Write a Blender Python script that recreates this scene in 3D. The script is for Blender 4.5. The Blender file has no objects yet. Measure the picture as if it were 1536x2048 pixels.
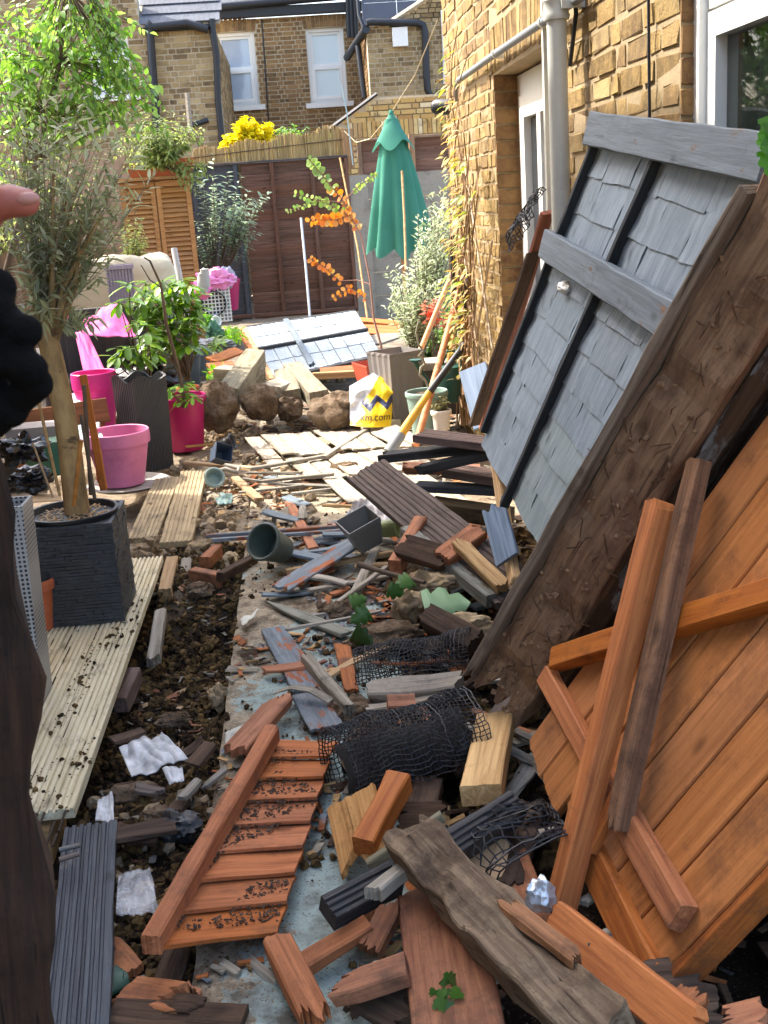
import bpy, bmesh, math, random
from mathutils import Vector, Matrix, noise
rnd = random.Random(11)
V = Vector
scene = bpy.context.scene
col = scene.collection
# ---------------------------------------------------------------- camera
FPX, CX, CY, CAMH = 2300.0, 768.0, 1024.0, 1.5
fw = V((575-CX, 405-CY, FPX)).normalized()          # world +Y seen in camera axes (right, down, forward)
dn = V((573, 8367, FPX)).normalized()
dn = (dn-fw*dn.dot(fw)).normalized()
xr = dn.cross(fw)
cam_d = bpy.data.cameras.new('camera'); cam = bpy.data.objects.new('camera', cam_d); col.objects.link(cam)
r_ = V((xr.x, fw.x, -dn.x)); d_ = V((xr.y, fw.y, -dn.y)); f_ = V((xr.z, fw.z, -dn.z))
M = Matrix.Identity(4)
for i in range(3):
    M[i][0] = r_[i]; M[i][1] = -d_[i]; M[i][2] = -f_[i]
M[2][3] = CAMH
cam.matrix_world = M
cam_d.sensor_fit = 'VERTICAL'; cam_d.sensor_height = 36; cam_d.lens = FPX/2048*36
cam_d.clip_start = .05; cam_d.clip_end = 500
cam_d.dof.use_dof = True; cam_d.dof.focus_distance = 3.8; cam_d.dof.aperture_fstop = cam_d.lens/1.7
scene.camera = cam
# ---------------------------------------------------------------- light
w = bpy.data.worlds.new('World'); scene.world = w; w.use_nodes = True
EL, AZ = math.radians(50), math.radians(-58)        # azimuth from +Y, negative = towards -X
to_sun = V((math.sin(AZ)*math.cos(EL), math.cos(AZ)*math.cos(EL), math.sin(EL)))
wn = w.node_tree.nodes; bg = wn['Background']
sky = wn.new('ShaderNodeTexSky'); sky.sky_type = 'NISHITA'; sky.sun_disc = False
sky.sun_elevation = EL; sky.sun_rotation = AZ; sky.dust_density = 4.0; sky.air_density = 1.0; sky.ozone_density = .4
w.node_tree.links.new(sky.outputs[0], bg.inputs[0]); bg.inputs[1].default_value = .15
sd = bpy.data.lights.new('sun', 'SUN'); sd.energy = 2.0; sd.angle = math.radians(.6); sd.color = (1, .945, .87)
so = bpy.data.objects.new('sun', sd); col.objects.link(so); so.rotation_euler = to_sun.to_track_quat('Z', 'Y').to_euler()
vs = scene.view_settings; vs.view_transform = 'Standard'; vs.look = 'None'; vs.gamma = 1; vs.use_curve_mapping = False
vs.exposure = 2.35
scene.cycles.max_bounces = 8; scene.cycles.transparent_max_bounces = 12
# ---------------------------------------------------------------- pixel -> place
def ray(u, v):
    c = V((u-CX, v-CY, FPX)); return V((c.dot(xr), c.dot(fw), -c.dot(dn)))
O = V((0, 0, CAMH))
def G(u, v, z=0.0):
    r = ray(u, v); return O+r*((z-CAMH)/r.z)
def D(u, v, y):
    r = ray(u, v); p = O+r*(y/r.y)
    return p if p.z > .04 or y > 9 else O+r*((.04-CAMH)/r.z)      # nothing sinks below the ground
def X(u, v, x):
    r = ray(u, v); return O+r*(x/r.x)
def proj(p):
    q = p-O; c = V((q.dot(r_), q.dot(d_), q.dot(f_))); return (CX+c.x/c.z*FPX, CY+c.y/c.z*FPX, c.z)
def ri(a, b): return rnd.uniform(a, b)
# ---------------------------------------------------------------- objects
def tag(o, label=None, cat=None, group=None, kind=None):
    if label: o['label'] = label
    if cat: o['category'] = cat
    if group: o['group'] = group
    if kind: o['kind'] = kind
    return o
def empty(name, loc=(0, 0, 0), rz=0, label=None, cat=None, group=None):
    o = bpy.data.objects.new(name, None); col.objects.link(o); o.location = loc; o.rotation_euler = (0, 0, rz)
    o.empty_display_size = .1
    return tag(o, label, cat, group)
def link(name, me, parent=None, M=None, mat=None):
    o = bpy.data.objects.new(name, me); col.objects.link(o)
    if parent: o.parent = parent
    if M is not None: o.matrix_local = M
    return o
class MB:
    def __init__(s): s.v = []; s.f = []; s.mi = []
    def add(s, vs, fs, m=0):
        b = len(s.v); s.v += [V(p) for p in vs]; s.f += [[b+i for i in q] for q in fs]; s.mi += [m]*len(fs); return s
    def box(s, c, size, R=None, m=0, jit=0):
        hx, hy, hz = size[0]/2, size[1]/2, size[2]/2
        vs = [V((x, y, z)) for x in (-hx, hx) for y in (-hy, hy) for z in (-hz, hz)]
        if jit: vs = [p+V((ri(-jit, jit), ri(-jit, jit), ri(-jit, jit))) for p in vs]
        if R is not None: vs = [R @ p for p in vs]
        vs = [p+V(c) for p in vs]
        return s.add(vs, [(0, 1, 3, 2), (4, 6, 7, 5), (0, 4, 5, 1), (2, 3, 7, 6), (0, 2, 6, 4), (1, 5, 7, 3)], m)
    def tube(s, pts, rad, n=8, m=0, cap=True):
        pts = [V(p) for p in pts]; N = len(pts)
        if not hasattr(rad, '__len__'): rad = [rad]*N
        t0 = (pts[1]-pts[0]).normalized(); ref = V((0, 0, 1)) if abs(t0.z) < .9 else V((1, 0, 0))
        a = t0.cross(ref).normalized(); vs = []
        for i, p in enumerate(pts):
            t = (pts[min(i+1, N-1)]-pts[max(i-1, 0)]).normalized()
            a = (a-t*a.dot(t)).normalized(); b = t.cross(a)
            for k in range(n):
                th = 2*math.pi*k/n; vs.append(p+(a*math.cos(th)+b*math.sin(th))*rad[i])
        fs = [(i*n+k, i*n+(k+1) % n, (i+1)*n+(k+1) % n, (i+1)*n+k) for i in range(N-1) for k in range(n)]
        if cap: fs += [tuple(range(n-1, -1, -1)), tuple(range((N-1)*n, N*n))]
        return s.add(vs, fs, m)
    def lathe(s, prof, n=32, c=(0, 0, 0), m=0, sq=0):
        vs = []; c = V(c)
        for r, z in prof:
            for k in range(n):
                th = 2*math.pi*k/n; vs.append(c+V((r*math.cos(th), r*math.sin(th), z)))
        fs = [(i*n+k, i*n+(k+1) % n, (i+1)*n+(k+1) % n, (i+1)*n+k) for i in range(len(prof)-1) for k in range(n)]
        return s.add(vs, fs, m)
    def build(s, name, mat, parent=None, smooth=None, M=None):
        me = bpy.data.meshes.new(name); me.from_pydata([tuple(p) for p in s.v], [], s.f)
        for mm in (mat if isinstance(mat, (list, tuple)) else [mat]): me.materials.append(mm)
        if any(s.mi): me.polygons.foreach_set('material_index', s.mi)
        bm = bmesh.new(); bm.from_mesh(me); bmesh.ops.recalc_face_normals(bm, faces=bm.faces); bm.to_mesh(me); bm.free()
        if smooth:
            me.polygons.foreach_set('use_smooth', [True]*len(me.polygons)); me.set_sharp_from_angle(angle=math.radians(smooth))
        me.update()
        return link(name, me, parent, M)
def frame(x, up, o):
    x = V(x).normalized(); z = V(up); z = (z-x*z.dot(x)).normalized(); y = z.cross(x)
    m = Matrix.Identity(4)
    for i in range(3): m[i][0] = x[i]; m[i][1] = y[i]; m[i][2] = z[i]; m[i][3] = o[i]
    return m
def plank_mesh(name, L, W, T, mat, jag=(0, 0), groove=0, bend=0, wob=.0025, taper=1, gd=.004, seg=None, cup=0, rot=0, point=(0, 0)):
    seg = seg or max(3, min(14, int(L/.12)))
    if groove:
        ys = []; p = W/groove
        for k in range(groove):
            y0 = -W/2+k*p; ys += [(y0+p*.1, 0), (y0+p*.58, 0), (y0+p*.68, -gd), (y0+p*.95, -gd)]
        ys = [(-W/2, -.003)]+ys[:-2]+[(W/2, -.003)]
    else:
        ch = min(.004, W*.12, T*.2); n = 15 if (jag[0] or jag[1] or rot) else 3
        ys = [(-W/2, -ch)]+[(-W/2+ch+(W-2*ch)*k/n, 0) for k in range(n+1)]+[(W/2, -ch)]
    nc = len(ys); vs = []; s0 = rnd.random()*50
    ph = [rnd.random()*40 for _ in range(4)]
    je = [[(1.5*abs(noise.noise(V((ys[j][0]*22, ph[e], 0))))+.25*abs(noise.noise(V((ys[j][0]*150, ph[e], 5))))+.45*ri(0, 1)**6)*jag[e] for j in range(nc)] for e in (0, 1)]
    jb = [[(je[e][j]*.75+.2*ri(0, 1)*jag[e]) for j in range(nc)] for e in (0, 1)]
    for i in range(seg+1):
        t = i/seg; x = -L/2+L*t
        tp = 1+(taper-1)*t
        if point[0] and t < .35: tp *= 1-point[0]*(1-t/.35)
        if point[1] and t > .65: tp *= 1-point[1]*(t-.65)/.35
        bz = bend*(1-(2*t-1)**2)
        for side in (0, 1):
            for j, (y, dz) in enumerate(ys):
                xx = x
                jj = je if side == 0 else jb
                if i == 0: xx += jj[0][j]
                if i == seg: xx -= jj[1][j]
                if i == 1: xx += jj[0][j]*.4
                if i == seg-1: xx -= jj[1][j]*.4
                e = 1 if abs(y) > W*.45 else .35
                nz = noise.noise(V((xx*6+s0, y*8, side*3)))*wob*.9
                ny = noise.noise(V((xx*9+s0, side*3+7, .5 if y > 0 else 9)))*wob*2*e
                z = (T/2+dz if side == 0 else -T/2)+nz+bz+cup*(4*y*y/W/W)
                if rot and side == 0:
                    q = noise.noise(V((xx*11+s0, y*14, 4.2)))
                    z -= max(0, q)*rot
                vs.append((xx, (y+ny)*tp, z))
    fs = []; R = 2*nc
    for i in range(seg):
        a, b = i*R, (i+1)*R
        for j in range(nc-1):
            fs.append((a+j, b+j, b+j+1, a+j+1)); fs.append((a+nc+j, a+nc+j+1, b+nc+j+1, b+nc+j))
        fs.append((a, a+nc, b+nc, b)); fs.append((a+nc-1, b+nc-1, b+2*nc-1, a+2*nc-1))
    for j in range(nc-1):
        fs.append((j, j+1, nc+j+1, nc+j)); q = seg*R; fs.append((q+j, q+nc+j, q+nc+j+1, q+j+1))
    me = bpy.data.meshes.new(name); me.from_pydata(vs, [], fs); me.materials.append(mat); me.update()
    return me
def plank(A, B, W, T, mat, label=None, cat='plank', name='plank', up=(0, 0, 1), group=None, parent=None, roll=0, **kw):
    A, B = V(A), V(B)
    m = frame(B-A, up, (A+B)/2) @ Matrix.Rotation(math.radians(roll), 4, 'X')
    o = link(name, plank_mesh(name, (B-A).length, W, T, mat, **kw))
    if parent:
        o.parent = parent; o.matrix_local = Matrix.Translation(-parent.location) @ m
    else: o.matrix_world = m
    return tag(o, label, cat if not parent else None, group)
# ---------------------------------------------------------------- materials
def lin(h):
    h = h.lstrip('#'); c = [int(h[i:i+2], 16)/255 for i in (0, 2, 4)]
    return tuple((x/12.92 if x <= .04045 else ((x+.055)/1.055)**2.4) for x in c)+(1,)
class Mat:
    def __init__(s, name):
        s.m = bpy.data.materials.new(name); s.m.use_nodes = True; s.t = s.m.node_tree; s.b = s.t.nodes['Principled BSDF']
    def n(s, ty, ins=None, out=0, **pr):
        nd = s.t.nodes.new('ShaderNode'+ty)
        for k, v in pr.items(): setattr(nd, k, v)
        for k, v in (ins or {}).items(): s.set(nd, k, v)
        return nd.outputs[out]
    def set(s, nd, k, v):
        if isinstance(v, bpy.types.NodeSocket): s.t.links.new(v, nd.inputs[k])
        else: nd.inputs[k].default_value = v
    def P(s, **k):
        for a, v in k.items(): s.set(s.b, {'col': 'Base Color', 'rough': 'Roughness', 'nor': 'Normal', 'met': 'Metallic', 'alpha': 'Alpha', 'spec': 'Specular IOR Level', 'tr': 'Transmission Weight', 'coat': 'Coat Weight', 'sss': 'Subsurface Weight'}[a], v)
        return s.m
    def co(s, scale=(1, 1, 1), rand=True):
        tc = s.n('TexCoord', out=3)
        if rand:
            r = s.n('ObjectInfo', out=5); v = s.n('VectorMath', {0: tc, 1: s.n('CombineXYZ', {0: s.n('Math', {0: r, 1: 37.}, operation='MULTIPLY'), 1: s.n('Math', {0: r, 1: 91.}, operation='MULTIPLY'), 2: r})}, operation='ADD')
        else: v = tc
        return s.n('Mapping', {'Vector': v, 'Scale': scale})
    def noise(s, vec, sc, det=5, ro=.55, dist=0.):
        return s.n('TexNoise', {'Vector': vec, 'Scale': sc, 'Detail': det, 'Roughness': ro, 'Distortion': dist})
    def ramp(s, fac, stops, mode='LINEAR'):
        nd = s.t.nodes.new('ShaderNodeValToRGB'); cr = nd.color_ramp; cr.interpolation = mode
        while len(cr.elements) < len(stops): cr.elements.new(.5)
        for e, (p, c) in zip(cr.elements, stops):
            e.position = p; e.color = c if len(c) == 4 else tuple(c)+(1,)
        s.t.links.new(fac, nd.inputs[0]); return nd.outputs[0]
    def mix(s, fac, a, b, bt='MIX'):
        nd = s.t.nodes.new('ShaderNodeMix'); nd.data_type = 'RGBA'; nd.blend_type = bt
        s.set(nd, 0, fac); s.set(nd, 6, a); s.set(nd, 7, b); return nd.outputs[2]
    def math(s, op, a, b=0.): return s.n('Math', {0: a, 1: b}, operation=op)
    def step(s, x, a, b): return s.n('MapRange', {0: x, 1: a, 2: b})
    def bump(s, h, st=.3, d=.01, nor=None):
        i = {'Height': h, 'Strength': st, 'Distance': d}
        if nor is not None: i['Normal'] = nor
        return s.n('Bump', i)
    def rand(s):
        return s.math('FRACT', s.math('ADD', s.n('ObjectInfo', out=5), s.n('NewGeometry', out=8)))
K0, K1 = (0, 0, 0, 1), (1, 1, 1, 1)
def wood(name, a, b, dirt='#2b211a', da=.35, rough=.8, bump=.35, gs=1., under=None, ua=.0, crack=.4, var=.25, ax=0):
    """a, b: light and dark grain; dirt patches; under = colour showing through worn paint"""
    m = Mat(name); st = [26*gs, 26*gs, 26*gs]; st[ax] = 1.3*gs
    v = m.co(tuple(st)); w1 = m.co((1, 1, 1))
    g = m.noise(v, 1.6, 9, .66, .8); s2 = [190*gs]*3; s2[ax] = 5*gs; v2 = m.co(tuple(s2)); g2 = m.noise(v2, 1., 6, .72)
    dk = tuple(x*.45 for x in lin(b)[:3])+(1,); lt = tuple(min(1, x*1.3) for x in lin(a)[:3])+(1,)
    c = m.mix(m.step(g, .36, .64), lin(b), lin(a))
    c = m.mix(m.math('MULTIPLY', m.step(g2, .52, .72), .55*min(1, bump*1.6)), c, dk)
    c = m.mix(m.math('MULTIPLY', m.step(g2, .46, .28), .35), c, lt)
    kn = m.n('TexVoronoi', {'Vector': m.co((4.5, 9, 9) if ax == 0 else (9, 9, 4.5)), 'Scale': 1.1, 'Randomness': 1.})
    c = m.mix(m.math('MULTIPLY', m.step(kn, .17, .05), .75), c, dk)
    if under:
        un = m.noise(m.co((4, 13, 13)), 1.5, 8, .7)
        c = m.mix(m.step(un, .62-ua*.3, .66-ua*.3), c, m.mix(m.step(g, .3, .7), lin(under), m.mix(.6, lin(under), K0)))
    cr = m.noise(m.co((2.2, 60, 60) if ax == 0 else (60, 60, 2.2)), 1.1, 4, .6, .3)
    cm = m.math('MULTIPLY', m.step(cr, .36, .30), crack)
    c = m.mix(cm, c, lin(dirt))
    dn_ = m.noise(w1, 8, 10, .74); df = m.math('MULTIPLY', m.step(dn_, .62-da*.28, .74-da*.1), min(1, .35+da))
    sp = m.noise(w1, 90, 4, .7); df2 = m.math('MULTIPLY', m.step(sp, .6, .68), da)
    c = m.mix(m.math('MAXIMUM', df, df2), c, lin(dirt))
    r = m.n('ObjectInfo', out=5)
    c = m.n('HueSaturation', {'Color': c, 'Value': m.n('MapRange', {0: r, 3: 1-var, 4: 1+var*.7}), 'Saturation': m.n('MapRange', {0: m.math('FRACT', m.math('MULTIPLY', r, 17.)), 3: 1-var*.7, 4: 1+var*.3})})
    h = m.math('ADD', m.math('MULTIPLY', g, .6), m.math('SUBTRACT', m.math('MULTIPLY', g2, .35), m.math('ADD', cm, m.math('MULTIPLY', sp, da*-.6))))
    m.P(col=c, rough=m.n('MapRange', {0: g2, 3: rough-.12, 4: min(1, rough+.15)}), nor=m.bump(h, bump, .004), spec=.3)
    return m.m
def plain(name, c, rough=.5, var=.06, bump=.08, bs=40, spec=.45, dirt=None, da=.3, dscale=6, met=0., c2=None):
    m = Mat(name); v = m.co(); nz = m.noise(v, bs, 5, .6); big = m.noise(v, dscale, 7, .65)
    cc = m.mix(m.step(big, .35, .65), lin(c), lin(c2 or c))
    cc = m.n('HueSaturation', {'Color': cc, 'Value': m.n('MapRange', {0: nz, 1: .3, 2: .7, 3: 1-var, 4: 1+var})})
    if dirt: cc = m.mix(m.math('MULTIPLY', m.step(big, .55-da*.2, .72), .4+da), cc, lin(dirt))
    m.P(col=cc, rough=m.n('MapRange', {0: big, 3: max(.02, rough-.08), 4: min(1, rough+.12)}), nor=m.bump(nz, bump, .004), spec=spec, met=met)
    return m.m
def leafmat(name, cols, rough=.45, tl=.35, var=.25):
    m = Mat(name); r = m.rand(); n_ = len(cols)
    c = m.ramp(r, [(i/max(1, n_-1), lin(x)) for i, x in enumerate(cols)])
    c = m.n('HueSaturation', {'Color': c, 'Value': m.n('MapRange', {0: m.math('FRACT', m.math('MULTIPLY', r, 13.7)), 3: 1-var, 4: 1+var})})
    m.P(col=c, rough=rough, spec=.35)
    tr = m.n('BsdfTranslucent', {'Color': m.n('HueSaturation', {'Color': c, 'Value': 1.5, 'Saturation': 1.15})})
    mx = m.n('MixShader', {0: tl, 1: m.b.outputs[0], 2: tr})
    m.t.links.new(mx, m.t.nodes['Material Output'].inputs[0])
    return m.m
def brickmat(name, cols, dirt='#2a221b', da=.3, bump=.5, bs=1.):
    m = Mat(name); r = m.rand(); v = m.co()
    c = m.ramp(r, [(i/(len(cols)-1), lin(x)) for i, x in enumerate(cols)])
    n1 = m.noise(v, 22*bs, 9, .7, .4); n2 = m.noise(v, 9*bs, 6, .65); n3 = m.noise(v, 120*bs, 3, .6)
    c = m.mix(m.math('MULTIPLY', m.step(n1, .42, .62), .5), c, m.mix(.5, c, lin('#c9a463')))
    c = m.mix(m.math('MULTIPLY', m.step(n2, .58-da*.2, .78-da*.2), .75), c, lin(dirt))
    h = m.math('ADD', m.math('MULTIPLY', n1, 1.), m.math('MULTIPLY', n3, .3))
    m.P(col=c, rough=.92, nor=m.bump(h, bump, .008), spec=.15)
    return m.m
def glassmat(name, tint, rough=.03):
    m = Mat(name); m.P(col=lin(tint), rough=rough, spec=.8); return m.m
def clear(name, tint='#ffffff', al=.3, rough=.2):
    m = Mat(name); n1 = m.noise(m.co(), 14, 6, .6)
    m.P(col=lin(tint), rough=rough, nor=m.bump(n1, .6, .02), alpha=m.n('MapRange', {0: n1, 1: .3, 2: .7, 3: al*.5, 4: min(1, al*1.6)}), spec=.7); return m.m
ORG = wood('orange_stained_wood', '#c57a3c', '#9a5526', da=.2, rough=.65, bump=.4, crack=.3, var=.12)
ORG_D = wood('dirty_orange_wood', '#b3703f', '#824a28', dirt='#4a3a2e', da=.5, rough=.8, crack=.3, var=.2)
ORG_R = wood('red_brown_wood', '#b3734c', '#84502f', da=.3, rough=.75, crack=.4)
GREYP = wood('grey_painted_wood', '#76828a', '#5d686f', dirt='#3c4144', da=.16, rough=.7, bump=.5, crack=.55, var=.14, under='#8e6a4c', ua=.0)
GREYW = wood('grey_worn_wood', '#7c868d', '#5c656c', dirt='#3a3a38', da=.25, rough=.75, bump=.45, crack=.5, under='#a8623a', ua=.35, var=.2)
SILV = wood('silvered_wood', '#a59d90', '#77705f', dirt='#3b342b', da=.3, rough=.9, bump=.6, crack=.6, var=.25)
DARK = wood('dark_rotten_timber', '#5d4939', '#382a20', dirt='#1c1510', da=.35, rough=.95, bump=.9, crack=.8, gs=.8)
CHAR = wood('charcoal_stained_wood', '#474645', '#292a2c', dirt='#6b625a', da=.14, rough=.7, bump=.5, crack=.4, var=.25)
DECKD = wood('weathered_brown_decking', '#685c55', '#423a35', dirt='#28211c', da=.3, rough=.88, bump=.6, crack=.6)
DECKP = wood('pinkish_decking', '#8d7568', '#63504a', dirt='#33281f', da=.2, rough=.9, bump=.6, crack=.6)
CREAM = wood('cream_decking', '#d9d0b2', '#bfb390', dirt='#2a2019', da=.3, rough=.82, bump=.3, crack=.35, var=.08)
PALE = wood('pale_fresh_timber', '#c9a775', '#9c7a4f', dirt='#5a4632', da=.22, rough=.85, bump=.5, crack=.4)
PINE = wood('honey_pine', '#c08d57', '#9c6c3d', da=.05, rough=.5, bump=.15, crack=.1, var=.08)
FENCE = wood('brown_fence_board', '#7d5847', '#573d2d', dirt='#251913', da=.15, rough=.85, bump=.5, crack=.4, var=.18)
FENCE_SH = wood('shade_grey_fence_board', '#53555a', '#414347', dirt='#2a2a2a', da=.15, rough=.8, bump=.3, crack=.3, var=.06)  # bluish shade on the fence's left end, put into the board colour
TAN = wood('tan_fence_board', '#a2805e', '#7d6046', dirt='#4b392a', da=.15, rough=.85, bump=.4, crack=.4)
CANE = wood('bamboo_cane', '#c19a63', '#9a7440', da=.08, rough=.55, bump=.15, crack=.1, gs=.6)
HANDLE = wood('ash_handle', '#c68e58', '#a9713f', da=.05, rough=.5, bump=.1, crack=.1, gs=.6)
TWIG = plain('twig_bark', '#6d5a49', .9, bump=.4, c2='#4e4236')
BLK = plain('black_plastic', '#25272a', .45, dirt='#5a5148', da=.05)
MESHM = plain('black_plastic_mesh', '#202124', .5, dirt='#4e4438', da=.15)
PINK = plain('pink_painted_clay', '#cf7aa3', .6, bump=.12, dirt='#8d4163', da=.02, bs=18)
MAG = plain('magenta_plastic', '#b0175f', .35, c2='#a11858')
HOTP = plain('hot_pink_plastic', '#cf3388', .4)
HOTC = plain('hot_pink_cloth', '#e56aa6', .85, bump=.3, bs=300)
TERRA = plain('terracotta', '#b5603c', .85, bump=.15, dirt='#8b6f5c', da=.05)
WHITE = plain('white_upvc', '#e6e6e0', .35, var=.015, bump=.02)
PIPE = plain('pale_grey_pipe', '#c3c4ba', .4, var=.03, bump=.02, dirt='#9f9c8c', da=.0)
IRON = plain('black_iron', '#23262b', .45, bump=.1)
CONC = plain('concrete', '#9b9385', .95, var=.15, bump=.6, bs=60, dirt='#5f5648', da=.25)
RUST = plain('rusty_grey_metal', '#6c6a66', .6, dirt='#6a4530', da=.3, met=.5)
STEEL = plain('galvanised_steel', '#b5b7b8', .4, met=.4)
# ================================================================ SETTING
# ---- soil ground, sunk into a trench beside the path
SLX0, SLX1, DKX = -.325, .24, -.68
def sm(a, b, x):
    t = max(0, min(1, (x-a)/(b-a))); return t*t*(3-2*t)
def gz(x, y):
    p = V((x, y, 0)); big = noise.noise(p*1.7)*.03; cl = abs(noise.noise(p*9))*.045+noise.noise(p*21)*.018+noise.noise(p*48)*.008
    z = -.03+big+cl
    tr = sm(SLX0+.005, SLX0-.03, x)*sm(DKX-.06, DKX+.05, x)*sm(2.75, 3.2, y)*sm(4.75, 4.2, y)
    z -= tr*.17
    near = sm(SLX0, SLX0-.03, x)*sm(2.9, 2.4, y); z -= near*.04
    under = sm(SLX0-.005, SLX0+.03, x)*sm(SLX1+.02, SLX1-.03, x)*sm(8.3, 8.2, y); z -= under*.12
    deck = sm(DKX+.02, DKX-.02, x)*sm(7, 6.9, y); z -= deck*.10
    z += sm(.5, .75, x)*sm(5.3, 4.6, y)*sm(2.6, 3.2, y)*.06
    z += sm(7.2, 8.5, y)*.02
    return z
SOIL = Mat('damp_soil'); _v = SOIL.co(rand=False)
_n1 = SOIL.noise(_v, 16, 9, .72); _n2 = SOIL.noise(_v, 1.1, 5, .6); _n3 = SOIL.noise(_v, 130, 4, .7)
_c = SOIL.ramp(_n1, [(.3, lin('#19130f')), (.55, lin('#2a211a')), (.78, lin('#463a2f'))])
_c = SOIL.mix(SOIL.step(SOIL.n('SeparateXYZ', {0: _v}, out=1), 4.35, 5.0), _c, SOIL.ramp(_n1, [(.3, lin('#7a6a56')), (.5, lin('#a0907a')), (.75, lin('#bfb199'))]))
_c = SOIL.mix(SOIL.step(_n3, .62, .7), _c, lin('#8a7a67'))
SOIL.P(col=_c, rough=.97, spec=.1, nor=SOIL.bump(SOIL.math('ADD', _n1, _n3), .8, .02))
mb = MB(); x0, x1, y0, y1, st = -1.6, 1.15, 1.3, 9.0, .028
nx, ny = int((x1-x0)/st), int((y1-y0)/st)
vs_ = [(x0+i*st, y0+j*st, gz(x0+i*st, y0+j*st)) for j in range(ny+1) for i in range(nx+1)]
mb.add(vs_, [(j*(nx+1)+i, j*(nx+1)+i+1, (j+1)*(nx+1)+i+1, (j+1)*(nx+1)+i) for j in range(ny) for i in range(nx)])
tag(mb.build('soil', SOIL.m, smooth=180), 'churned dark garden soil with an open trench beside the path', kind='structure')
GRD = plain('far_ground', '#7b6c58', .95, bump=.6, bs=20, c2='#5f5140', dscale=2)
mb = MB(); mb.add([(-200, -60, -.24), (200, -60, -.24), (200, 300, -.24), (-200, 300, -.24)], [(0, 1, 2, 3)])
tag(mb.build('ground', GRD), 'bare earth around the garden', kind='structure')
mb = MB(); n_ = 40   # yard behind the trench, up to the back fence
vv = [(-3+4.8*i/n_, 7.6+7.6*j/60, -.03+noise.noise(V((i*.5, j*.5, 3)))*.02+(.04*sm(7.6, 9, 7.6+7.6*j/60))) for j in range(61) for i in range(n_+1)]
mb.add(vv, [(j*(n_+1)+i, j*(n_+1)+i+1, (j+1)*(n_+1)+i+1, (j+1)*(n_+1)+i) for j in range(60) for i in range(n_)])
PAV = plain('dusty_yard', '#8c7f6c', .97, bump=.9, bs=60, c2='#574a3b', dscale=5, var=.25, dirt='#4a3e31', da=.25)
tag(mb.build('yard_ground', PAV, smooth=180), 'pale dusty yard towards the back fence', kind='structure')
# ---- concrete path with flaking mint paint
SL = Mat('painted_concrete'); _v = SL.co(rand=False)
a_ = SL.noise(_v, 26, 9, .72); b_ = SL.noise(_v, 2.0, 6, .65); c_ = SL.noise(_v, 160, 3, .7)
base = SL.ramp(a_, [(.3, lin('#786c5b')), (.5, lin('#a1947d')), (.75, lin('#bbb09a'))])
sx = SL.n('SeparateXYZ', {0: _v}, out=0); sy = SL.n('SeparateXYZ', {0: _v}, out=1)
zone = SL.math('MULTIPLY', SL.step(sy, 5.0, 3.2), SL.math('ADD', SL.step(sx, -.3, -.05), .0))
pf = SL.math('ADD', SL.math('MULTIPLY', a_, .55), SL.math('ADD', SL.math('MULTIPLY', b_, .6), SL.math('MULTIPLY', zone, .26)))
col_ = SL.mix(SL.step(pf, .66, .69), base, SL.ramp(c_, [(.3, lin('#889a95')), (.7, lin('#a9b8b2'))]))
dk = SL.math('MULTIPLY', SL.step(SL.noise(_v, 5, 9, .75), .46, .62), .85)
dk = SL.math('MULTIPLY', dk, SL.step(sy, 5.6, 4.6))
col_ = SL.mix(dk, col_, lin('#4a3d30')); col_ = SL.mix(SL.step(c_, .58, .66), col_, lin('#3a2f25'))
SL.P(col=col_, rough=.9, spec=.2, nor=SL.bump(SL.math('ADD', a_, SL.math('MULTIPLY', c_, .5)), .7, .012))
mb = MB(); NX, NY = 24, 150
def slab_x(i, y):
    if i == 0: return SLX0+noise.noise(V((0, y*6, 0)))*.008+noise.noise(V((0, y*25, 0)))*.005
    return SLX0+(SLX1-SLX0)*i/NX
vv = []
for j in range(NY+1):
    y = 1.3+7*j/NY
    for i in range(NX+1):
        vv.append((slab_x(i, y), y, .004+noise.noise(V((i*.6, y*5, 1)))*.004-(.006 if i in (0, NX) else 0)))
mb.add(vv, [(j*(NX+1)+i, j*(NX+1)+i+1, (j+1)*(NX+1)+i+1, (j+1)*(NX+1)+i) for j in range(NY) for i in range(NX)])
b0 = len(mb.v)
for i_, s_ in ((0, 0), (NX, 0)):
    for j in range(NY): mb.add([mb.v[j*(NX+1)+i_], mb.v[(j+1)*(NX+1)+i_], mb.v[(j+1)*(NX+1)+i_]-V((0, 0, .22)), mb.v[j*(NX+1)+i_]-V((0, 0, .22))], [(0, 1, 2, 3)])
tag(mb.build('concrete_path', SL.m, smooth=60), 'narrow concrete path with flaking mint green paint', kind='structure')

# ---- brick walls: returns list of (centre, size) in the wall's own plane coordinates (s along, z up)
def courses(s0, s1, z0, z1, holes=(), ch=.075, L=.225, mort=.017, flem=True):
    out = []; k = 0; z = z0
    while z < z1-.02:
        s = s0-(.06+(.17 if k % 2 else 0)); h = 0
        while s < s1:
            l = L if (not flem or (h+k) % 2 == 0) else L/2
            a, b = max(s, s0), min(s+l, s1)
            zz = min(z+ch, z1); segs = [(a, b)]
            for (ha, hb, za, zb) in holes:
                if zz-.01 > za and z+.01 < zb:
                    ns = []
                    for (p, q) in segs:
                        if q <= ha or p >= hb: ns.append((p, q)); continue
                        if p < ha: ns.append((p, ha))
                        if q > hb: ns.append((hb, q))
                    segs = ns
            for (p, q) in segs:
                if q-p > .04: out.append(((p+q)/2, (z+zz)/2, q-p-mort, zz-z-mort))
            s += l; h += 1
        z += ch; k += 1
    return out
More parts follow.
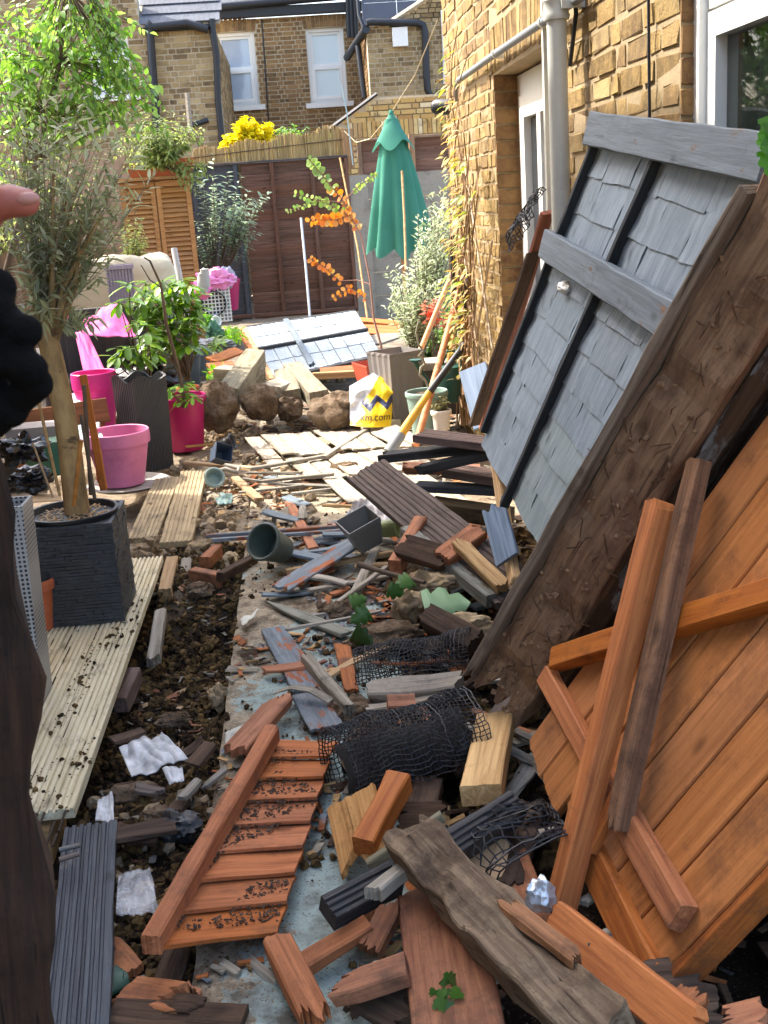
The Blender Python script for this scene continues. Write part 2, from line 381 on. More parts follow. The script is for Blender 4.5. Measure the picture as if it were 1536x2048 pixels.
def rough_box(size, n=2, j=.004):
    bm = bmesh.new(); bmesh.ops.create_cube(bm, size=1)
    bmesh.ops.bevel(bm, geom=bm.edges[:], offset=.035, segments=1, affect='EDGES')
    for v in bm.verts:
        v.co = V((v.co.x*size[0], v.co.y*size[1], v.co.z*size[2]))+V((ri(-j, j), ri(-j, j), ri(-j, j)))
    return bm
YEL = ['#8a734b', '#9b8355', '#7b6743', '#6d5a3f', '#a18b5e', '#8c7550', '#63513c', '#a8956a', '#7c6a50']
NB = brickmat('yellow_stock_brick', YEL, dirt='#5a4632', da=.35, bump=1.)
MORT = plain('sandy_mortar', '#94825f', .95, bump=.7, bs=70, var=.12, c2='#a89372')
WX = 1.05
YE, YN = 7.65, 1.5
door = (4.45, 5.93, -.2, 2.03); win = (1.6, 3.14, .55, 3.0)
wall = empty('house_wall', (WX, 0, 0), 0, 'yellow stock brick house wall with white door and downpipe along the garden', 'house wall')
mb = MB()       # mortar backing, a slab with openings
def slabs(y0, y1, z0, z1, holes):
    cuts = sorted({y0, y1, *[h[0] for h in holes], *[h[1] for h in holes]})
    for a, b in zip(cuts, cuts[1:]):
        zs = [z0]
        hs = sorted((h[2], h[3]) for h in holes if h[0] <= a and h[1] >= b); z = z0
        for h0, h1 in hs:
            if h0 > z: yield a, b, z, h0
            z = h1
        if z < z1: yield a, b, z, z1
for a, b, c, d in slabs(YN, YE, -.25, 6.2, [door, win]):
    mb.box(((.15+.001), (a+b)/2, (c+d)/2), (.3-.008, b-a, d-c))
mb.build('mortar_bed', MORT, wall)
lst = []
AR0, AR1 = 2.03, 2.25
for (s, z, l, h) in courses(YN, YE, -.2, 6.2, [door, win, (door[0]-.06, door[1]+.06, AR0, AR1)]):
    lst.append((V((.051+ri(-.003, .003), s, z)), (.1, l, h), 0))
AW = door[1]-door[0]+.12
for k in range(21):     # flat arch of bricks on end over the door
    yy = door[0]-.06+(k+.5)*(AW/21); t = (k-10)/10
    lst.append((V((.051+ri(-.003, .002), yy, (AR0+AR1)/2+.012*(1-t*t))), (.1, AW/21-.011, .205), t*-4))
for k in range(30):     # far jamb bricks facing the camera
    lst.append((V((.052, door[1]+.048, -.2+.075*(k+.5))), (.098, .09, .062), 0)) if 0 else None
vis = []
for c, s, t in lst:
    u, v, dd = proj(V((WX, 0, 0))+c)
    vis.append(((s[1]*s[2]/dd**2*abs(WX/dd)) if (-30 < u < 1560 and -30 < v < 1000 and dd > 0) else 0))
order = sorted(range(len(lst)), key=lambda i: -vis[i])
pool = {}
rest = MB()
for rank, i in enumerate(order):
    c, s, t = lst[i]; R = Matrix.Rotation(math.radians(t), 4, 'X')
    if rank < 296 and vis[i] > 0:
        key = (round(s[1], 2), round(s[2], 2)); lk = pool.setdefault(key, [])
        if len(lk) < 6:
            bm = rough_box(s, j=.005); me = bpy.data.meshes.new('brick'); bm.to_mesh(me); bm.free(); me.materials.append(NB); lk.append(me)
        link('brick', rnd.choice(lk), wall, Matrix.Translation(c) @ R)
    elif c.z < 4.4:
        rest.box(c, s, R.to_3x3(), jit=.003)
tag(rest.build('brickwork', NB, wall), kind='stuff')
# door recess returns and soffit
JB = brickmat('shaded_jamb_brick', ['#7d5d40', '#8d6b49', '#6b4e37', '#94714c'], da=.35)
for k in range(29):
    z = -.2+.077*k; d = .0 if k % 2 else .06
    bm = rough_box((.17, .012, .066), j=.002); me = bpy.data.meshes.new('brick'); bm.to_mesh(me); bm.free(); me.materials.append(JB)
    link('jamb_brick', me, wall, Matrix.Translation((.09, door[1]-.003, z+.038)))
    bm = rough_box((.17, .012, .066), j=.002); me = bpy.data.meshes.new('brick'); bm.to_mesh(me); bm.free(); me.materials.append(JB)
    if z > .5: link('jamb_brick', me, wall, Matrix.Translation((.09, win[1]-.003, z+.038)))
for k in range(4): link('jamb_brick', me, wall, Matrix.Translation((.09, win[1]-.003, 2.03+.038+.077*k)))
# white door, set back in the opening
dr = empty('garden_door', (WX+.12, (door[0]+door[1])/2, 0), 0, 'white glazed garden door set back in the brick wall', 'door')
GL = Mat('dark_window_glass'); GL.P(col=lin('#20262a'), rough=.02, spec=1.); GL = GL.m
mb = MB(); W2 = (door[1]-door[0])/2-.002
for y in (-W2+.04, W2-.04): mb.box((.03, y, .92), (.06, .08, 2.2))
mb.box((.03, 0, 1.97), (.06, 2*W2-.162, .1)); mb.build('door_frame', WHITE, dr)
def frame_rect(mb, y0, y1, z0, z1, b, x=0, t=.05):
    mb.box((x, y0+b/2, (z0+z1)/2), (t, b, z1-z0)); mb.box((x, y1-b/2, (z0+z1)/2), (t, b, z1-z0))
    mb.box((x, (y0+y1)/2, z0+b/2), (t, y1-y0-2*b, b)); mb.box((x, (y0+y1)/2, z1-b/2), (t, y1-y0-2*b, b))
lf, rt = -W2+.082, W2-.082; l2 = lf+.46
mb = MB(); mb.box((.025, (lf+l2)/2-.01, .9), (.05, l2-lf-.03, 2.0)); mb.build('side_panel', WHITE, dr)
mb = MB(); frame_rect(mb, l2, rt, -.12, 1.918, .10, .02, .06); mb.box((.02, (l2+rt)/2, .42), (.058, rt-l2-.202, .14)); mb.box((.02, (l2+rt)/2, 1.154), (.056, .08, 1.324))
mb.box((.03, (l2+rt)/2, .17), (.03, rt-l2-.202, .36)); mb.build('door_leaf', WHITE, dr)
for s_ in (-1, 1):
    mb = MB(); mb.box((.03, (l2+rt)/2+s_*(rt-l2)*.21, 1.154), (.012, (rt-l2)*.32, 1.32)); mb.build('pane', GL, dr)
mb = MB(); mb.tube([(-.02, rt-.05, .98), (-.06, rt-.05, .98), (-.065, rt-.08, .98), (-.06, rt-.17, .975)], .013); mb.box((-.014, rt-.05, .98), (.008, .035, .18)); mb.build('handle', WHITE, dr, smooth=40)
for z in (1.55, .4):
    mb = MB(); mb.tube([(-.02, l2-.005, z-.07), (-.02, l2-.005, z+.07)], .02); mb.build('hinge', WHITE, dr, smooth=40)
# window at the near end
wd = empty('white_window', (WX+.057, (win[0]+win[1])/2, win[2]), 0, 'white framed house window with lace curtain near the camera', 'window')
hw = (win[1]-win[0])/2-.002; hz = win[3]-win[2]
mb = MB(); frame_rect(mb, -hw, hw, .0, hz, .045, .02, .08); mb.build('frame', WHITE, wd)
mb = MB(); frame_rect(mb, -hw+.047, hw-.047, .05, 1.345, .062, .03, .06); mb.build('lower_sash', WHITE, wd)
mb = MB(); mb.box((.03, 0, 1.364), (.056, 2*hw-.094, .022)); mb.build('transom', WHITE, wd)
mb = MB(); frame_rect(mb, -hw+.047, hw-.047, 1.384, hz-.05, .09, .03, .06); mb.build('upper_sash', WHITE, wd)
mb = MB(); mb.box((.045, 0, 1.365), (.02, 2*hw-.1, .06)); mb.box((.055, 0, .1), (.012, 2*hw-.2, .03)); mb.build('gasket', IRON, wd)
WG = Mat('window_glass'); WG.P(col=lin('#1d2523'), rough=.0, spec=1., alpha=.45)
mb = MB(); mb.box((.035, 0, .7), (.01, 2*hw-.225, 1.17)); mb.box((.035, 0, 1.92), (.01, 2*hw-.28, .9)); mb.build('pane', WG.m, wd)
LC = Mat('lace_curtain'); _v = LC.co((1, 1, 1), rand=False); vo = LC.n('TexVoronoi', {'Vector': _v, 'Scale': 60., 'Randomness': 0.})
LC.P(col=LC.mix(LC.step(vo, .25, .45), lin('#5d6164'), lin('#a3a8a6')), rough=.9); mb = MB(); N_ = 60
mb.add([(.12+.012*math.sin(i*.9), -hw+.1+(2*hw-.2)*i/N_, z) for z in (.1, 1.4) for i in range(N_+1)], [(i, i+1, N_+2+i, N_+1+i) for i in range(N_)]); mb.build('lace_curtain', LC.m, wd, smooth=180)
mb = MB(); mb.box((-.03, 0, -.03), (.2, 2*hw-.01, .06)); mb.build('sill', CONC, wd)
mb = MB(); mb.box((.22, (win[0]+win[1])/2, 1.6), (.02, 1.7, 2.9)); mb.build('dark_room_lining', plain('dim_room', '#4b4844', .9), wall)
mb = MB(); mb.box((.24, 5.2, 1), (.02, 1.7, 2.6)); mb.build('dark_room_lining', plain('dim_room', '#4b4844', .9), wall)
# downpipe with collar and brackets
c = X(1118, 250, WX-.085)
dp = empty('downpipe', (c.x, c.y, 0), 0, 'pale grey plastic downpipe with a collar beside the white door', 'pipe')
mb = MB(); mb.tube([(0, 0, .12), (0, 0, 6)], .034, 20); mb.build('pipe', PIPE, dp, smooth=40)
zc = X(1120, 14, c.x).z
mb = MB(); mb.lathe([(.034, -.035), (.043, -.033), (.046, -.02), (.043, -.012), (.043, .02), (.047, .028), (.043, .036), (.035, .04)], 24, (0, 0, zc)); mb.build('collar', PIPE, dp, smooth=40)
mb = MB(); mb.box((.045, -.055, zc+.01), (.08, .012, .03)); mb.box((.08, -.03, zc+.01), (.006, .06, .03)); mb.build('bracket', PIPE, dp)
c2 = X(1099, 250, WX-.02)
mb = MB(); mb.box((c2.x, c2.y+.02, 3.02), (.03, .03, 6)); tag(mb.build('trunking', PIPE), 'slim pale square trunking just behind the downpipe', 'pipe')
# sloping grey conduit, cables
a, b = X(992, 107, WX-.035), X(1095, 38, WX-.035); e0 = X(918, 160, WX-.035)
cd_ = empty('conduit', (0, 0, 0), 0, 'grey conduit pipe clipped level across the bricks above the door', 'pipe')
mb = MB(); mb.tube([X(912, 200, WX-.035), X(914, 168, WX-.035), e0, a, b, b+(b-a)*.5], .016, 12); mb.build('tube', plain('grey_conduit', '#7b8084', .5), cd_, smooth=50)
for q in (a, a+(b-a)*.93):
    mb = MB(); dd = (b-a).normalized(); mb.tube([q-dd*.008, q+dd*.008], .021, 14); mb.box(q+V((.018, 0, -.012)), (.03, .02, .02)); mb.build('clip', WHITE, cd_, smooth=50)
p0 = X(1297, 0, WX-.006)
mb = MB(); mb.tube([(WX-.014, p0.y, 4.2), X(1298, 120, WX-.014), X(1299, 225, WX-.014), X(1300, 420, WX-.014)], .0045, 6); tag(mb.build('thin_cable', IRON), 'thin black cable running straight down the bricks by the window', 'cable')
mb = MB(); q = X(1152, 30, WX-.02); mb.tube([q+V((0, 0, 1.5)), q, X(1146, 80, WX-.02), X(1140, 130, WX-.015)], .008, 8); tag(mb.build('bundled_cable', IRON), 'black cable tucked behind the pale downpipe collar', 'cable')

# ---- left garden wall and an added brick wing (out of the picture, put there to shade the near ground)
LX = -3.0
lw = empty('boundary_fence', (LX, 0, 0), 0, 'low tan vertical board fence along the left side of the garden', 'fence')
y = 7.1
while y < 14.5:
    me = plank_mesh('board', 1.5, .144, .02, TAN, wob=.001, seg=3)
    link('board', me, lw, Matrix.Translation((ri(-.003, .003), y, .72)) @ frame(V((0, 0, 1)), V((1, 0, 0)), V((0, 0, 0)))); y += .15
tw_ = empty('tan_back_wall', (0, 14.5, 0), 0, 'tan board wall behind the olive tree left of the pine cabinet', 'fence')
TANP = plain('tan_painted_board', '#a88f76', .85, bump=.15, c2='#9a8068', dscale=3)
xq = D(-60, 400, 14.5).x; xq1 = D(262, 400, 14.5).x; zq = D(100, 300, 14.5).z
while xq < xq1:
    me = plank_mesh('board', zq, .242, .02, TANP, wob=.001, seg=3)
    link('board', me, tw_, Matrix.Translation((xq, ri(-.003, .003), zq/2-.05)) @ frame(V((0, 0, 1)), V((0, -1, 0)), V((0, 0, 0)))); xq += .25
wing = empty('added_shade_wing', (-2.3, 0, 0), 0, 'unseen brick wing added to shade the near ground', 'shade caster')
HW = 6.4
mb = MB(); mb.box((-2, 1.9, HW/2-.1), (3.99, 10.2, HW)); mb.build('wall', MORT, wing)
FB = brickmat('stock_brick_far', ['#a5824f', '#8d6c41', '#b4905a', '#7a5c3a', '#9b7a4b', '#66503a', '#c19d62'], dirt='#4b3d2d', da=.3)
mb = MB()
for (s, z, l, h) in courses(-3.1, 7.0, -.1, HW-.1): mb.box((0, s, z), (.02, l, h))
tag(mb.build('brickwork', FB, wing), kind='stuff')
mb = MB(); mb.box((-2, 1.9, HW-.05), (4.02, 10.22, .1)); mb.build('roof_edge', CONC, wing)

# ---- back fence
FY = 14.6
ff = empty('back_fence', (0, FY, 0), 0, 'dark brown lapped panel fence across the garden, its left end coloured grey for shade', 'fence')
def fx(u, v=480): return D(u, v, FY).x
ft, fb = D(600, 322, FY).z, D(600, 628, FY).z
xl, xm, xr_ = fx(385), fx(490), fx(706)
nb = 13; bh = (ft-fb)/nb
for k in range(nb):
    for (a, b, mt) in ((xl-.6, xm, FENCE_SH), (xm+.03, xr_, FENCE)):
        me = plank_mesh('lap_board', b-a, bh+.035, .014, mt, wob=.006, seg=10)
        m = Matrix.Translation(((a+b)/2, -.01, fb+bh*(k+.5))) @ Matrix.Rotation(math.radians(90+7), 4, 'X')
        link('lap_board', me, ff, m)
for u, mt in ((400, FENCE_SH), (484, FENCE_SH), (556, FENCE), (635, FENCE), (703, FENCE)):
    x = fx(u); me = plank_mesh('batten', ft-fb, .045, .035, mt, seg=4)
    link('batten', me, ff, frame(V((0, 0, 1)), V((0, -1, 0)), V((x, -.05, (ft+fb)/2))))
me = plank_mesh('capping_rail', xr_-xl+.6, .07, .03, DECKD); link('capping_rail', me, ff, Matrix.Translation(((xl-.6+xr_)/2, -.02, ft+.02)))
me = plank_mesh('bottom_rail', xr_-xl+.6, .05, .04, FENCE); link('bottom_rail', me, ff, Matrix.Translation(((xl-.6+xr_)/2, -.05, fb+.03)))
# concrete post and slab panel right of it, timber post above, upper wooden panel
cp = empty('concrete_fence', (0, FY, 0), 0, 'grey concrete post and gravel boards behind the green parasol', 'fence')
xa, xb, xe = fx(706, 480), fx(742, 480), 2.2
zt = D(720, 350, FY).z
mb = MB(); mb.box(((xa+xb)/2, 0, zt/2-.1), (xb-xa, .12, zt+.2)); mb.build('post', CONC, cp)
for k in range(6):
    h = zt/6; mb = MB(); mb.box(((xb+xe)/2+.001, .03+ri(-.004, .004), h*(k+.5)), (xe-xb-.002, .05, h-.012), jit=.002); mb.build('gravel_board', CONC, cp)
tp = empty('upper_panel', (0, FY+.1, 0), 0, 'reddish wooden fence panel raised above the concrete boards', 'fence')
z0, z1 = D(800, 345, FY).z, D(800, 278, FY).z
xp0, xp1 = fx(716, 300), fx(960, 300)
for k in range(3):
    h = (z1-z0)/3; me = plank_mesh('board', xp1-xp0, h+.02, .016, ORG_R if 0 else wood('faded_red_board', '#8f6a55', '#6f4d3c', da=.15, rough=.9), wob=.006)
    link('board', me, tp, Matrix.Translation(((xp0+xp1)/2, 0, z0+h*(k+.5))) @ Matrix.Rotation(math.radians(94), 4, 'X'))
for x in (xp0+.02, fx(826, 300), xp1-.02):
    me = plank_mesh('batten', z1-z0, .05, .03, TAN); link('batten', me, tp, frame(V((0, 0, 1)), V((0, -1, 0)), V((x, -.03, (z0+z1)/2))))
me = plank_mesh('capping_rail', xp1-xp0, .06, .03, TAN); link('capping_rail', me, tp, Matrix.Translation(((xp0+xp1)/2, 0, z1+.02)))
for u, v0, v1, lb in ((698, 338, 258, 'square timber post topping the fence beside the bamboo screen'), (826, 345, 268, 'pale timber post behind the parasol between two panels')):
    a, b = D(u, v0, FY+.02), D(u-4, v1, FY+.02)
    plank(a, b, .13 if u < 700 else .07, .08, TAN, lb, 'post', 'fence_post', up=(0, -1, 0))
# bamboo reed screen
mb = MB(); xs0, xs1 = fx(400, 290)-.1, fx(690, 290)
n_ = 330
for k in range(n_):
    x = xs0+(xs1-xs0)*k/n_; t = k/n_
    zt_ = D(400, 300, FY).z*(1-t)+D(690, 252, FY).z*t+ri(-.03, .02)+.03*math.sin(k*.07)
    mb.tube([(x+ri(-.004, .004), FY+.05+ri(-.006, .006), ft-.1), (x+ri(-.012, .012), FY+.05+ri(-.01, .01), zt_)], ri(.004, .008), 5)
REED = leafmat('bamboo_reed', ['#b59a66', '#a1834f', '#c9b07c', '#8a7045'], .7, .12)
sc = empty('reed_screen', (0, 0, 0), 0, 'bamboo reed screen standing above the dark fence', 'screen')
tag(mb.build('reeds', REED, sc), kind='stuff')
mb = MB(); mb.tube([(xs0, FY+.035, ft+.12), (xs1, FY+.035, ft+.22)], .006, 5); mb.build('binding_wire', TWIG, sc)
# ================================================================ HOUSES BEHIND
SLATE = plain('roof_slate', '#565b63', .6, var=.15, c2='#484d56', bs=20)
DCLAD = plain('dark_slate_cladding', '#4c5566', .6, var=.05, bump=.03)
FARB = brickmat('old_brick_far', ['#93805f', '#827050', '#a39070', '#74634a', '#675845', '#b09c76', '#897757'], dirt='#41372b', da=.25)
FARD = brickmat('old_brick_recess', ['#86694a', '#755a40', '#927350', '#64503a', '#7b5f45', '#9b7c55'], dirt='#3d342a', da=.25)
FMORT = plain('grey_mortar', '#b8ab90', .95, bump=.3)
NETG = Mat('pale_window_reflection'); NETG.P(col=lin('#a9b8c8'), rough=.06, spec=1.); NETG = NETG.m
def facade(root, y, x0, x1, z0, z1, holes, bm_, clip=None, depth=.25):
    """wall facing the camera at depth y (root local == world here)"""
    mb = MB()
    for a, b, c, d in slabs(x0, x1, z0, z1, holes): mb.box(((a+b)/2, y+depth/2+.006, (c+d)/2), (b-a, depth, d-c))
    mb.build('wall', FMORT, root)
    mb = MB()
    ar = [(h[0]-.05, h[1]+.05, h[3], h[3]+.2) for h in holes]
    for (s, z, l, h) in courses(x0, x1, z0, z1, list(holes)+ar, ch=.078): mb.box((s, y+.03, z), (l, .062+ri(-.006, .006), h), jit=.003)
    for (a, b, c, d) in ar:
        n = int((b-a)/.078)
        for k in range(n):
            x = a+(b-a)*(k+.5)/n; t = (2*(k+.5)/n-1)
            mb.box((x, y+.028, (c+d)/2+.02*(1-t*t)), ((b-a)/n-.012, .07, .205), Matrix.Rotation(math.radians(t*9), 3, 'Y'))
    tag(mb.build('brickwork', bm_, root), kind='stuff')
def side(root, x, y0, y1, z0, z1, bm_, nx=-1):
    mb = MB(); mb.box((x-nx*.124, (y0+y1)/2, (z0+z1)/2), (.236, y1-y0, z1-z0)); mb.build('wall', FMORT, root)
    mb = MB()
    for (s, z, l, h) in courses(y0, y1, z0, z1, ch=.078): mb.box((x-nx*.03, s, z), (.066, l, h), jit=.003)
    tag(mb.build('brickwork', bm_, root), kind='stuff')
def sash(root, y, x0, x1, z0, z1, shut=False):
    w = bpy.data.objects.new('sash_window', None); col.objects.link(w); w.parent = root; w.location = ((x0+x1)/2, y+.12, z0)
    hw, H = (x1-x0)/2-.003, z1-z0-.003
    mb = MB()
    def fr(a, b, c, d, t, yy, dp):
        mb.box((a+t/2, yy, (c+d)/2), (t, dp, d-c)); mb.box((b-t/2, yy, (c+d)/2), (t, dp, d-c)); mb.box(((a+b)/2, yy, c+t/2), (b-a-2*t, dp, t)); mb.box(((a+b)/2, yy, d-t/2), (b-a-2*t, dp, t))
    fr(-hw, hw, .002, H, .06, 0, .1); mb.build('frame', WHITE, w)
    mb = MB(); fr(-hw+.062, hw-.062, H*.5, H-.062, .05, .01, .05); mb.build('upper_sash', WHITE, w)
    mb = MB(); fr(-hw+.062, hw-.062, .064, H*.5-.004, .06, -.03, .05); mb.build('lower_sash', WHITE, w)
    mb = MB(); mb.box((0, .02, H*.74), (2*hw-.2, .012, H*.44)); mb.box((0, -.02, H*.27), (2*hw-.22, .012, H*.36)); mb.build('pane', NETG if not shut else glassmat('shutter_glass', '#c9d8dc', .1), w)
    if shut:
        mb = MB()
        for k in range(22): mb.box((-hw*.45, .06, .14+k*(H-.3)/22), (hw*.72, .02, .03), Matrix.Rotation(.6, 3, 'X')); mb.box((hw*.45, .06, .14+k*(H-.3)/22), (hw*.72, .02, .03), Matrix.Rotation(.6, 3, 'X'))
        mb.build('shutter', WHITE, w)
        w.children[3].active_material if 0 else None
    else:
        mb = MB()
        for s in (-1, 1): mb.box((s*hw*.72, .055, H*.5), (.08, .015, H*.86))
        mb.build('curtain', plain('grey_blue_curtain', '#8a9bb0', .9), w)
        mb = MB()
        for k in range(26): mb.box((0, .075, H*.3+k*H*.66/26), (hw*1.5, .004, H*.022), Matrix.Rotation(.35, 3, 'X'))
        mb.build('blind', WHITE, w)
    mb = MB(); mb.box((0, -.12, -.045), (2*hw+.2, .16, .09)); mb.build('sill', WHITE, w)
def pipe(root, name, pts, r, mat=IRON, n=10):
    mb = MB(); mb.tube(pts, r, n); return mb.build(name, mat, root, smooth=50)
def slates(root, A, B, C_, rows, cols, mat):
    """slated slope: A-B eave, C_ = vector up the slope"""
    A, B, C_ = V(A), V(B), V(C_); e = (B-A); n = e.cross(C_).normalized(); mb = MB()
    for r in range(rows):
        for c in range(cols):
            o = A+e*((c+(.5 if r % 2 else 0))/cols)+C_*(r/rows)
            d = e*(.97/cols); q = C_*(1.4/rows); l = n*.015
            mb.add([o+l*2, o+d+l*2, o+d+q, o+q, o+l, o+d+l], [(0, 1, 2, 3), (4, 5, 1, 0)])
    tag(mb.build('slate_tiles', mat, root), kind='stuff')
    mb = MB(); k = n*.03; mb.add([A-k, B-k, B+C_-k, A+C_-k], [(0, 1, 2, 3)]); mb.build('roof_deck', FMORT, root)
# middle house: two sash windows
HY = 23.0
mid = empty('terraced_house', (0, 0, 0), 0, 'brown brick house back with two white sash windows', 'house')
def hx(u, v=140): return D(u, v, HY).x
def hzz(v, u=560): return D(u, v, HY).z
w1 = (hx(435), hx(514), hzz(212, 480), hzz(64, 470)); w2 = (hx(617), hx(692), hzz(205, 655), hzz(55, 650))
facade(mid, HY, hx(395), hx(735), -.2, hzz(34), [w1, w2], FARD)
sash(mid, HY, *w1); sash(mid, HY, *w2, shut=True)
zt = hzz(30)
mb = MB(); mb.box(((hx(395)+hx(735))/2, HY-.06, zt+.06), (hx(735)-hx(395), .2, .16)); mb.build('fascia', IRON, mid)
pipe(mid, 'gutter', [(hx(400), HY-.2, zt+.16), (hx(735), HY-.2, zt+.24)], .07)
slates(mid, (hx(395), HY-.15, zt+.2), (hx(735), HY-.15, zt+.2), (0, 1.6, 1.3), 8, 22, SLATE)
mb = MB(); mb.box((hx(542), HY+.75, zt+1.0), (1.1, .8, 1.3)); mb.build('dormer_cheek', WHITE, mid)
pipe(mid, 'crack_cable', [(hx(523, 33), HY-.01, hzz(36)), (hx(537, 240), HY-.01, hzz(260))], .012)
# left rear extension
LY = 18.2
left = empty('rear_extension', (0, 0, 0), 0, 'yellow brown brick extension with slate roof and black pipes', 'house')
def lx(u, v=140): return D(u, v, LY).x
def lz(v, u=370): return D(u, v, LY).z
wl = (lx(180), lx(262), lz(190, 220), lz(48, 220))
xL, xR = lx(-60), lx(436)
zE = lz(58)
facade(left, LY, xL, xR, -.2, zE, [wl], FARB); sash(left, LY, *wl)
side(left, xR, LY+.26, HY, -.2, zE, FARB, nx=1)
xg = lx(290)     # gable part rises at the left
facade(left, LY+.002, xL, xg, zE, zE+1.6, [], FARB)
slates(left, (xg, LY-.12, zE+.06), (xR+.1, LY-.12, zE+.06), (0, 2.4, 1.9), 12, 16, SLATE)
mb = MB(); mb.box(((xg+xR)/2, LY+.02, zE+.02), (xR-xg, .16, .08)); mb.build('eaves_board', IRON, left)
pipe(left, 'gutter', [(lx(302), LY-.12, zE+.03), (lx(385), LY-.12, zE+.06), (lx(425), LY-.12, zE-.04)], .062)
a = D(299, 50, LY-.12)
pipe(left, 'downpipe', [D(304, 46, LY-.12), a, D(311, 210, LY-.08), D(316, 330, LY-.08)], .058)
pipe(left, 'downpipe', [D(424, 38, LY-.1), D(425, 60, LY-.1), D(433, 110, LY-.1), D(436, 200, LY-.06), D(446, 300, LY-.06)], .05)
pipe(left, 'overflow_pipe', [D(416, 240, LY-.06), D(402, 245, LY-.08), D(385, 250, LY-.1)], .04)
pipe(left, 'soil_pipe', [D(411, -20, LY+.5), D(413, 40, LY+.5)], .07)
# right rear extension
RY = 21.0
rgt = empty('rear_extension', (0, 0, 0), 0, 'yellow brick extension with a white vent box and black pipe', 'house')
def rx(u, v=140): return D(u, v, RY).x
def rz(v, u=800): return D(u, v, RY).z
x0, x1 = rx(738), rx(960)
zE2 = rz(50, 780)
facade(rgt, RY, x0, x1, -.2, zE2, [], FARB); side(rgt, x0, RY+.26, HY, -.2, zE2, FARD, nx=-1)
for k in range(14):         # stepped courses rising to the right like the raking gable
    za = zE2+.078*k; xx = x0+.45+.145*k
    if xx < x1: 
        mb = MB() if k == 0 else mb
        s = xx; q = 0
        while s < x1:
            l = .225 if (q+k) % 2 else .115; mb.box((s+l/2, RY+.035, za+.039), (l-.012, .07, .066), jit=.002); s += l; q += 1
tag(mb.build('gable_brickwork', FARB, rgt), kind='stuff')
mb = MB(); zt2 = zE2+1.1
mb.add([(x0+.42, RY+.075, zE2), (x1, RY+.075, zE2), (x1, RY+.075, zt2), (x0+.42+2.0, RY+.075, zt2)], [(0, 1, 2, 3)]); mb.build('gable_backing', FMORT, rgt)
A_, B_ = V((x0+.34, RY-.02, zE2+.0)), V((x0+.34+2.15, RY-.02, zE2+1.16))
mb = MB(); mb.tube([A_, B_], .045, 4); mb.build('verge', FMORT, rgt)
for k in range(5):
    for j in range(4):
        mb = MB(); mb.box((x0+.32+k*.62, RY+.9, zE2+.25+j*.5), (.61, .05, .49)); mb.build('cladding_panel', DCLAD, rgt)
pipe(rgt, 'gutter_pipe', [D(733, 46, RY-.12), D(742, 44, RY-.12), D(835, 46, RY-.1), D(846, 50, RY-.1), D(850, 64, RY-.1), D(853, 150, RY-.1), D(855, 180, RY-.1), D(862, 193, RY-.1), D(885, 196, RY-.1)], .06)
pipe(rgt, 'sloping_gutter', [D(732, 58, RY-.12), D(694, 115, HY-.3)], .07)
pipe(rgt, 'waste_pipe', [D(727, 55, RY+.4), D(718, 30, RY+.5), D(714, -20, RY+.6)], .035)
pipe(rgt, 'waste_pipe', [D(716, 92, RY+.6), D(721, 135, RY+.5), D(729, 196, RY+.4)], .05)
for u in (694, 701, 709): pipe(rgt, 'downpipe', [D(u, -20, HY-.25), D(u+4, 75, HY-.25)], .045)
c = D(800, 74, RY-.06)
mb = MB(); mb.box(c, (.26, .1, .3)); mb.build('vent_box', WHITE, rgt); mb = MB(); mb.box(c+V((0, .03, .19)), (.3, .1, .03)); mb.build('vent_hood', IRON, rgt)
pts = [D(886, 20, RY-.05), D(888, 60, RY-.05), D(890, 110, RY-.05), D(891, 168, RY-.05)]
pipe(rgt, 'white_strip', pts, .045, WHITE)
# low brick lean-to in front of it
ly = 17.6
lean = empty('brick_outbuilding', (0, 0, 0), 0, 'low brick lean-to with a sloping coping beyond the reed screen', 'outbuilding')
mb = MB(); ax_ = D(672, 252, ly); bx_ = D(745, 196, ly); ex = D(960, 196, ly)
mb.add([(ax_.x, ly, -.2), (ex.x, ly, -.2), (ex.x, ly, bx_.z), (bx_.x, ly, bx_.z), (ax_.x, ly, ax_.z)], [(0, 1, 2, 3, 4)]); mb.build('wall', FMORT, lean)
mb = MB(); zc_ = D(800, 236, ly).z
for (s, z, l, h) in courses(ax_.x, ex.x, .9, bx_.z, ch=.078):
    lim = ax_.z+(bx_.z-ax_.z)*(s-ax_.x)/(bx_.x-ax_.x)
    if z < min(lim, bx_.z)-.03 and not zc_-.26 < z < zc_+.0: mb.box((s, ly-.012, z), (l, .05, h), jit=.002)
n_ = 34
for k in range(n_): mb.box((bx_.x-.35+k*.068, ly-.012, zc_-.13), (.057, .05, .215), jit=.002)
tag(mb.build('brickwork', brickmat('pale_yellow_brick', ['#c9a968', '#b48f55', '#d6bd84', '#a57e4c', '#bba27a', '#e0cfa6'], da=.15), lean), kind='stuff')
mb = MB(); mb.tube([ax_+V((-.2, -.05, -.1)), bx_+V((.06, -.05, .05))], .028, 4); mb.build('coping', IRON, lean)
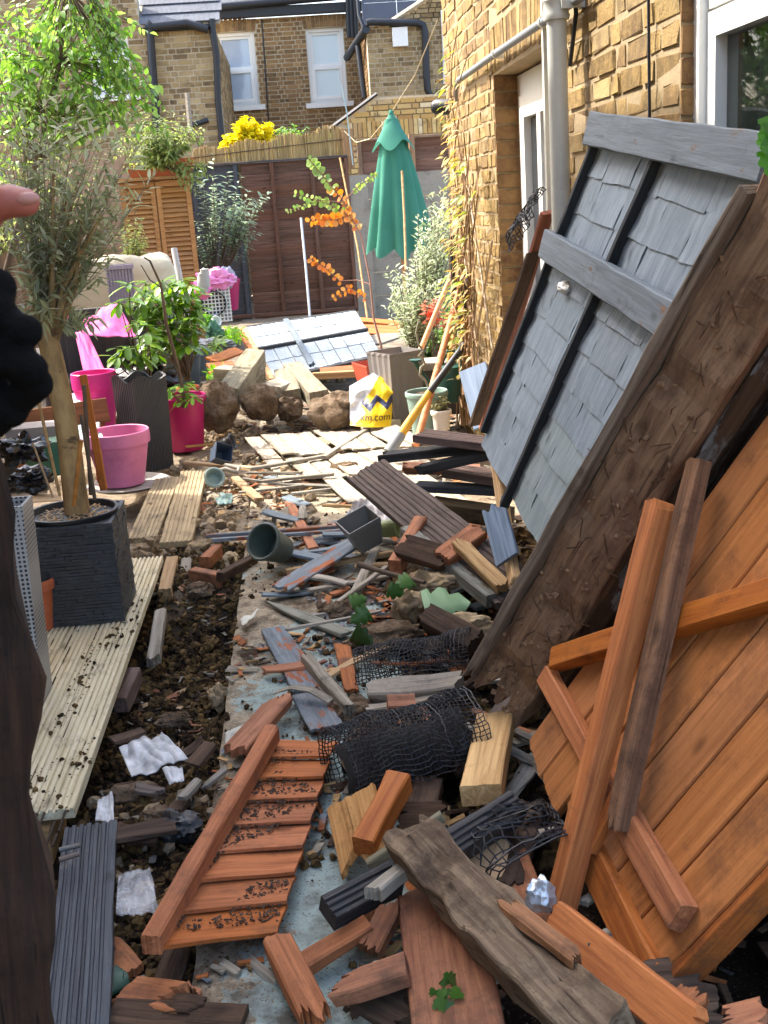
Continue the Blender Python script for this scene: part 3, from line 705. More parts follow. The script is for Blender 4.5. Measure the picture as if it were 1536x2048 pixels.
# ================================================================ LEFT DECK
dk_ = empty('deck', (DKX, 4, 0), 0, 'cream ridged timber deck along the trench under the slate planter', 'deck')
bw = .128
for k in range(7):
    xc = DKX-bw*(k+.5)-.003*k
    e1 = 4.92+(.02 if k % 2 else 0) if k < 3 else 5.6
    e0 = [2.72, 2.66, 2.55, 2.5, 2.5, 2.5, 2.5][k]
    me = plank_mesh('deck_board', e1-e0, bw, .028, CREAM, groove=7, gd=.007, wob=.001, seg=14)
    o = link('deck_board', me, dk_, Matrix.Translation((xc-DKX, (e0+e1)/2-4, .02+ri(-.002, .002))) @ Matrix.Rotation(math.pi/2, 4, 'Z'))
mb = MB()
for k in range(4):
    xc = -bw*(k+.5)-.003*k
    for q in range(6):
        yy = -1.45; xx = xc-bw/2+bw/7*(q+.815)
        while yy < .9:
            l = ri(.02, .16)
            if noise.noise(V((xx*9, yy*1.3, 4))) > -.22+.1*k: mb.box((xx+ri(-.001, .001), yy+l/2, .0285+ri(-.001, .0015)), (ri(.004, .0075), l, .004), jit=.001)
            yy += l+ri(0, .05)
tag(mb.build('groove_dirt', plain('packed_dirt', '#2b221a', .97, bump=.6, c2='#3c3026'), dk_), kind='stuff')
me = plank_mesh('edge_joist', 2.1, .1, .045, PALE, wob=.002); link('edge_joist', me, dk_, Matrix.Translation((-.09, -.25, -.06)) @ Matrix.Rotation(math.pi/2, 4, 'Z') @ Matrix.Rotation(math.pi/2, 4, 'X'))
def gp(u1, v1, z1, u2, v2, z2, W, T, mat, label, **kw):
    """plank lying between two ground pixels; z = height of its centre line there"""
    return plank(G(u1, v1, z1), G(u2, v2, z2), W, T, mat, label, **kw)
gp(352, 1088, .03, 388, 945, .04, .15, .028, wood('bleached_decking', '#a8987a', '#82735a', dirt='#4b4132', da=.4, rough=.92, bump=.6), 'bleached grey ridged deck board loose beyond the cream deck', groove=7, cat='deck board', name='deck_board')
gp(285, 1080, .02, 335, 960, .03, .14, .028, wood('bleached_decking', '#b3a17d', '#82735a', dirt='#4b4132', da=.5, rough=.92, bump=.6), 'dusty ridged deck board half buried beside the pink pot', groove=7, cat='deck board', name='deck_board')
# ================================================================ FALLEN SHED WALL ON THE RIGHT
def grid_pt(O_, U, W_, a, b): return O_+U*a+W_*b
T0, T1, B0 = D(1188, 262, 3.78), D(1532, 318, 2.42), D(972, 862, 4.42)
U = T1-T0; Wv = B0-T0
nrm = U.cross(Wv).normalized()
if nrm.x > 0: nrm = -nrm
def on_panel(u, v, off=0.):
    r = ray(u, v); t = (T0+nrm*off-O).dot(nrm)/r.dot(nrm); return O+r*t
pan = empty('shed_wall_panel', tuple(B0), 0, 'big grey painted shingled shed wall panel leaning on the brick wall', 'shed panel')
bpy.context.view_layer.update()
# shingle courses: boards run down the panel, laid like overlapping shingles
def quad_piece(name, P4, mat, parent, th=.012, nx=4, nz=3, wob=.006, ragged=0., dn_=None):
    """thick, slightly warped piece over four corners p00 p10 p11 p01 (p01 = low edge)"""
    p00, p10, p11, p01 = [V(p) for p in P4]; n = dn_ or nrm; vs = []; s = rnd.random()*40
    o = (p00+p11)/2
    for side in (0, 1):
        for j in range(nz+1):
            for i in range(nx+1):
                a, b = i/nx, j/nz
                p = (p00*(1-a)+p10*a)*(1-b)+(p01*(1-a)+p11*a)*b
                if j == nz and ragged: p = p+(p01-p00).normalized()*(noise.noise(V((i*1.3+s, s, 0)))*ragged)
                h = noise.noise(V((a*2+s, b*2, 0)))*wob+(b*.5+.2)*th
                vs.append(p+n*(h if side == 0 else h-th)-o)
    R = (nx+1)*(nz+1); fs = []
    for j in range(nz):
        for i in range(nx):
            q = j*(nx+1)+i; fs.append((q, q+1, q+nx+2, q+nx+1)); fs.append((R+q, R+q+nx+1, R+q+nx+2, R+q+1))
    ring = [i for i in range(nx+1)]+[(j+1)*(nx+1)-1 for j in range(1, nz+1)]+[nz*(nx+1)+i for i in range(nx-1, -1, -1)]+[j*(nx+1) for j in range(nz-1, 0, -1)]
    for k in range(len(ring)):
        a, b = ring[k], ring[(k+1) % len(ring)]; fs.append((a, b, R+b, R+a))
    # orient: local X down the grain
    m = frame((p01-p00) if (p01-p00).length > 1e-4 else V((1, 0, 0)), n, o); mi = m.to_3x3().inverted()
    me = bpy.data.meshes.new(name); me.from_pydata([tuple(mi @ q) for q in vs], [], fs)
    me.materials.append(mat); bm = bmesh.new(); bm.from_mesh(me); bmesh.ops.recalc_face_normals(bm, faces=bm.faces); bm.to_mesh(me); bm.free()
    me.polygons.foreach_set('use_smooth', [True]*len(me.polygons)); me.set_sharp_from_angle(angle=math.radians(35))
    ob = link(name, me)
    if parent is not None: ob.parent = parent; ob.matrix_local = Matrix.Translation(-parent.location) @ m
    else: ob.matrix_world = m
    return ob
SH = wood('grey_shingle', '#8a98a3', '#71808c', dirt='#43494d', da=.2, rough=.65, bump=.6, crack=.5, var=.1)
SHG = wood('greenish_grey_shingle', '#8c9a9d', '#74838a', dirt='#4a504e', da=.12, rough=.6, bump=.5, crack=.35, var=.08)
quad_piece('backing_sheet', [grid_pt(T0-nrm*.03, U, Wv, .02, 0), grid_pt(T0-nrm*.03, U, Wv, 1.04, 0), grid_pt(T0-nrm*.03, U, Wv, 1.04, 1.03), grid_pt(T0-nrm*.03, U, Wv, .02, 1.03)], CHAR, pan, .01)
rows = 10; LW = 1.04
for r in range(rows):
    b0_, b1_ = r*LW/rows, (r+1)*LW/rows+.012
    for lane, (a0, a1) in enumerate(((.02, .428), (.432, 1.05))):
        n_ = 2 if lane == 0 else 3
        cuts = [a0+(a1-a0)*(k/n_)+(0 if k in (0, n_) else ri(-.05, .05)) for k in range(n_+1)]
        for k in range(n_):
            sl = ri(-.006, .006)
            P4 = [grid_pt(T0, U, Wv, cuts[k]+.0006, b0_), grid_pt(T0, U, Wv, cuts[k+1]-.0006, b0_), grid_pt(T0, U, Wv, cuts[k+1]-.0006, b1_+sl), grid_pt(T0, U, Wv, cuts[k]+.0006, b1_-sl)]
            quad_piece('shingle', P4, SHG if (r > 6 and lane) else SH, pan, .010, 5, 3, .006, .007)
NB_ = 2
for (p, q, wd_, th) in (((1192, 285), (968, 862), .026, .03), ((1322, 300), (1008, 1010), .026, .03)):
    plank(on_panel(*p, .016), on_panel(*q, .016), wd_, th, wood('black_stained_batten', '#3f4447', '#2c3033', da=.1), None, name='batten', up=nrm, parent=pan)
plank(on_panel(1183, 258, .035)-U*.01, on_panel(1540, 318, .035), .10, .03, GREYP, None, name='top_rail', up=nrm, parent=pan)
plank(on_panel(1090, 488, .035), on_panel(1420, 690, .035), .095, .03, GREYP, None, name='cross_rail', up=nrm, parent=pan)
plank(on_panel(985, 870, -.035), on_panel(1030, 1180, -.035), .06, .03, PALE, None, name='broken_edge', up=nrm, parent=pan, jag=(.05, .08))
# pale bird-dropping-like filler lump -> expanding foam on a shingle
def blob(c, r, mat, label=None, cat=None, name='lump', sq=(1, 1, 1), rough_=.25, fr=1.6, sub=3, group=None, parent=None, R=None, seed=None):
    bm = bmesh.new(); bmesh.ops.create_icosphere(bm, subdivisions=sub, radius=1); s = V((rnd.random()*60 if seed is None else seed, 3, 1))
    for v in bm.verts:
        p = v.co.copy(); k = 1+rough_*(noise.noise(p*fr+s)+.5*noise.noise(p*fr*2.7+s)+.3*noise.noise(p*fr*6+s))
        v.co = V((p.x*sq[0], p.y*sq[1], p.z*sq[2]))*k*r
    me = bpy.data.meshes.new(name); bm.to_mesh(me); bm.free(); me.materials.append(mat)
    me.polygons.foreach_set('use_smooth', [True]*len(me.polygons)); me.set_sharp_from_angle(angle=math.radians(50))
    m = Matrix.Translation(c) @ (R.to_4x4() if R is not None else Matrix.Identity(4))
    o = link(name, me)
    if parent: o.parent = parent; o.matrix_local = Matrix.Translation(-parent.location) @ m
    else: o.matrix_world = m
    return tag(o, label, cat, group)
blob(on_panel(1130, 575, .015), .03, WHITE, 'white dried foam lump stuck below the cross rail', 'foam', 'foam_lump', (.7, 1.2, .6), .5)
# heavy post lying along the near edge
pA, pB = D(962, 1395, 2.83), D(1545, 405, 2.22)
POST = wood('dirt_caked_post', '#a1805f', '#735640', dirt='#4d3a2a', da=.45, rough=.98, bump=1., crack=.8, gs=.8)
post = empty('broken_post', tuple(pA), 0, 'heavy dark dirt caked timber post propped diagonally beside the grey panel', 'post')
dirp = (pB-pA).normalized()
pup = V((-.55, -.75, .35)); pup = (pup-dirp*pup.dot(dirp)).normalized(); py_ = pup.cross(dirp)
plank(pA+V((.06, 0, -.02)), pB+V((.06, 0, -.02))+dirp*.1, .165, .1, POST, None, name='timber', up=pup, parent=post, jag=(.10, .02), rot=.03, wob=.006, seg=24)
sd = -py_ if (-py_).x < 0 else py_
plank(pA+sd*.094+V((.06, 0, -.02))+pup*.02, pB+sd*.094+V((.06, 0, -.02))+pup*.02, .025, .13, wood('grey_brown_weathered', '#8b7a66', '#5f5142', dirt='#33281e', da=.3, bump=.9, crack=.8, rough=.95), None, name='side_strip', up=pup, parent=post, jag=(.12, .01), wob=.003)
plank(pA-sd*.106+V((.09, 0, .02))-pup*.03+dirp*.06, pB-sd*.106+V((.09, 0, 0))-pup*.03, .045, .12, wood('paint_flecked_strip', '#8a8a86', '#4c4034', dirt='#2b2119', da=.4, bump=.8, under='#5d4634', ua=.6), None, name='side_strip', up=pup, parent=post, jag=(.06, .01))
plank(pA-sd*.16+V((.13, .05, .02))-pup*.06+dirp*.12, pB-sd*.16+V((.11, .05, 0))-pup*.06, .06, .10, DARK, None, name='side_strip', up=pup, parent=post, jag=(.06, .01))
mb = MB()      # cobweb, roots and clods clinging to the post
for k in range(60):
    t = ri(.02, .95); o_ = pA+V((.06, 0, -.02))+(pB-pA)*t+py_*ri(-.075, .075)+pup*.052
    d1 = (py_*ri(-1, 1)+dirp*ri(-1, 1)).normalized()*ri(.015, .06)
    mb.tube([o_, o_+d1*.5+pup*ri(0, .012), o_+d1+py_*ri(-.01, .01)], [.0012, .0018, .0008], 4)
ob_ = mb.build('root_hairs', plain('dry_roots', '#5b4430', .95), post, M=Matrix.Translation(-post.location)); ob_.matrix_local = Matrix.Translation(-post.location); tag(ob_, kind='stuff')
mb = MB()
for k in range(110):
    t = ri(.0, .97)**1.5; o_ = pA+V((.06, 0, -.02))+(pB-pA)*t+py_*ri(-.08, .08)+pup*.05; mb.box(o_, (ri(.004, .016), ri(.004, .014), ri(.004, .01)), Matrix.Rotation(ri(0, 3), 3, V((ri(-1, 1), ri(-1, 1), 1))), jit=.002)
ob_ = mb.build('dirt_crumbs', POST, post); ob_.matrix_local = Matrix.Translation(-post.location); tag(ob_, kind='stuff')
# ---- orange ledged door panel in front
OO, OA, OC = G(1040, 1500, .16), D(1560, 790, 2.25), G(1312, 1962, .07)
oa = (OA-OO).normalized(); oc = OC-OO; osh = oc.dot(oa); oc = (oc-oa*oc.dot(oa)); ocw = oc.length; oc.normalize()
on = oa.cross(oc).normalized()
if on.y > 0: on = -on
dor = empty('orange_door_panel', tuple(OO), 0, 'large orange stained ledged and braced door panel leaning at lower right', 'door panel')
bpy.context.view_layer.update()
def on_or(u, v, off=0.):
    r = ray(u, v); t = (OO+on*off-O).dot(on)/r.dot(on); return O+r*t
OW = wood('orange_door_board', '#bb7c49', '#9a6234', dirt='#5d4030', da=.33, rough=.65, bump=.3, crack=.2, var=.05)
s0_ = 0.; tot = ocw-s0_
st_ = [(.02, 0), (.0, 0), (.0, 0), (-.04, 0), (-.02, 0), (.0, 0), (0, 0)]
for k in range(6):
    w_ = tot/6; ctr = OO+oc*(s0_+w_*(k+.5)); lo = osh*(k+.5)/6+[.02, .0, .02, .0, .03, .0][k]
    plank(ctr+oa*lo-on*.01, ctr+oa*1.35-on*.01, w_-.004, .018, OW, None, name='board', up=on, parent=dor, jag=(.008, 0), wob=.001)
plank(OO+oc*(ocw+.012)-on*.03, OO+oc*(ocw+.012)+oa*1.25-on*.03, .02, .06, ORG_D, None, name='edge_strip', up=on, parent=dor)
plank(on_or(1112, 1318, .02), on_or(1560, 1182, .02), .055, .038, ORG, None, name='ledge', up=on, parent=dor)
plank(on_or(1092, 1350, .018), on_or(1230, 1600, .018), .05, .03, ORG, None, name='brace', up=on, parent=dor)
plank(on_or(1236, 1610, .02), on_or(1365, 1838, .02), .062, .035, ORG_D, None, name='brace', up=on, parent=dor)
plank(on_or(1170, 1690, .012), on_or(1300, 1960, .012), .075, .022, ORG, None, name='ledge', up=on, parent=dor)
plank(on_or(1180, 1700, .035), on_or(1250, 1560, .035), .03, .02, ORG_D, None, name='packing_strip', up=on, parent=dor)
q = on_or(1420, 1900, -.05)
mb = MB(); mb.box((0, 0, 0), (.05, .14, .012)); mb.box((0, -.02, .008), (.02, .02, .006))
ob_ = mb.build('hinge_plate', RUST, dor); ob_.matrix_local = Matrix.Translation(-dor.location) @ frame(oc, on, q)
# sticks standing in front of the door
plank(on_or(1120, 1815, .06), on_or(1322, 1000, .10), .05, .05, ORG, 'long orange square batten standing in front of the orange door panel', cat='batten', name='wooden_batten', up=on, jag=(.0, .03))
plank(on_or(1232, 1665, .05), on_or(1398, 910, .075), .045, .04, wood('stripped_old_wood', '#90694a', '#5c4230', dirt='#2c2019', da=.45, bump=.8, crack=.7), 'brown half rotten batten tucked behind the long orange batten', cat='batten', name='wooden_batten', up=on, jag=(.05, .02), rot=.01)
plank(on_or(1415, 870, -.02), on_or(1250, 1180, .0), .035, .02, CHAR, 'strip of black roofing felt edge hanging beside the brown batten', cat='strip', name='felt_strip', up=on)
# orange board lying below it toward the camera
plank(G(1108, 1838, .13), G(1395, 2072, .2), .075, .03, ORG, 'orange board sloping from the long batten to the bottom edge', name='plank', up=(-.5, -.6, .6), jag=(.02, .04), wob=.004)
plank(D(1178, 1885, 1.78), D(1205, 1975, 1.76), .035, .008, CHAR, 'small black pointed shard standing on the orange board', cat='shard', name='shard', up=(0, -1, .2), point=(.9, 0))
plank(G(1004, 1800, .27), G(1165, 1925, .28), .035, .018, wood('torn_brown_wood', '#a8713f', '#6d4526', da=.3, bump=.8), 'torn brown splinter resting on top of the rotten beam', cat='splinter', name='splinter', jag=(.05, .05))
# ---- rotten beam at the bottom
bA, bB = G(812, 1668, .2), G(1222, 2095, .24)
BEAM = wood('rotten_beam', '#98805f', '#604a35', dirt='#33251b', da=.5, rough=.97, bump=1., crack=.9, gs=.7)
plank(bA, bB, .105, .085, BEAM, 'heavy rotten grey brown beam with crumbling top at the bottom', cat='beam', name='beam', up=(-.2, -.35, .9), jag=(.04, .02), rot=.035, wob=.008, seg=22)
# ================================================================ PLANK STACK AND BIG DECK BOARD
S = 'stacked boards under the grey panel'
for (a, b, W, T, m_, lb, kw) in (
    (D(838, 870, 5.0), D(1030, 893, 4.75), .15, .035, DECKP, 'pinkish ridged board, topmost of the stack by the grey panel', dict(groove=5, jag=(.03, 0), rot=.005)),
    (D(758, 915, 5.15), D(960, 893, 4.95), .10, .04, CHAR, 'dark board sticking out leftward just under the topmost board', dict(jag=(.05, 0), groove=4)),
    (D(828, 942, 4.98), D(985, 906, 4.8), .10, .04, CHAR, 'charred black broken board in the middle of the stack', dict(jag=(.12, 0), groove=5)),
    (D(895, 940, 5.1), D(1040, 962, 4.85), .13, .04, DECKP, 'pinkish grooved board below the charred one in the stack', dict(groove=5, jag=(.02, 0))),
    (D(826, 972, 5.05), D(1030, 982, 4.85), .10, .03, wood('blue_black_board', '#4c5156', '#33373b', da=.2, bump=.5), 'blue black board near the base of the stack', dict(jag=(.02, 0))),
    (D(800, 935, 5.2), D(960, 940, 5.15), .12, .03, ORG_D, 'reddish broken board end behind the charred one', dict(jag=(.08, 0))),
    (D(862, 1012, 4.95), D(1020, 1035, 4.75), .11, .07, wood('mossy_timber', '#6a5a40', '#463a29', da=.4, bump=.9), 'mossy brown timber at the bottom of the stack', dict())):
    plank(a, b, W, T, m_, lb, group=None, cat='board', name='board', **kw)
plank(D(728, 938, 4.95), D(1040, 1190, 3.7), .195, .03, DECKD, 'long dark ridged deck board slanting down to the heavy post', cat='deck board', name='deck_board', groove=8, gd=.006, jag=(.06, 0), up=(-.15, -.35, .92))
plank(D(812, 1062, 4.3), D(985, 1200, 3.7), .05, .045, wood('lichen_batten', '#8a8f87', '#5e5d52', dirt='#3b362a', da=.35, bump=.7, under='#7b6a4d', ua=.3), 'grey lichen specked batten under the long dark deck board', cat='batten', name='wooden_batten')
plank(D(912, 1080, 3.98), D(1010, 1178, 3.68), .05, .04, PALE, 'fresh split yellow timber offcut on the long dark deck board', cat='offcut', name='timber_offcut', jag=(.08, .05), rot=.02, up=(-.2, -.3, .9))
plank(D(842, 1045, 4.35), D(790, 1135, 4.05), .05, .06, ORG_D, 'orange edged batten propping the long deck board', cat='batten', name='wooden_batten')
plank(D(985, 1005, 3.95), D(1015, 1120, 3.75), .10, .015, wood('blue_grey_board', '#7d92a8', '#5f7286', da=.1), 'blue grey board end showing under the corner of the grey panel', cat='board', name='board', up=(-.6, -.7, .2), jag=(.05, 0))
# ---- plank leaning on the wall with mesh on top
LB = wood('red_brown_board', '#a8654a', '#7a4630', da=.12, rough=.7)
ls = empty('leaning_plank', (.8, 5.2, 0), 0, 'tall red brown board edged grey leaning against the wall by the door', 'plank')
bpy.context.view_layer.update()
a, b = D(968, 855, 5.25), D(1095, 425, 4.35)
plank(a, b, .05, .02, LB, None, name='face_board', up=(.2, -1, .2), parent=ls)
plank(D(945, 858, 5.2), D(1068, 500, 4.45), .02, .05, DARK, None, name='edge_strip', up=(-.8, -.5, .2), parent=ls, jag=(.05, .05))
plank(D(945, 735, 5.6), D(975, 850, 5.35), .14, .012, wood('denim_blue_board', '#8296ae', '#64788f', da=.06, bump=.3), 'blue grey board standing between the watering can and leaning plank', cat='board', name='board', up=(-.3, -1, .1))
plank(D(1000, 830, 5.0), D(1010, 760, 5.1), .03, .02, CHAR, 'short black strip at the foot of the brick wall', cat='strip', name='strip', up=(0, -1, 0))
# ================================================================ BLACK PLASTIC MESH
def wire_mesh(name, fn, nu, nv, r, label, mat=MESHM):
    mb = MB()
    P = [[fn(i/nu, j/nv) for j in range(nv+1)] for i in range(nu+1)]
    for i in range(nu+1): mb.tube(P[i], r, 4, cap=False)
    for j in range(nv+1): mb.tube([P[i][j] for i in range(nu+1)], r, 4, cap=False)
    return tag(mb.build(name, mat), label, 'mesh')
def roll_fn(A, B, up, width, curl, jit, th0=-.4, th1=2.6):
    A, B = V(A), V(B); d = B-A; sidev = d.cross(V(up)).normalized(); upv = sidev.cross(d).normalized()
    def f(a, b):
        th = th0+(th1-th0)*b
        p = A+d*a+sidev*(-math.cos(th)*width)+upv*(math.sin(th)*curl)
        return p+V((noise.noise(V((a*5, b*3, 1))), noise.noise(V((a*5, b*3, 7))), noise.noise(V((a*5, b*3, 12)))))*jit+V((ri(-1, 1), ri(-1, 1), ri(-1, 1)))*.0028
    return f
wire_mesh('plastic_mesh', roll_fn(G(672, 1545, .10), D(945, 1470, 2.75), (0, .25, 1), .15, .12, .02, -.5, 3.4), 34, 38, .0017, 'wide curl of black plastic mesh in front of the heavy post')
wire_mesh('plastic_mesh', roll_fn(G(720, 1345, .08), D(945, 1310, 3.25), (0, .25, 1), .10, .08, .015, -.5, 3.4), 30, 28, .0016, 'narrow roll of black mesh behind the broken concrete edge')
wire_mesh('plastic_mesh', roll_fn(G(1000, 1660, .12), G(1090, 1745, .14), (0, -.6, 1), .12, .06, .03), 14, 16, .002, 'scrap of black mesh by the foil at the foot of the orange door')
wire_mesh('plastic_mesh', roll_fn(D(1035, 488, 4.6), D(1088, 415, 4.42), (-1, -.3, .4), .09, .05, .02, -.2, 2.2), 14, 12, .0025, 'frayed tuft of black mesh at the top of the leaning red plank')
LIN = plain('mesh_shadow_liner', '#1d1b1a', .95)  # dark sheet added to give the mesh curl a shaded interior
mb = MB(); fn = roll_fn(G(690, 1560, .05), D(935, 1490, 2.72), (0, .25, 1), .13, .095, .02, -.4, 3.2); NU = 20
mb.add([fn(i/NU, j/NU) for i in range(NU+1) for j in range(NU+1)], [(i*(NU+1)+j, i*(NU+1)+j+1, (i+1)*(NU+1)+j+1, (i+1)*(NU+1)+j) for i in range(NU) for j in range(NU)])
tag(mb.build('mesh_shade_sheet', LIN, smooth=180), 'dark sheet standing in for shade inside the wide curl of mesh', 'sheet')
# ================================================================ SLATTED PANEL ON THE PATH
sp = empty('slatted_panel', tuple(G(480, 1700, .03)), 0, 'fallen orange panel of lapped boards with one long side batten', 'panel')
bpy.context.view_layer.update()
TL, TR, BL, BR = G(535, 1478, .06), G(672, 1483, .05), G(322, 1898, .06), G(556, 1872, .04)
ns = 8
SLATM = wood('orange_slat', '#c07440', '#8f5027', dirt='#4a3a2d', da=.38, rough=.8, crack=.3, var=.12)
for k in range(ns):
    f0, f1 = k/ns, (k+1)/ns
    L0, L1 = TL.lerp(BL, f0), TL.lerp(BL, f1+.012); R0, R1 = TR.lerp(BR, f0), TR.lerp(BR, f1+.012)
    o = quad_piece('lap_board', [L0+V((0,0,-.004)), L1+V((0,0,.012)), R1+V((0,0,.012)), R0+V((0,0,-.004))], SLATM, sp, .009, 4, 6, .003, .003, V((0, 0, 1)))
    # tilt each board: its near edge rides up
plank(G(300, 1892, .085), G(546, 1462, .10), .042, .045, SLATM, None, name='side_batten', parent=sp, jag=(.01, .02))
mb = MB()
for k in range(1500):
    a, b = ri(0, 1), ri(.05, .95)**.8; p = TL.lerp(BL, b).lerp(TR.lerp(BR, b), a*.95+.02)
    nz = noise.noise(p*6)
    if nz < -.05: continue
    mb.box(p+V((0, 0, .012)), (ri(.002, .011), ri(.002, .005), ri(.001, .003)), Matrix.Rotation(ri(0, 6), 3, 'Z'), jit=.001)
tag(mb.build('wood_crumbs', DARK), 'wood crumbs and dirt scattered over the fallen orange panel', 'debris', kind='stuff')
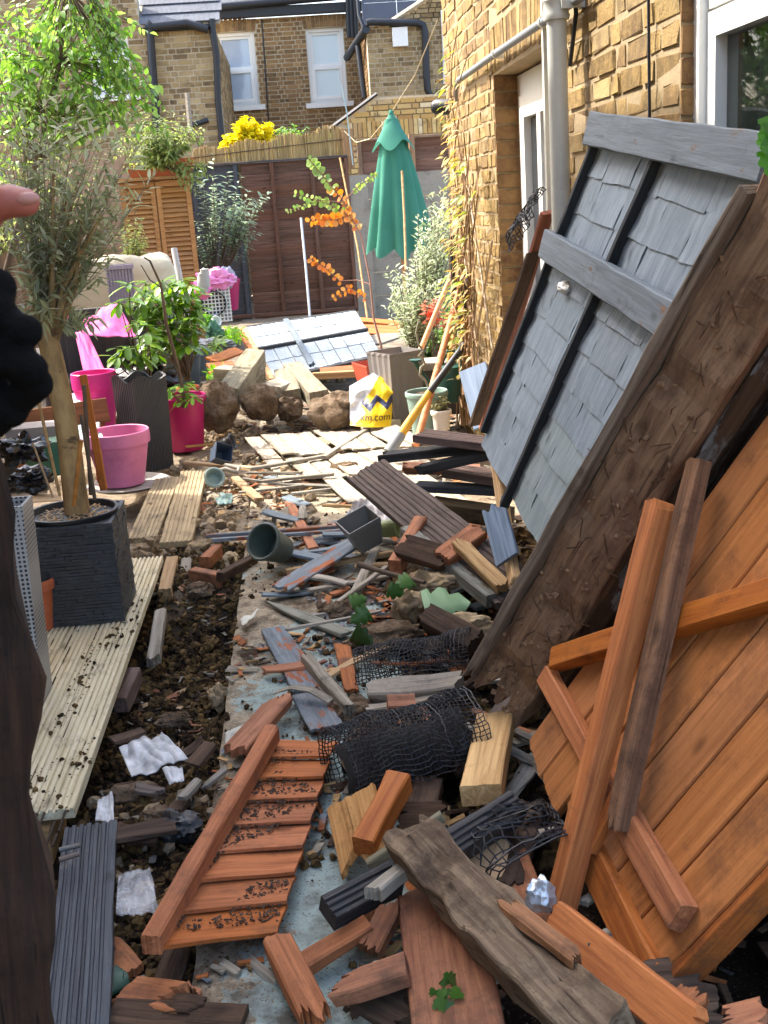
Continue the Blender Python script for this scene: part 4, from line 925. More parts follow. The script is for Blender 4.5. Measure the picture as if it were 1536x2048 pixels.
# ================================================================ LOOSE PLANKS AND SPLINTERS (one object each)
P_ = [
 (412, 1072, .06, 722, 1050, .07, .022, .015, GREYW, 'upper of two long thin blue grey laths lying across the path', {}),
 (425, 1080, .05, 735, 1058, .06, .022, .015, GREYW, 'lower of two long thin blue grey laths beside the tumbled pot', {}),
 (578, 1005, .03, 628, 1100, .04, .045, .02, ORG_D, 'dusty pinkish lath crossing under the long thin laths', dict(jag=(.01, .01))),
 (556, 1180, .05, 735, 1068, .09, .10, .012, GREYW, 'broad worn board grey on one side and orange on the other', dict(jag=(.03, .0))),
 (572, 1143, .03, 785, 1106, .04, .03, .02, PALE, 'pale pinkish lath passing under the broad worn board', {}),
 (612, 1182, .03, 780, 1152, .03, .03, .012, SILV, 'thin whitish lath lying beyond the pointed grey picket', dict(jag=(.02, .05))),
 (712, 1185, .04, 752, 1095, .05, .04, .02, SILV, 'silvery brown stick leaning near the square grey pot', dict(jag=(.02, .02))),
 (534, 1204, .02, 694, 1268, .03, .055, .012, wood('grey_green_picket', '#9b9c8b', '#73735f', dirt='#3f3b30', da=.35, bump=.6), 'grey green picket pointed at its left end on the path', dict(point=(.9, 0))),
 (545, 1258, .02, 622, 1378, .03, .085, .012, GREYW, 'blue grey tapered shingle lying above the curled grey strip', dict(taper=1.35)),
 (608, 1312, .05, 700, 1425, .05, .035, .045, SILV, 'square silvery batten tilted beside the blue grey shingle', dict(jag=(.04, .02))),
 (615, 1388, .03, 655, 1458, .03, .10, .010, GREYW, 'split board half grey half orange above the slatted panel', dict(jag=(.0, .03))),
 (684, 1288, .03, 704, 1385, .03, .055, .012, ORG_D, 'pink orange broken shingle standing by the curl of mesh', dict(jag=(.03, .03), taper=.8)),
 (552, 1384, .05, 662, 1402, .05, .035, .004, SILV, 'curled strip of grey bark across the path', dict(bend=.03)),
 (462, 1512, .05, 572, 1388, .07, .075, .025, ORG_R, 'red brown board with a splintered end beyond the slatted panel', dict(jag=(.05, .12))),
 (370, 925, .04, 520, 938, .05, .035, .02, PALE, 'long pale lath lying beside the crumpled blue pot', {}),
 (500, 938, .08, 650, 912, .10, .03, .018, SILV, 'grey lath lying across the sunlit shingle sheet', {}),
 (648, 915, .10, 735, 858, .12, .035, .02, SILV, 'silver lath running up the right of the sunlit shingles', {}),
 (525, 962, .08, 668, 948, .10, .03, .015, SILV, 'sunlit grey lath just below the small rock', {}),
 (565, 968, .06, 735, 975, .06, .035, .01, SILV, 'short flat grey lath on the lower shingles', {}),
 (540, 882, .06, 722, 860, .08, .03, .02, DECKD, 'dark lath at the back edge of the shingle sheet', dict(jag=(.03, .02))),
 (372, 893, .05, 478, 885, .06, .018, .012, CANE, 'thin bamboo stick over the crumpled blue pot', {}),
 (470, 955, .04, 520, 1000, .05, .045, .02, PALE, 'short pale offcut at the corner of the sunlit shingles', dict(jag=(.02, .02))),
 (330, 1190, -.03, 345, 1122, .0, .055, .05, PALE, 'short joist stub beside the cream deck edge', dict(jag=(.02, .01))),
 (366, 1185, -.05, 374, 1118, .0, .045, .03, SILV, 'whitish post stub standing in the trench end', dict(jag=(.03, .02))),
 (385, 1150, .0, 445, 1160, .0, .05, .06, ORG_D, 'brown timber block forming the end of the trench', {}),
 (440, 1155, .02, 508, 1118, .02, .04, .04, DARK, 'dark timber running from the block to the tumbled pot', {}),
 (410, 1125, .03, 435, 1100, .03, .05, .05, ORG_D, 'reddish offcut lying in the rubble behind the trench', {}),
 (305, 1330, -.06, 322, 1225, -.03, .045, .04, SILV, 'splintered joist along the trench side of the deck', dict(jag=(.08, .03))),
 (240, 1410, -.08, 270, 1350, -.05, .05, .06, DECKP, 'square joist end poking out below the deck edge', {}),
 (242, 1680, -.02, 335, 1662, -.02, .03, .05, PALE, 'pale timber offcut in the rubble above the black board', {}),
 (360, 1600, .02, 398, 1558, .03, .025, .012, SILV, 'weathered grey stick end left of the slatted panel', dict(jag=(.03, .02))),
 (400, 1580, .0, 455, 1535, .03, .02, .012, SILV, 'thin grey splinter beside the long side batten', dict(jag=(.05, .02))),
 (205, 1890, -.02, 262, 1952, -.02, .07, .02, ORG_D, 'orange brown board piece right of the black ridged board', dict(jag=(.03, .02))),
 (250, 1985, .0, 382, 2005, .02, .085, .025, ORG_D, 'orange board fragment with split end near the bottom left', dict(jag=(.02, .05))),
 (225, 2040, .0, 490, 2052, .0, .07, .05, DARK, 'dark rotten timber across the bottom edge', dict(rot=.01)),
 (330, 1985, -.04, 365, 1890, -.04, .06, .04, DARK, 'dark stub under the end of the slatted panel', {}),
 (380, 1985, .01, 395, 1975, .01, .05, .02, ORG_R, 'small red brown chip by the path edge', dict(jag=(.02, .02))),
 (552, 1878, .06, 645, 2060, .05, .06, .03, ORG_R, 'orange board with pale broken edge at bottom centre', dict(jag=(.02, .06))),
 (612, 1925, .04, 738, 1848, .08, .05, .025, ORG_R, 'red brown batten crossing to the dark grooved offcut', {}),
 (658, 1988, .10, 815, 1935, .14, .065, .03, ORG_D, 'rounded orange rail end pointing left of the wide board', dict(jag=(.04, .0), point=(.3, 0))),
 (735, 1912, .05, 790, 1800, .1, .05, .03, ORG_D, 'orange broken wedge under the silver batten', dict(jag=(.05, .05))),
 (700, 2040, .05, 760, 1960, .08, .05, .02, DARK, 'dark broken board below the rounded rail end', dict(jag=(.06, .03))),
 (790, 2040, .05, 840, 1965, .08, .055, .02, SILV, 'pale splintered board under the wide orange board', dict(jag=(.06, .03))),
 (1340, 2030, .1, 1400, 1980, .12, .06, .02, ORG_D, 'jagged orange offcut at the bottom right', dict(jag=(.05, .03))),
 (1430, 2060, .12, 1540, 2030, .14, .08, .02, ORG_D, 'reddish broken board in the bottom right corner', dict(jag=(.06, .02))),
 (430, 1915, .01, 480, 1950, .01, .02, .012, SILV, 'silver twig of wood on the path below the panel', dict(jag=(.03, .02))),
 (495, 1915, .01, 558, 1965, .01, .02, .012, SILV, 'grey stick beside the board with pale broken edge', dict(jag=(.03, .02))),
 (660, 1190, .02, 700, 1175, .02, .03, .01, ORG_D, 'small orange chip under the silvery brown stick', dict(jag=(.02, .02))),
 (618, 1232, .02, 690, 1222, .02, .02, .01, SILV, 'thin pale sliver just above the pointed picket', dict(jag=(.03, .03))),
 (545, 1300, .01, 600, 1345, .01, .02, .008, GREYW, 'narrow blue grey sliver left of the tapered shingle', dict(jag=(.03, .03))),
 (640, 1370, .03, 690, 1420, .04, .03, .01, SILV, 'pale sliver beside the square silvery batten', dict(jag=(.05, .03))),
 (690, 1130, .04, 780, 1128, .05, .03, .012, PALE, 'whitish broken lath below the square grey pot', dict(jag=(.05, .0))),
 (560, 1100, .02, 605, 1085, .02, .05, .01, GREYW, 'flat grey chip right of the tumbled pot', {}),
 (625, 1085, .02, 695, 1060, .03, .08, .008, GREYW, 'flat greenish grey shingle under the square pot', {}),
 (690, 1500, .1, 720, 1560, .1, .04, .02, SILV, 'pale offcut at the mouth of the wide mesh curl', dict(jag=(.03, .03))),
 (742, 1895, .04, 720, 1770, .05, .07, .02, ORG_D, 'torn reddish board standing under the grooved offcut', dict(jag=(.1, .05))),
]
for a in P_:
    u1, v1, z1, u2, v2, z2, W, T, m_, lb, kw = a
    nm = 'lath' if W < .036 else 'plank'
    gp(u1, v1, z1, u2, v2, z2, W, T, m_, lb, cat='lath' if nm == 'lath' else 'plank', name=nm, **kw)
# loose scraps of shingle and lath: a few meshes, many copies
LMK = [(G(*q), t) for q, t in (((540, 1105), 'the tumbled pot'), ((732, 1075), 'the square grey pot'), ((640, 1125), 'the broad worn board'), ((612, 1236), 'the pointed picket'), ((580, 905), 'the sunlit shingle sheet'), ((672, 925), 'the long brown rock'),
    ((450, 1150), 'the trench head'), ((890, 1225), 'the big pale leaf'), ((900, 1000), 'the stack of boards'), ((585, 1480), 'the slatted panel'), ((800, 1500), 'the wide mesh curl'), ((1080, 1790), 'the foil ball'), ((900, 1760), 'the rotten beam'), ((170, 1850), 'the black ridged board'),
    ((300, 1500), 'the white plastic'), ((600, 1320), 'the tapered shingle'), ((800, 1330), 'the narrow mesh roll'), ((575, 1000), 'the pinkish lath'), ((425, 960), 'the torn cup'), ((1100, 1560), 'the orange door'), ((980, 1500), 'the pale block'), ((840, 1180), 'the rubble stones'))]
USED = set()
def where(o, length, what):
    p = o.location; L_, t = min(LMK, key=lambda q: (q[0]-p).length); d = p-L_
    side_ = ('right of' if d.x > 0 else 'left of') if abs(d.x) > abs(d.y) else ('beyond' if d.y > 0 else 'in front of')
    for pre in (['longish '] if length > .26 else ['short '] if length < .16 else [''])+['tilted ', 'thin ', 'dusty ', 'small ', 'ragged ', 'worn ', 'chipped ', 'flat ']:
        for q in ('', 'just ', 'a little ', 'close '):
            lb = f'{pre}{what} lying {q}{side_} {t}'
            if lb not in USED: USED.add(lb); return lb
    return lb
def scraps(n, name, label, group, mats, zone, L, W, tz=.0):
    pool_ = [plank_mesh(name, ri(*L), ri(*W), ri(.006, .012), rnd.choice(mats), jag=(ri(0, .03), ri(0, .04)), seg=5, wob=.004, taper=ri(.7, 1.2), bend=ri(-.006, .006)) for _ in range(8)]
    k = 0
    while k < n:
        x, y = ri(zone[0], zone[1]), ri(zone[2], zone[3]); u, v, d = proj(V((x, y, .03)))
        if noise.noise(V((x*2, y*1.5, 3))) < -.25: continue
        o = link(name, rnd.choice(pool_)); o.location = (x, y, ri(.015, .06)+tz); o.rotation_euler = (ri(-.12, .12), ri(-.14, .14), ri(-.9, .9)+(math.pi/2 if rnd.random() < .35 else 0)); tag(o, where(o, o.dimensions.x, label), 'scrap', group); k += 1
scraps(46, 'shingle_scrap', 'silver grey shingle scrap', 'loose grey shingle scraps', [GREYP, SILV, SILV, GREYW], (-.25, .75, 3.9, 6.3), (.12, .34), (.04, .09))
scraps(22, 'lath_scrap', 'pale broken lath', 'short pale broken laths', [PALE, SILV, DECKP], (-.3, .7, 3.4, 6.5), (.12, .4), (.015, .03), .02)
scraps(12, 'stained_scrap', 'orange stained wood scrap', 'small orange wood scraps', [ORG_D, ORG_R], (-.3, .8, 2.9, 6.2), (.06, .2), (.025, .06))
scraps(26, 'broken_stick', 'broken weathered stick', 'broken sticks in the heap', [DARK, DECKD, SILV, ORG_D], (.15, .62, 1.75, 3.4), (.12, .35), (.02, .05), .03)
scraps(16, 'bark_piece', 'dark rotten bark piece', 'rotten wood pieces in the soil', [DARK, DARK, DECKD], (-.62, -.3, 1.9, 3.3), (.06, .2), (.03, .06), -.03)
# raised pieces
R_ = [
 ((930, 1440, 2.55), (985, 1425, 2.62), None),
]
plank(G(992, 1440, .14), G(962, 1592, .16), .095, .05, PALE, 'pale short timber block under the foot of the heavy post', cat='block', name='timber_block', up=(-.2, -.5, .8), jag=(.02, .01))
plank(G(868, 1720, .14), G(1032, 1615, .15), .06, .06, CHAR, 'black grooved decking offcut beneath the pale block', cat='offcut', name='decking_offcut', groove=4, gd=.006, up=(-.2, -.6, .75))
plank(G(655, 1826, .1), G(790, 1755, .11), .06, .05, CHAR, 'black grooved decking offcut jutting left over the path', cat='offcut', name='decking_offcut', groove=4, gd=.006, up=(-.1, -.5, .8))
plank(G(738, 1728, .1), G(885, 1632, .2), .025, .02, wood('green_grey_lath', '#7d7a68', '#57543f', da=.3), 'green grey lath slanting up behind the rotten beam', cat='lath', name='lath')
plank(G(742, 1792, .17), G(850, 1705, .17), .03, .028, SILV, 'silver batten with splintered tip over the black offcut', cat='batten', name='wooden_batten', jag=(.03, 0))
plank(G(728, 1695, .1), G(800, 1560, .16), .055, .055, ORG, 'orange square timber end beneath the wide mesh', cat='offcut', name='timber_offcut', up=(-.3, -.6, .6))
plank(G(700, 1590, .12), G(738, 1745, .06), .13, .012, wood('flaky_board', '#b78d5b', '#8a6238', dirt='#5e4227', da=.35, bump=.9), 'flaky chipboard scrap hanging below the mesh', cat='board', name='board', up=(-.3, -.8, .5), jag=(.02, .07))
plank(G(868, 1770, .10), G(925, 2110, .15), .16, .02, ORG_D, 'wide orange board lying under the rotten beam', cat='board', name='board', up=(-.25, -.55, .8), jag=(.02, .02))
plank(G(975, 1680, .1), G(955, 1770, .08), .1, .02, PALE, 'pale board end between the rotten beam and mesh', cat='board', name='board', up=(-.2, -.8, .5))
plank(G(900, 1640, .08), G(790, 1645, .08), .09, .03, DARK, 'dark timber in the heap beneath the torn mesh', cat='timber', name='timber', up=(0, -.6, .7), jag=(.05, .05))
plank(G(860, 1560, .08), G(820, 1690, .05), .07, .04, DARK, 'brown timber stub beneath the wide mesh curl', cat='timber', name='timber', up=(-.2, -.8, .4), jag=(.03, .05))
# black ridged board bottom left
gp(182, 1655, .03, 150, 2080, .05, .125, .028, wood('black_ridged_board', '#50555b', '#34373c', dirt='#8a8178', da=.12, rough=.6, bump=.5), 'black ridged decking board lying beside the dark post', cat='deck board', name='deck_board', groove=7, gd=.006, jag=(.01, 0))
# ---- sunlit shingle sheet behind
ss = empty('shingle_sheet', tuple(G(620, 930, .02)), 0, 'flattened sheet of silver grey roof shingles in the sun', 'shingles')
bpy.context.view_layer.update()
S00, S10, S11, S01 = G(490, 882, .06), G(772, 858, .10), G(745, 1022, .05), G(640, 1025, .05)
A0, A1 = G(492, 880, .06), G(790, 856, .10)
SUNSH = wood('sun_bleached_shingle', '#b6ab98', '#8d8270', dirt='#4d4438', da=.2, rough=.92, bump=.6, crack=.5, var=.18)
dr_ = G(700, 1010, .05)-G(560, 880, .06)
for r in range(3):
    for k in range(9):
        w_ = (A1-A0)/9; o_ = A0+w_*k+dr_*(r*.34)*V((1, 1, 1)).x+V((0, 0, .008*(2-r)))
        if r == 2 and (k < 2 or k > 6): continue
        if r == 1 and k > 7: continue
        d_v = dr_*.40; tw = V((ri(-.015, .015), ri(-.01, .01), ri(-.004, .012)))
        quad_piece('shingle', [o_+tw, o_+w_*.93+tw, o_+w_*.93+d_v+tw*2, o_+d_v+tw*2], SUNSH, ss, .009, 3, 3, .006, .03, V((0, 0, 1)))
# ---- fallen grey panel at the back
fp = empty('fallen_shed_door', tuple(G(620, 700, .05)), 0, 'grey shed door panel lying flat in the sun with bare orange edges', 'door panel')
bpy.context.view_layer.update()
F00, F10, F11, F01 = D(492, 655, 11.1), D(712, 622, 11.3), D(762, 708, 9.2), D(548, 755, 8.95)
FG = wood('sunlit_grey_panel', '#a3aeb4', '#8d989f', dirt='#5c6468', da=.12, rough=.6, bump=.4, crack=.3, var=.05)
def fpt(a, b): return (F00*(1-a)+F10*a)*(1-b)+(F01*(1-a)+F11*a)*b
fn_ = (F10-F00).cross(F01-F00).normalized()
if fn_.z < 0: fn_ = -fn_
for r in range(4):
    for k in range(8):
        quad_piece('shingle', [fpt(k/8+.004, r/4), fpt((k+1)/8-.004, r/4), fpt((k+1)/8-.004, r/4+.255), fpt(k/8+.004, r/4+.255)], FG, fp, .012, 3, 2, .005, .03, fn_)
for a, b, c, d in ((.0, .52, 1, .52), (.36, 0, .36, 1)):
    plank(fpt(a, b)+fn_*.02, fpt(c, d)+fn_*.02, .05, .025, GREYP if a else CHAR, None, name='batten', up=fn_, parent=fp, jag=(.05, .1) if a else (0, 0))
for (a, b, c, d, mt) in ((0, 1.02, 1, 1.02, CHAR), (-.02, 0, -.02, 1.02, PALE), (-.05, .0, -.05, .9, ORG_D), (0, -.02, 1, -.02, CHAR)):
    plank(fpt(a, b)-fn_*.02, fpt(c, d)-fn_*.02, .05, .05, mt, None, name='edge_rail', up=fn_, parent=fp, jag=(.04, .04))
plank(D(700, 640, 11.9), D(815, 650, 11.6), .10, .04, ORG, 'long orange board behind the fallen shed door', up=(0, -.3, 1))
plank(D(712, 658, 11.5), D(800, 662, 11.4), .22, .02, ORG, 'orange slatted offcut lying by the eucalyptus stem', up=(0, -.3, 1))
plank(D(790, 668, 11.0), D(722, 690, 10.2), .35, .02, SILV, 'pale flat sheet of wood beside the fallen shed door', cat='board', name='board')
plank(D(625, 752, 8.6), D(735, 746, 8.5), .05, .05, PALE, 'yellow edged rail in front of the fallen shed door', cat='rail', name='rail')
plank(D(640, 742, 8.9), D(728, 735, 8.9), .25, .02, ORG_R, 'red brown board face behind the yellow edged rail', cat='board', name='board')
for (a, b, lb) in (((420, 722, 9.3), (480, 700, 9.6), 'orange board half hidden by weeds left of the shed door'), ((415, 735, 9.0), (470, 730, 9.1), 'honey coloured board end below the weeds'), ((425, 752, 8.7), (455, 742, 8.8), 'short orange offcut beside the grey pots')):
    plank(D(*a), D(*b), .12, .02, ORG, lb, up=(.1, -.4, 1), jag=(.02, .02))
# ---- dug up fence post stumps with soil-caked concrete feet
CAKE = Mat('caked_earth'); _v = CAKE.co(); n1 = CAKE.noise(_v, 14, 9, .72); n2 = CAKE.noise(_v, 5, 6, .6); n3 = CAKE.noise(_v, 90, 4, .7)
cc = CAKE.ramp(n1, [(.3, lin('#4f4032')), (.5, lin('#84705b')), (.72, lin('#b09d86'))]); cc = CAKE.mix(CAKE.step(n2, .55, .7), cc, lin('#8f8371'))
CAKE.P(col=cc, rough=.97, spec=.1, nor=CAKE.bump(CAKE.math('ADD', n1, n3), 1., .03)); CAKE = CAKE.m
LICH = wood('lichened_post', '#a89e86', '#82775f', dirt='#55493a', da=.3, rough=.95, bump=.7, crack=.5)
def stump(u, v, y, r, sq, ends, label):
    c = D(u, v, y); root = empty('fence_post_stump', tuple(c), 0, label, 'stump'); bpy.context.view_layer.update()
    blob(c, r, CAKE, name='caked_foot', sq=sq, rough_=.34, fr=1.3, sub=4, parent=root)
    for (a, b, wd_, T) in ends:
        plank(D(*a), D(*b), wd_, T, LICH, None, name='post', parent=root, jag=(.02, .01), wob=.004, up=(0, -.5, 1))
    return root
stump(432, 815, 7.55, .15, (.95, .9, 1.05), [((455, 795, 7.65), (512, 715, 8.5), .15, .13)], 'leftmost dug up post stump with a lump of earth and lichened post')
stump(522, 805, 7.6, .125, (1, .9, .95), [((540, 790, 7.7), (590, 765, 8.3), .15, .12)], 'second dug up stump with rounded earthy foot and pale flat top')
stump(578, 815, 7.7, .10, (.9, .9, .85), [((580, 795, 7.7), (570, 750, 8.4), .15, .10)], 'narrow dug up stump wedged right of the rounded one')
stump(676, 828, 7.2, .16, (1.1, .9, .9), [((640, 800, 7.5), (585, 740, 8.6), .13, .12)], 'largest rightmost stump beside the yellow bag with a long grey post')
plank(D(435, 745, 8.5), D(525, 752, 8.3), .16, .09, LICH, 'flat lichened slab lying on top of the leftmost stumps', cat='slab', name='slab', jag=(.03, .03))
plank(D(455, 800, 7.9), D(415, 770, 8.4), .10, .06, LICH, 'pale lichened offcut behind the leftmost stump', cat='offcut', name='timber_offcut')
plank(D(625, 775, 7.9), D(650, 795, 7.7), .1, .06, LICH, 'short lichened block against the largest stump', cat='offcut', name='timber_offcut')
# rocks and rubble
ROCK = brickmat('rubble_stone', ['#94836a', '#7d6d58', '#a69579', '#8a7861'], dirt='#493c2f', da=.35, bump=.9)
for (u, v, z, r, sq, lb) in ((672, 918, .05, .085, (1.3, .7, .6), 'long brown rock on the sunlit shingles'), (692, 945, .05, .075, (1.2, .8, .7), 'pitted rock beside the tip of the long dark deck board'),
    (572, 945, .06, .04, (1, .8, .8), 'small pale rock in the middle of the sunlit shingles'), (832, 1180, .12, .07, (1, .8, .9), 'pale broken rubble stone left of the big green leaf'),
    (875, 1165, .14, .06, (1.2, .8, .6), 'flat rubble stone above the big green leaf'), (815, 1215, .1, .06, (.8, .8, 1), 'grey mortar lump beside the ivy leaves'),
    (930, 1255, .14, .08, (1.2, .7, .5), 'grey concrete chunk under the foot of the deck board'), (770, 1272, .05, .085, (1.4, .8, .5), 'rounded brown boulder behind the narrow roll of mesh'),
    (680, 1225, .02, .055, (1, .9, .7), 'dark earth clod beside the white pebble'), (645, 1216, .02, .022, (1, 1, .9), 'round white pebble beside the dark clod'),
    (585, 1112, .02, .05, (1, .8, .7), 'rusty brown clod behind the tumbled pot'), (400, 1180, -.02, .045, (1.2, .8, .7), 'dark brick bat at the trench head'),
    (462, 1118, .0, .035, (1, 1, .8), 'round grey stone in the rubble by the trench head'), (400, 1095, .01, .05, (1.2, .8, .6), 'grey stone behind the timber block'),
    (355, 1655, .0, .05, (1.1, .9, .8), 'black square stone at the end of the pale offcut'), (270, 1590, -.02, .05, (1.6, .6, .6), 'long dark rock in the rubble below the white plastic'),
    (320, 1630, -.02, .035, (1.2, .8, .7), 'brown rock left of the slatted panel top'), (440, 1395, -.08, .045, (.8, .8, 1), 'grey stone stuck in the side of the trench'),
    (345, 1440, -.12, .04, (1.3, .8, .6), 'dark flat stone at the near end of the trench'), (705, 1420, .03, .06, (1, .9, .6), 'brown stone under the broken concrete edge'), (895, 1235, .1, .035, (.8, .7, 1.2), 'red brick fragment under the big green leaf')):
    blob(G(u, v, z), r, BLK if 'black' in lb else CAKE if ('clod' in lb or 'dark' in lb or 'brown' in lb) else ROCK, lb, 'rock', 'rock', sq, .45, 1.5, 4)
plank(G(735, 1385, .07), G(930, 1368, .09), .06, .06, CONC, 'broken concrete edging between the two rolls of mesh', cat='edging', name='concrete_edging', jag=(.03, .03), rot=.02, wob=.01, up=(0, -.5, 1))
plank(D(775, 1415, 2.95), D(830, 1412, 2.95), .05, .06, ORG_R, 'red brick end under the broken concrete edging', cat='brick', name='brick', up=(0, -.5, 1))
# ---- scattered chips (nobody could count them)
def chips(n, x0, x1, y0, y1, zf, mats, name, label, s=(.01, .06), seedm=.0):
    mb = MB()
    for k in range(n):
        x, y = ri(x0, x1), ri(y0, y1)
        if noise.noise(V((x*3, y*2, 5))) < seedm: continue
        L = ri(*s)*(1 if rnd.random() < .85 else 1.8); W = L*ri(.12, .4); T = ri(.002, .006)
        R = Matrix.Rotation(ri(0, 6.3), 3, 'Z') @ Matrix.Rotation(ri(-.25, .25), 3, 'Y') @ Matrix.Rotation(ri(-.4, .4), 3, 'X')
        mb.box((x, y, zf(x, y)+T/2+.004), (L, W, T), R, m=rnd.randrange(len(mats)), jit=L*.05)
    return tag(mb.build(name, mats), label, 'debris', kind='stuff')
def zslab(x, y): return .006
CHM = [SILV, PALE, ORG_D, DARK, GREYW]
chips(1500, SLX0, .3, 2.0, 5.6, zslab, CHM, 'wood_chips', 'small wood chips and splinters littering the concrete path')
chips(1300, -.65, 1.0, 5.2, 8.6, lambda x, y: .012, [SILV, PALE, ORG_D, SILV, DARK], 'sunlit_wood_chips', 'pale splinters strewn over the sunny part of the yard', (.02, .10))
chips(1100, DKX, SLX0, 1.9, 5.0, gz, [DARK, SILV, PALE, DARK, ORG_D], 'trench_chips', 'splinters and bark bits lying in the soil', (.008, .05))
chips(1500, .1, 1.0, 1.5, 5.2, lambda x, y: max(gz(x, y), .0)+.01, [DARK, ORG_D, DARK, CHAR], 'heap_chips', 'broken wood bits under the heap at right', (.02, .09))
def clods(n, x0, x1, y0, y1, zf, mat, name, label, s=(.006, .028), cond=None):
    base = []
    for q in range(6):
        bm = bmesh.new(); bmesh.ops.create_icosphere(bm, subdivisions=2 if q < 3 else 1, radius=1)
        for v in bm.verts: v.co *= 1+.75*noise.noise(v.co*1.5+V((q*9, 0, 0)))+.25*noise.noise(v.co*4+V((q*5, 2, 0)))
        base.append(([v.co.copy() for v in bm.verts], [[v.index for v in f.verts] for f in bm.faces])); bm.free()
    mb = MB()
    for k in range(n):
        x, y = ri(x0, x1), ri(y0, y1)
        if cond and not cond(x, y): continue
        r = s[0]+(s[1]-s[0])*rnd.random()**3; R = Matrix.Rotation(ri(0, 6), 3, V((ri(-1, 1), ri(-1, 1), ri(-1, 1))))
        vs, fs = base[rnd.randrange(6)]; o = V((x, y, zf(x, y)+r*.35)); mb.add([o+R @ V((p.x*r, p.y*r, p.z*r*.8)) for p in vs], fs)
    return tag(mb.build(name, mat, smooth=25), label, 'debris', kind='stuff')
SCL = brickmat('soil_clod', ['#1e1713', '#281f19', '#18120f', '#342a22'], da=.3, bump=.8)
STN = brickmat('gravel_stone', ['#877a67', '#978976', '#6f6252', '#a89a84', '#776553'], da=.2, bump=.6)
clods(6500, DKX-.05, SLX0+.02, 1.7, 5.2, gz, SCL, 'soil_clods', 'loose dark soil clods filling the open trench', (.003, .022))
clods(160, DKX-.05, SLX0+.02, 1.7, 3.0, gz, STN, 'trench_stones', 'small stones in the near soil', (.006, .03))
clods(900, -.85, .0, 5.0, 8.2, lambda x, y: max(0, gz(x, y)), STN, 'sunlit_rubble', 'pale stones and crumbs in the sunny rubble', (.008, .035), lambda x, y: noise.noise(V((x*2, y*2, 9))) > -.1)
clods(420, DKX-.16, DKX, 2.7, 4.4, lambda x, y: .034, SCL, 'deck_crumbs', 'soil crumbs spilled along the deck edge', (.002, .009), lambda x, y: noise.noise(V((x*9, y*3, 2))) > -.05)
clods(700, SLX0, .3, 2.0, 5.5, zslab, SCL, 'path_crumbs', 'soil crumbs scattered over the path', (.003, .014), lambda x, y: noise.noise(V((x*3, y*2, 2))) > -.05)
clods(520, .2, 1.0, 2.3, 4.8, gz, SCL, 'heap_rubble', 'rubble and stones under the broken boards', (.012, .05))
clods(900, -2.1, 1.0, 8.2, 13.5, lambda x, y: .015, STN, 'yard_stones', 'stones over the far yard', (.01, .045), lambda x, y: noise.noise(V((x, y, 4))) > 0)
# ================================================================ PLANTS
def leaf_shape(L, W, kind='lance', fold=.25, droop=.15):
    if kind == 'disc':
        n = 8; vs = [(0, 0, 0)]+[(L/2-L/2*math.cos(2*math.pi*k/n), W/2*math.sin(2*math.pi*k/n), .0) for k in range(n)]
        return [V(p) for p in vs[1:]]+[V((L/2, 0, -.06*L))], [(k, (k+1) % n, n) for k in range(n)]
    if kind == 'lobed':
        pr = [(0, .05), (.02, .45), (.18, .5), (.22, .34), (.42, .5), (.55, .44), (.6, .26), (.8, .3), (1, .0)]
        vs = [V((a*L, b*W, fold*b*W*.4-droop*a*a*L)) for a, b in pr]+[V((a*L, -b*W, fold*b*W*.4-droop*a*a*L)) for a, b in pr]+[V((a*L, 0, -droop*a*a*L)) for a, b in pr]
        n = len(pr); fs = []
        for k in range(n-1): fs += [(k, k+1, 2*n+k+1, 2*n+k), (n+k+1, n+k, 2*n+k, 2*n+k+1)]
        return vs, fs
    if kind == 'tiny':
        return [V((0, 0, 0)), V((L*.5, W/2, W*fold)), V((L, 0, -droop*L)), V((L*.5, -W/2, W*fold))], [(0, 1, 2), (0, 2, 3)]
    pr = {'lance': [(0, .08), (.3, .5), (.65, .42), (1, .02)], 'ovate': [(0, .1), (.25, .5), (.6, .42), (1, .02)], 'oblong': [(0, .1), (.35, .4), (.7, .5), (.92, .3), (1, .02)]}[kind]
    vs = []; fs = []; n = len(pr)
    for a, b in pr: vs += [V((a*L, b*W, b*W*fold-droop*a*a*L)), V((a*L, 0, -droop*a*a*L)), V((a*L, -b*W, b*W*fold-droop*a*a*L))]
    for k in range(n-1): fs += [(3*k, 3*k+1, 3*k+4, 3*k+3), (3*k+1, 3*k+2, 3*k+5, 3*k+4)]
    return vs, fs
def add_leaves(root, Ms, shape, mat, nparts, name='leaf', rest='foliage'):
    base = root.location
    def key(m):
        p = m.to_translation(); u, v, d = proj(p); return d if (0 < u < 1536 and 0 < v < 2048) else 1e3+d
    if nparts: Ms = sorted(Ms, key=key)
    vs, fs = shape
    if nparts:
        me = bpy.data.meshes.new(name); me.from_pydata([tuple(p) for p in vs], [], fs); me.materials.append(mat); me.polygons.foreach_set('use_smooth', [True]*len(fs))
        for m in Ms[:nparts]: link(name, me, root, Matrix.Translation(-base) @ m)
    if len(Ms) > nparts:
        mb = MB()
        for m in Ms[nparts:]: mb.add([(m @ p)-base for p in vs], fs)
        me = bpy.data.meshes.new(rest); me.from_pydata([tuple(p) for p in mb.v], [], mb.f); me.materials.append(mat); me.polygons.foreach_set('use_smooth', [True]*len(mb.f))
        tag(link(rest, me, root), kind='stuff')
def leaf_M(p, d, s=1., roll=None):
    d = V(d).normalized(); up = V((ri(-.6, .6), ri(-.6, .6), 1)) if roll is None else roll
    m = frame(d, up if abs(d.dot(V(up).normalized())) < .97 else V((1, 0, 0)), p)
    return m @ Matrix.Scale(s, 4)
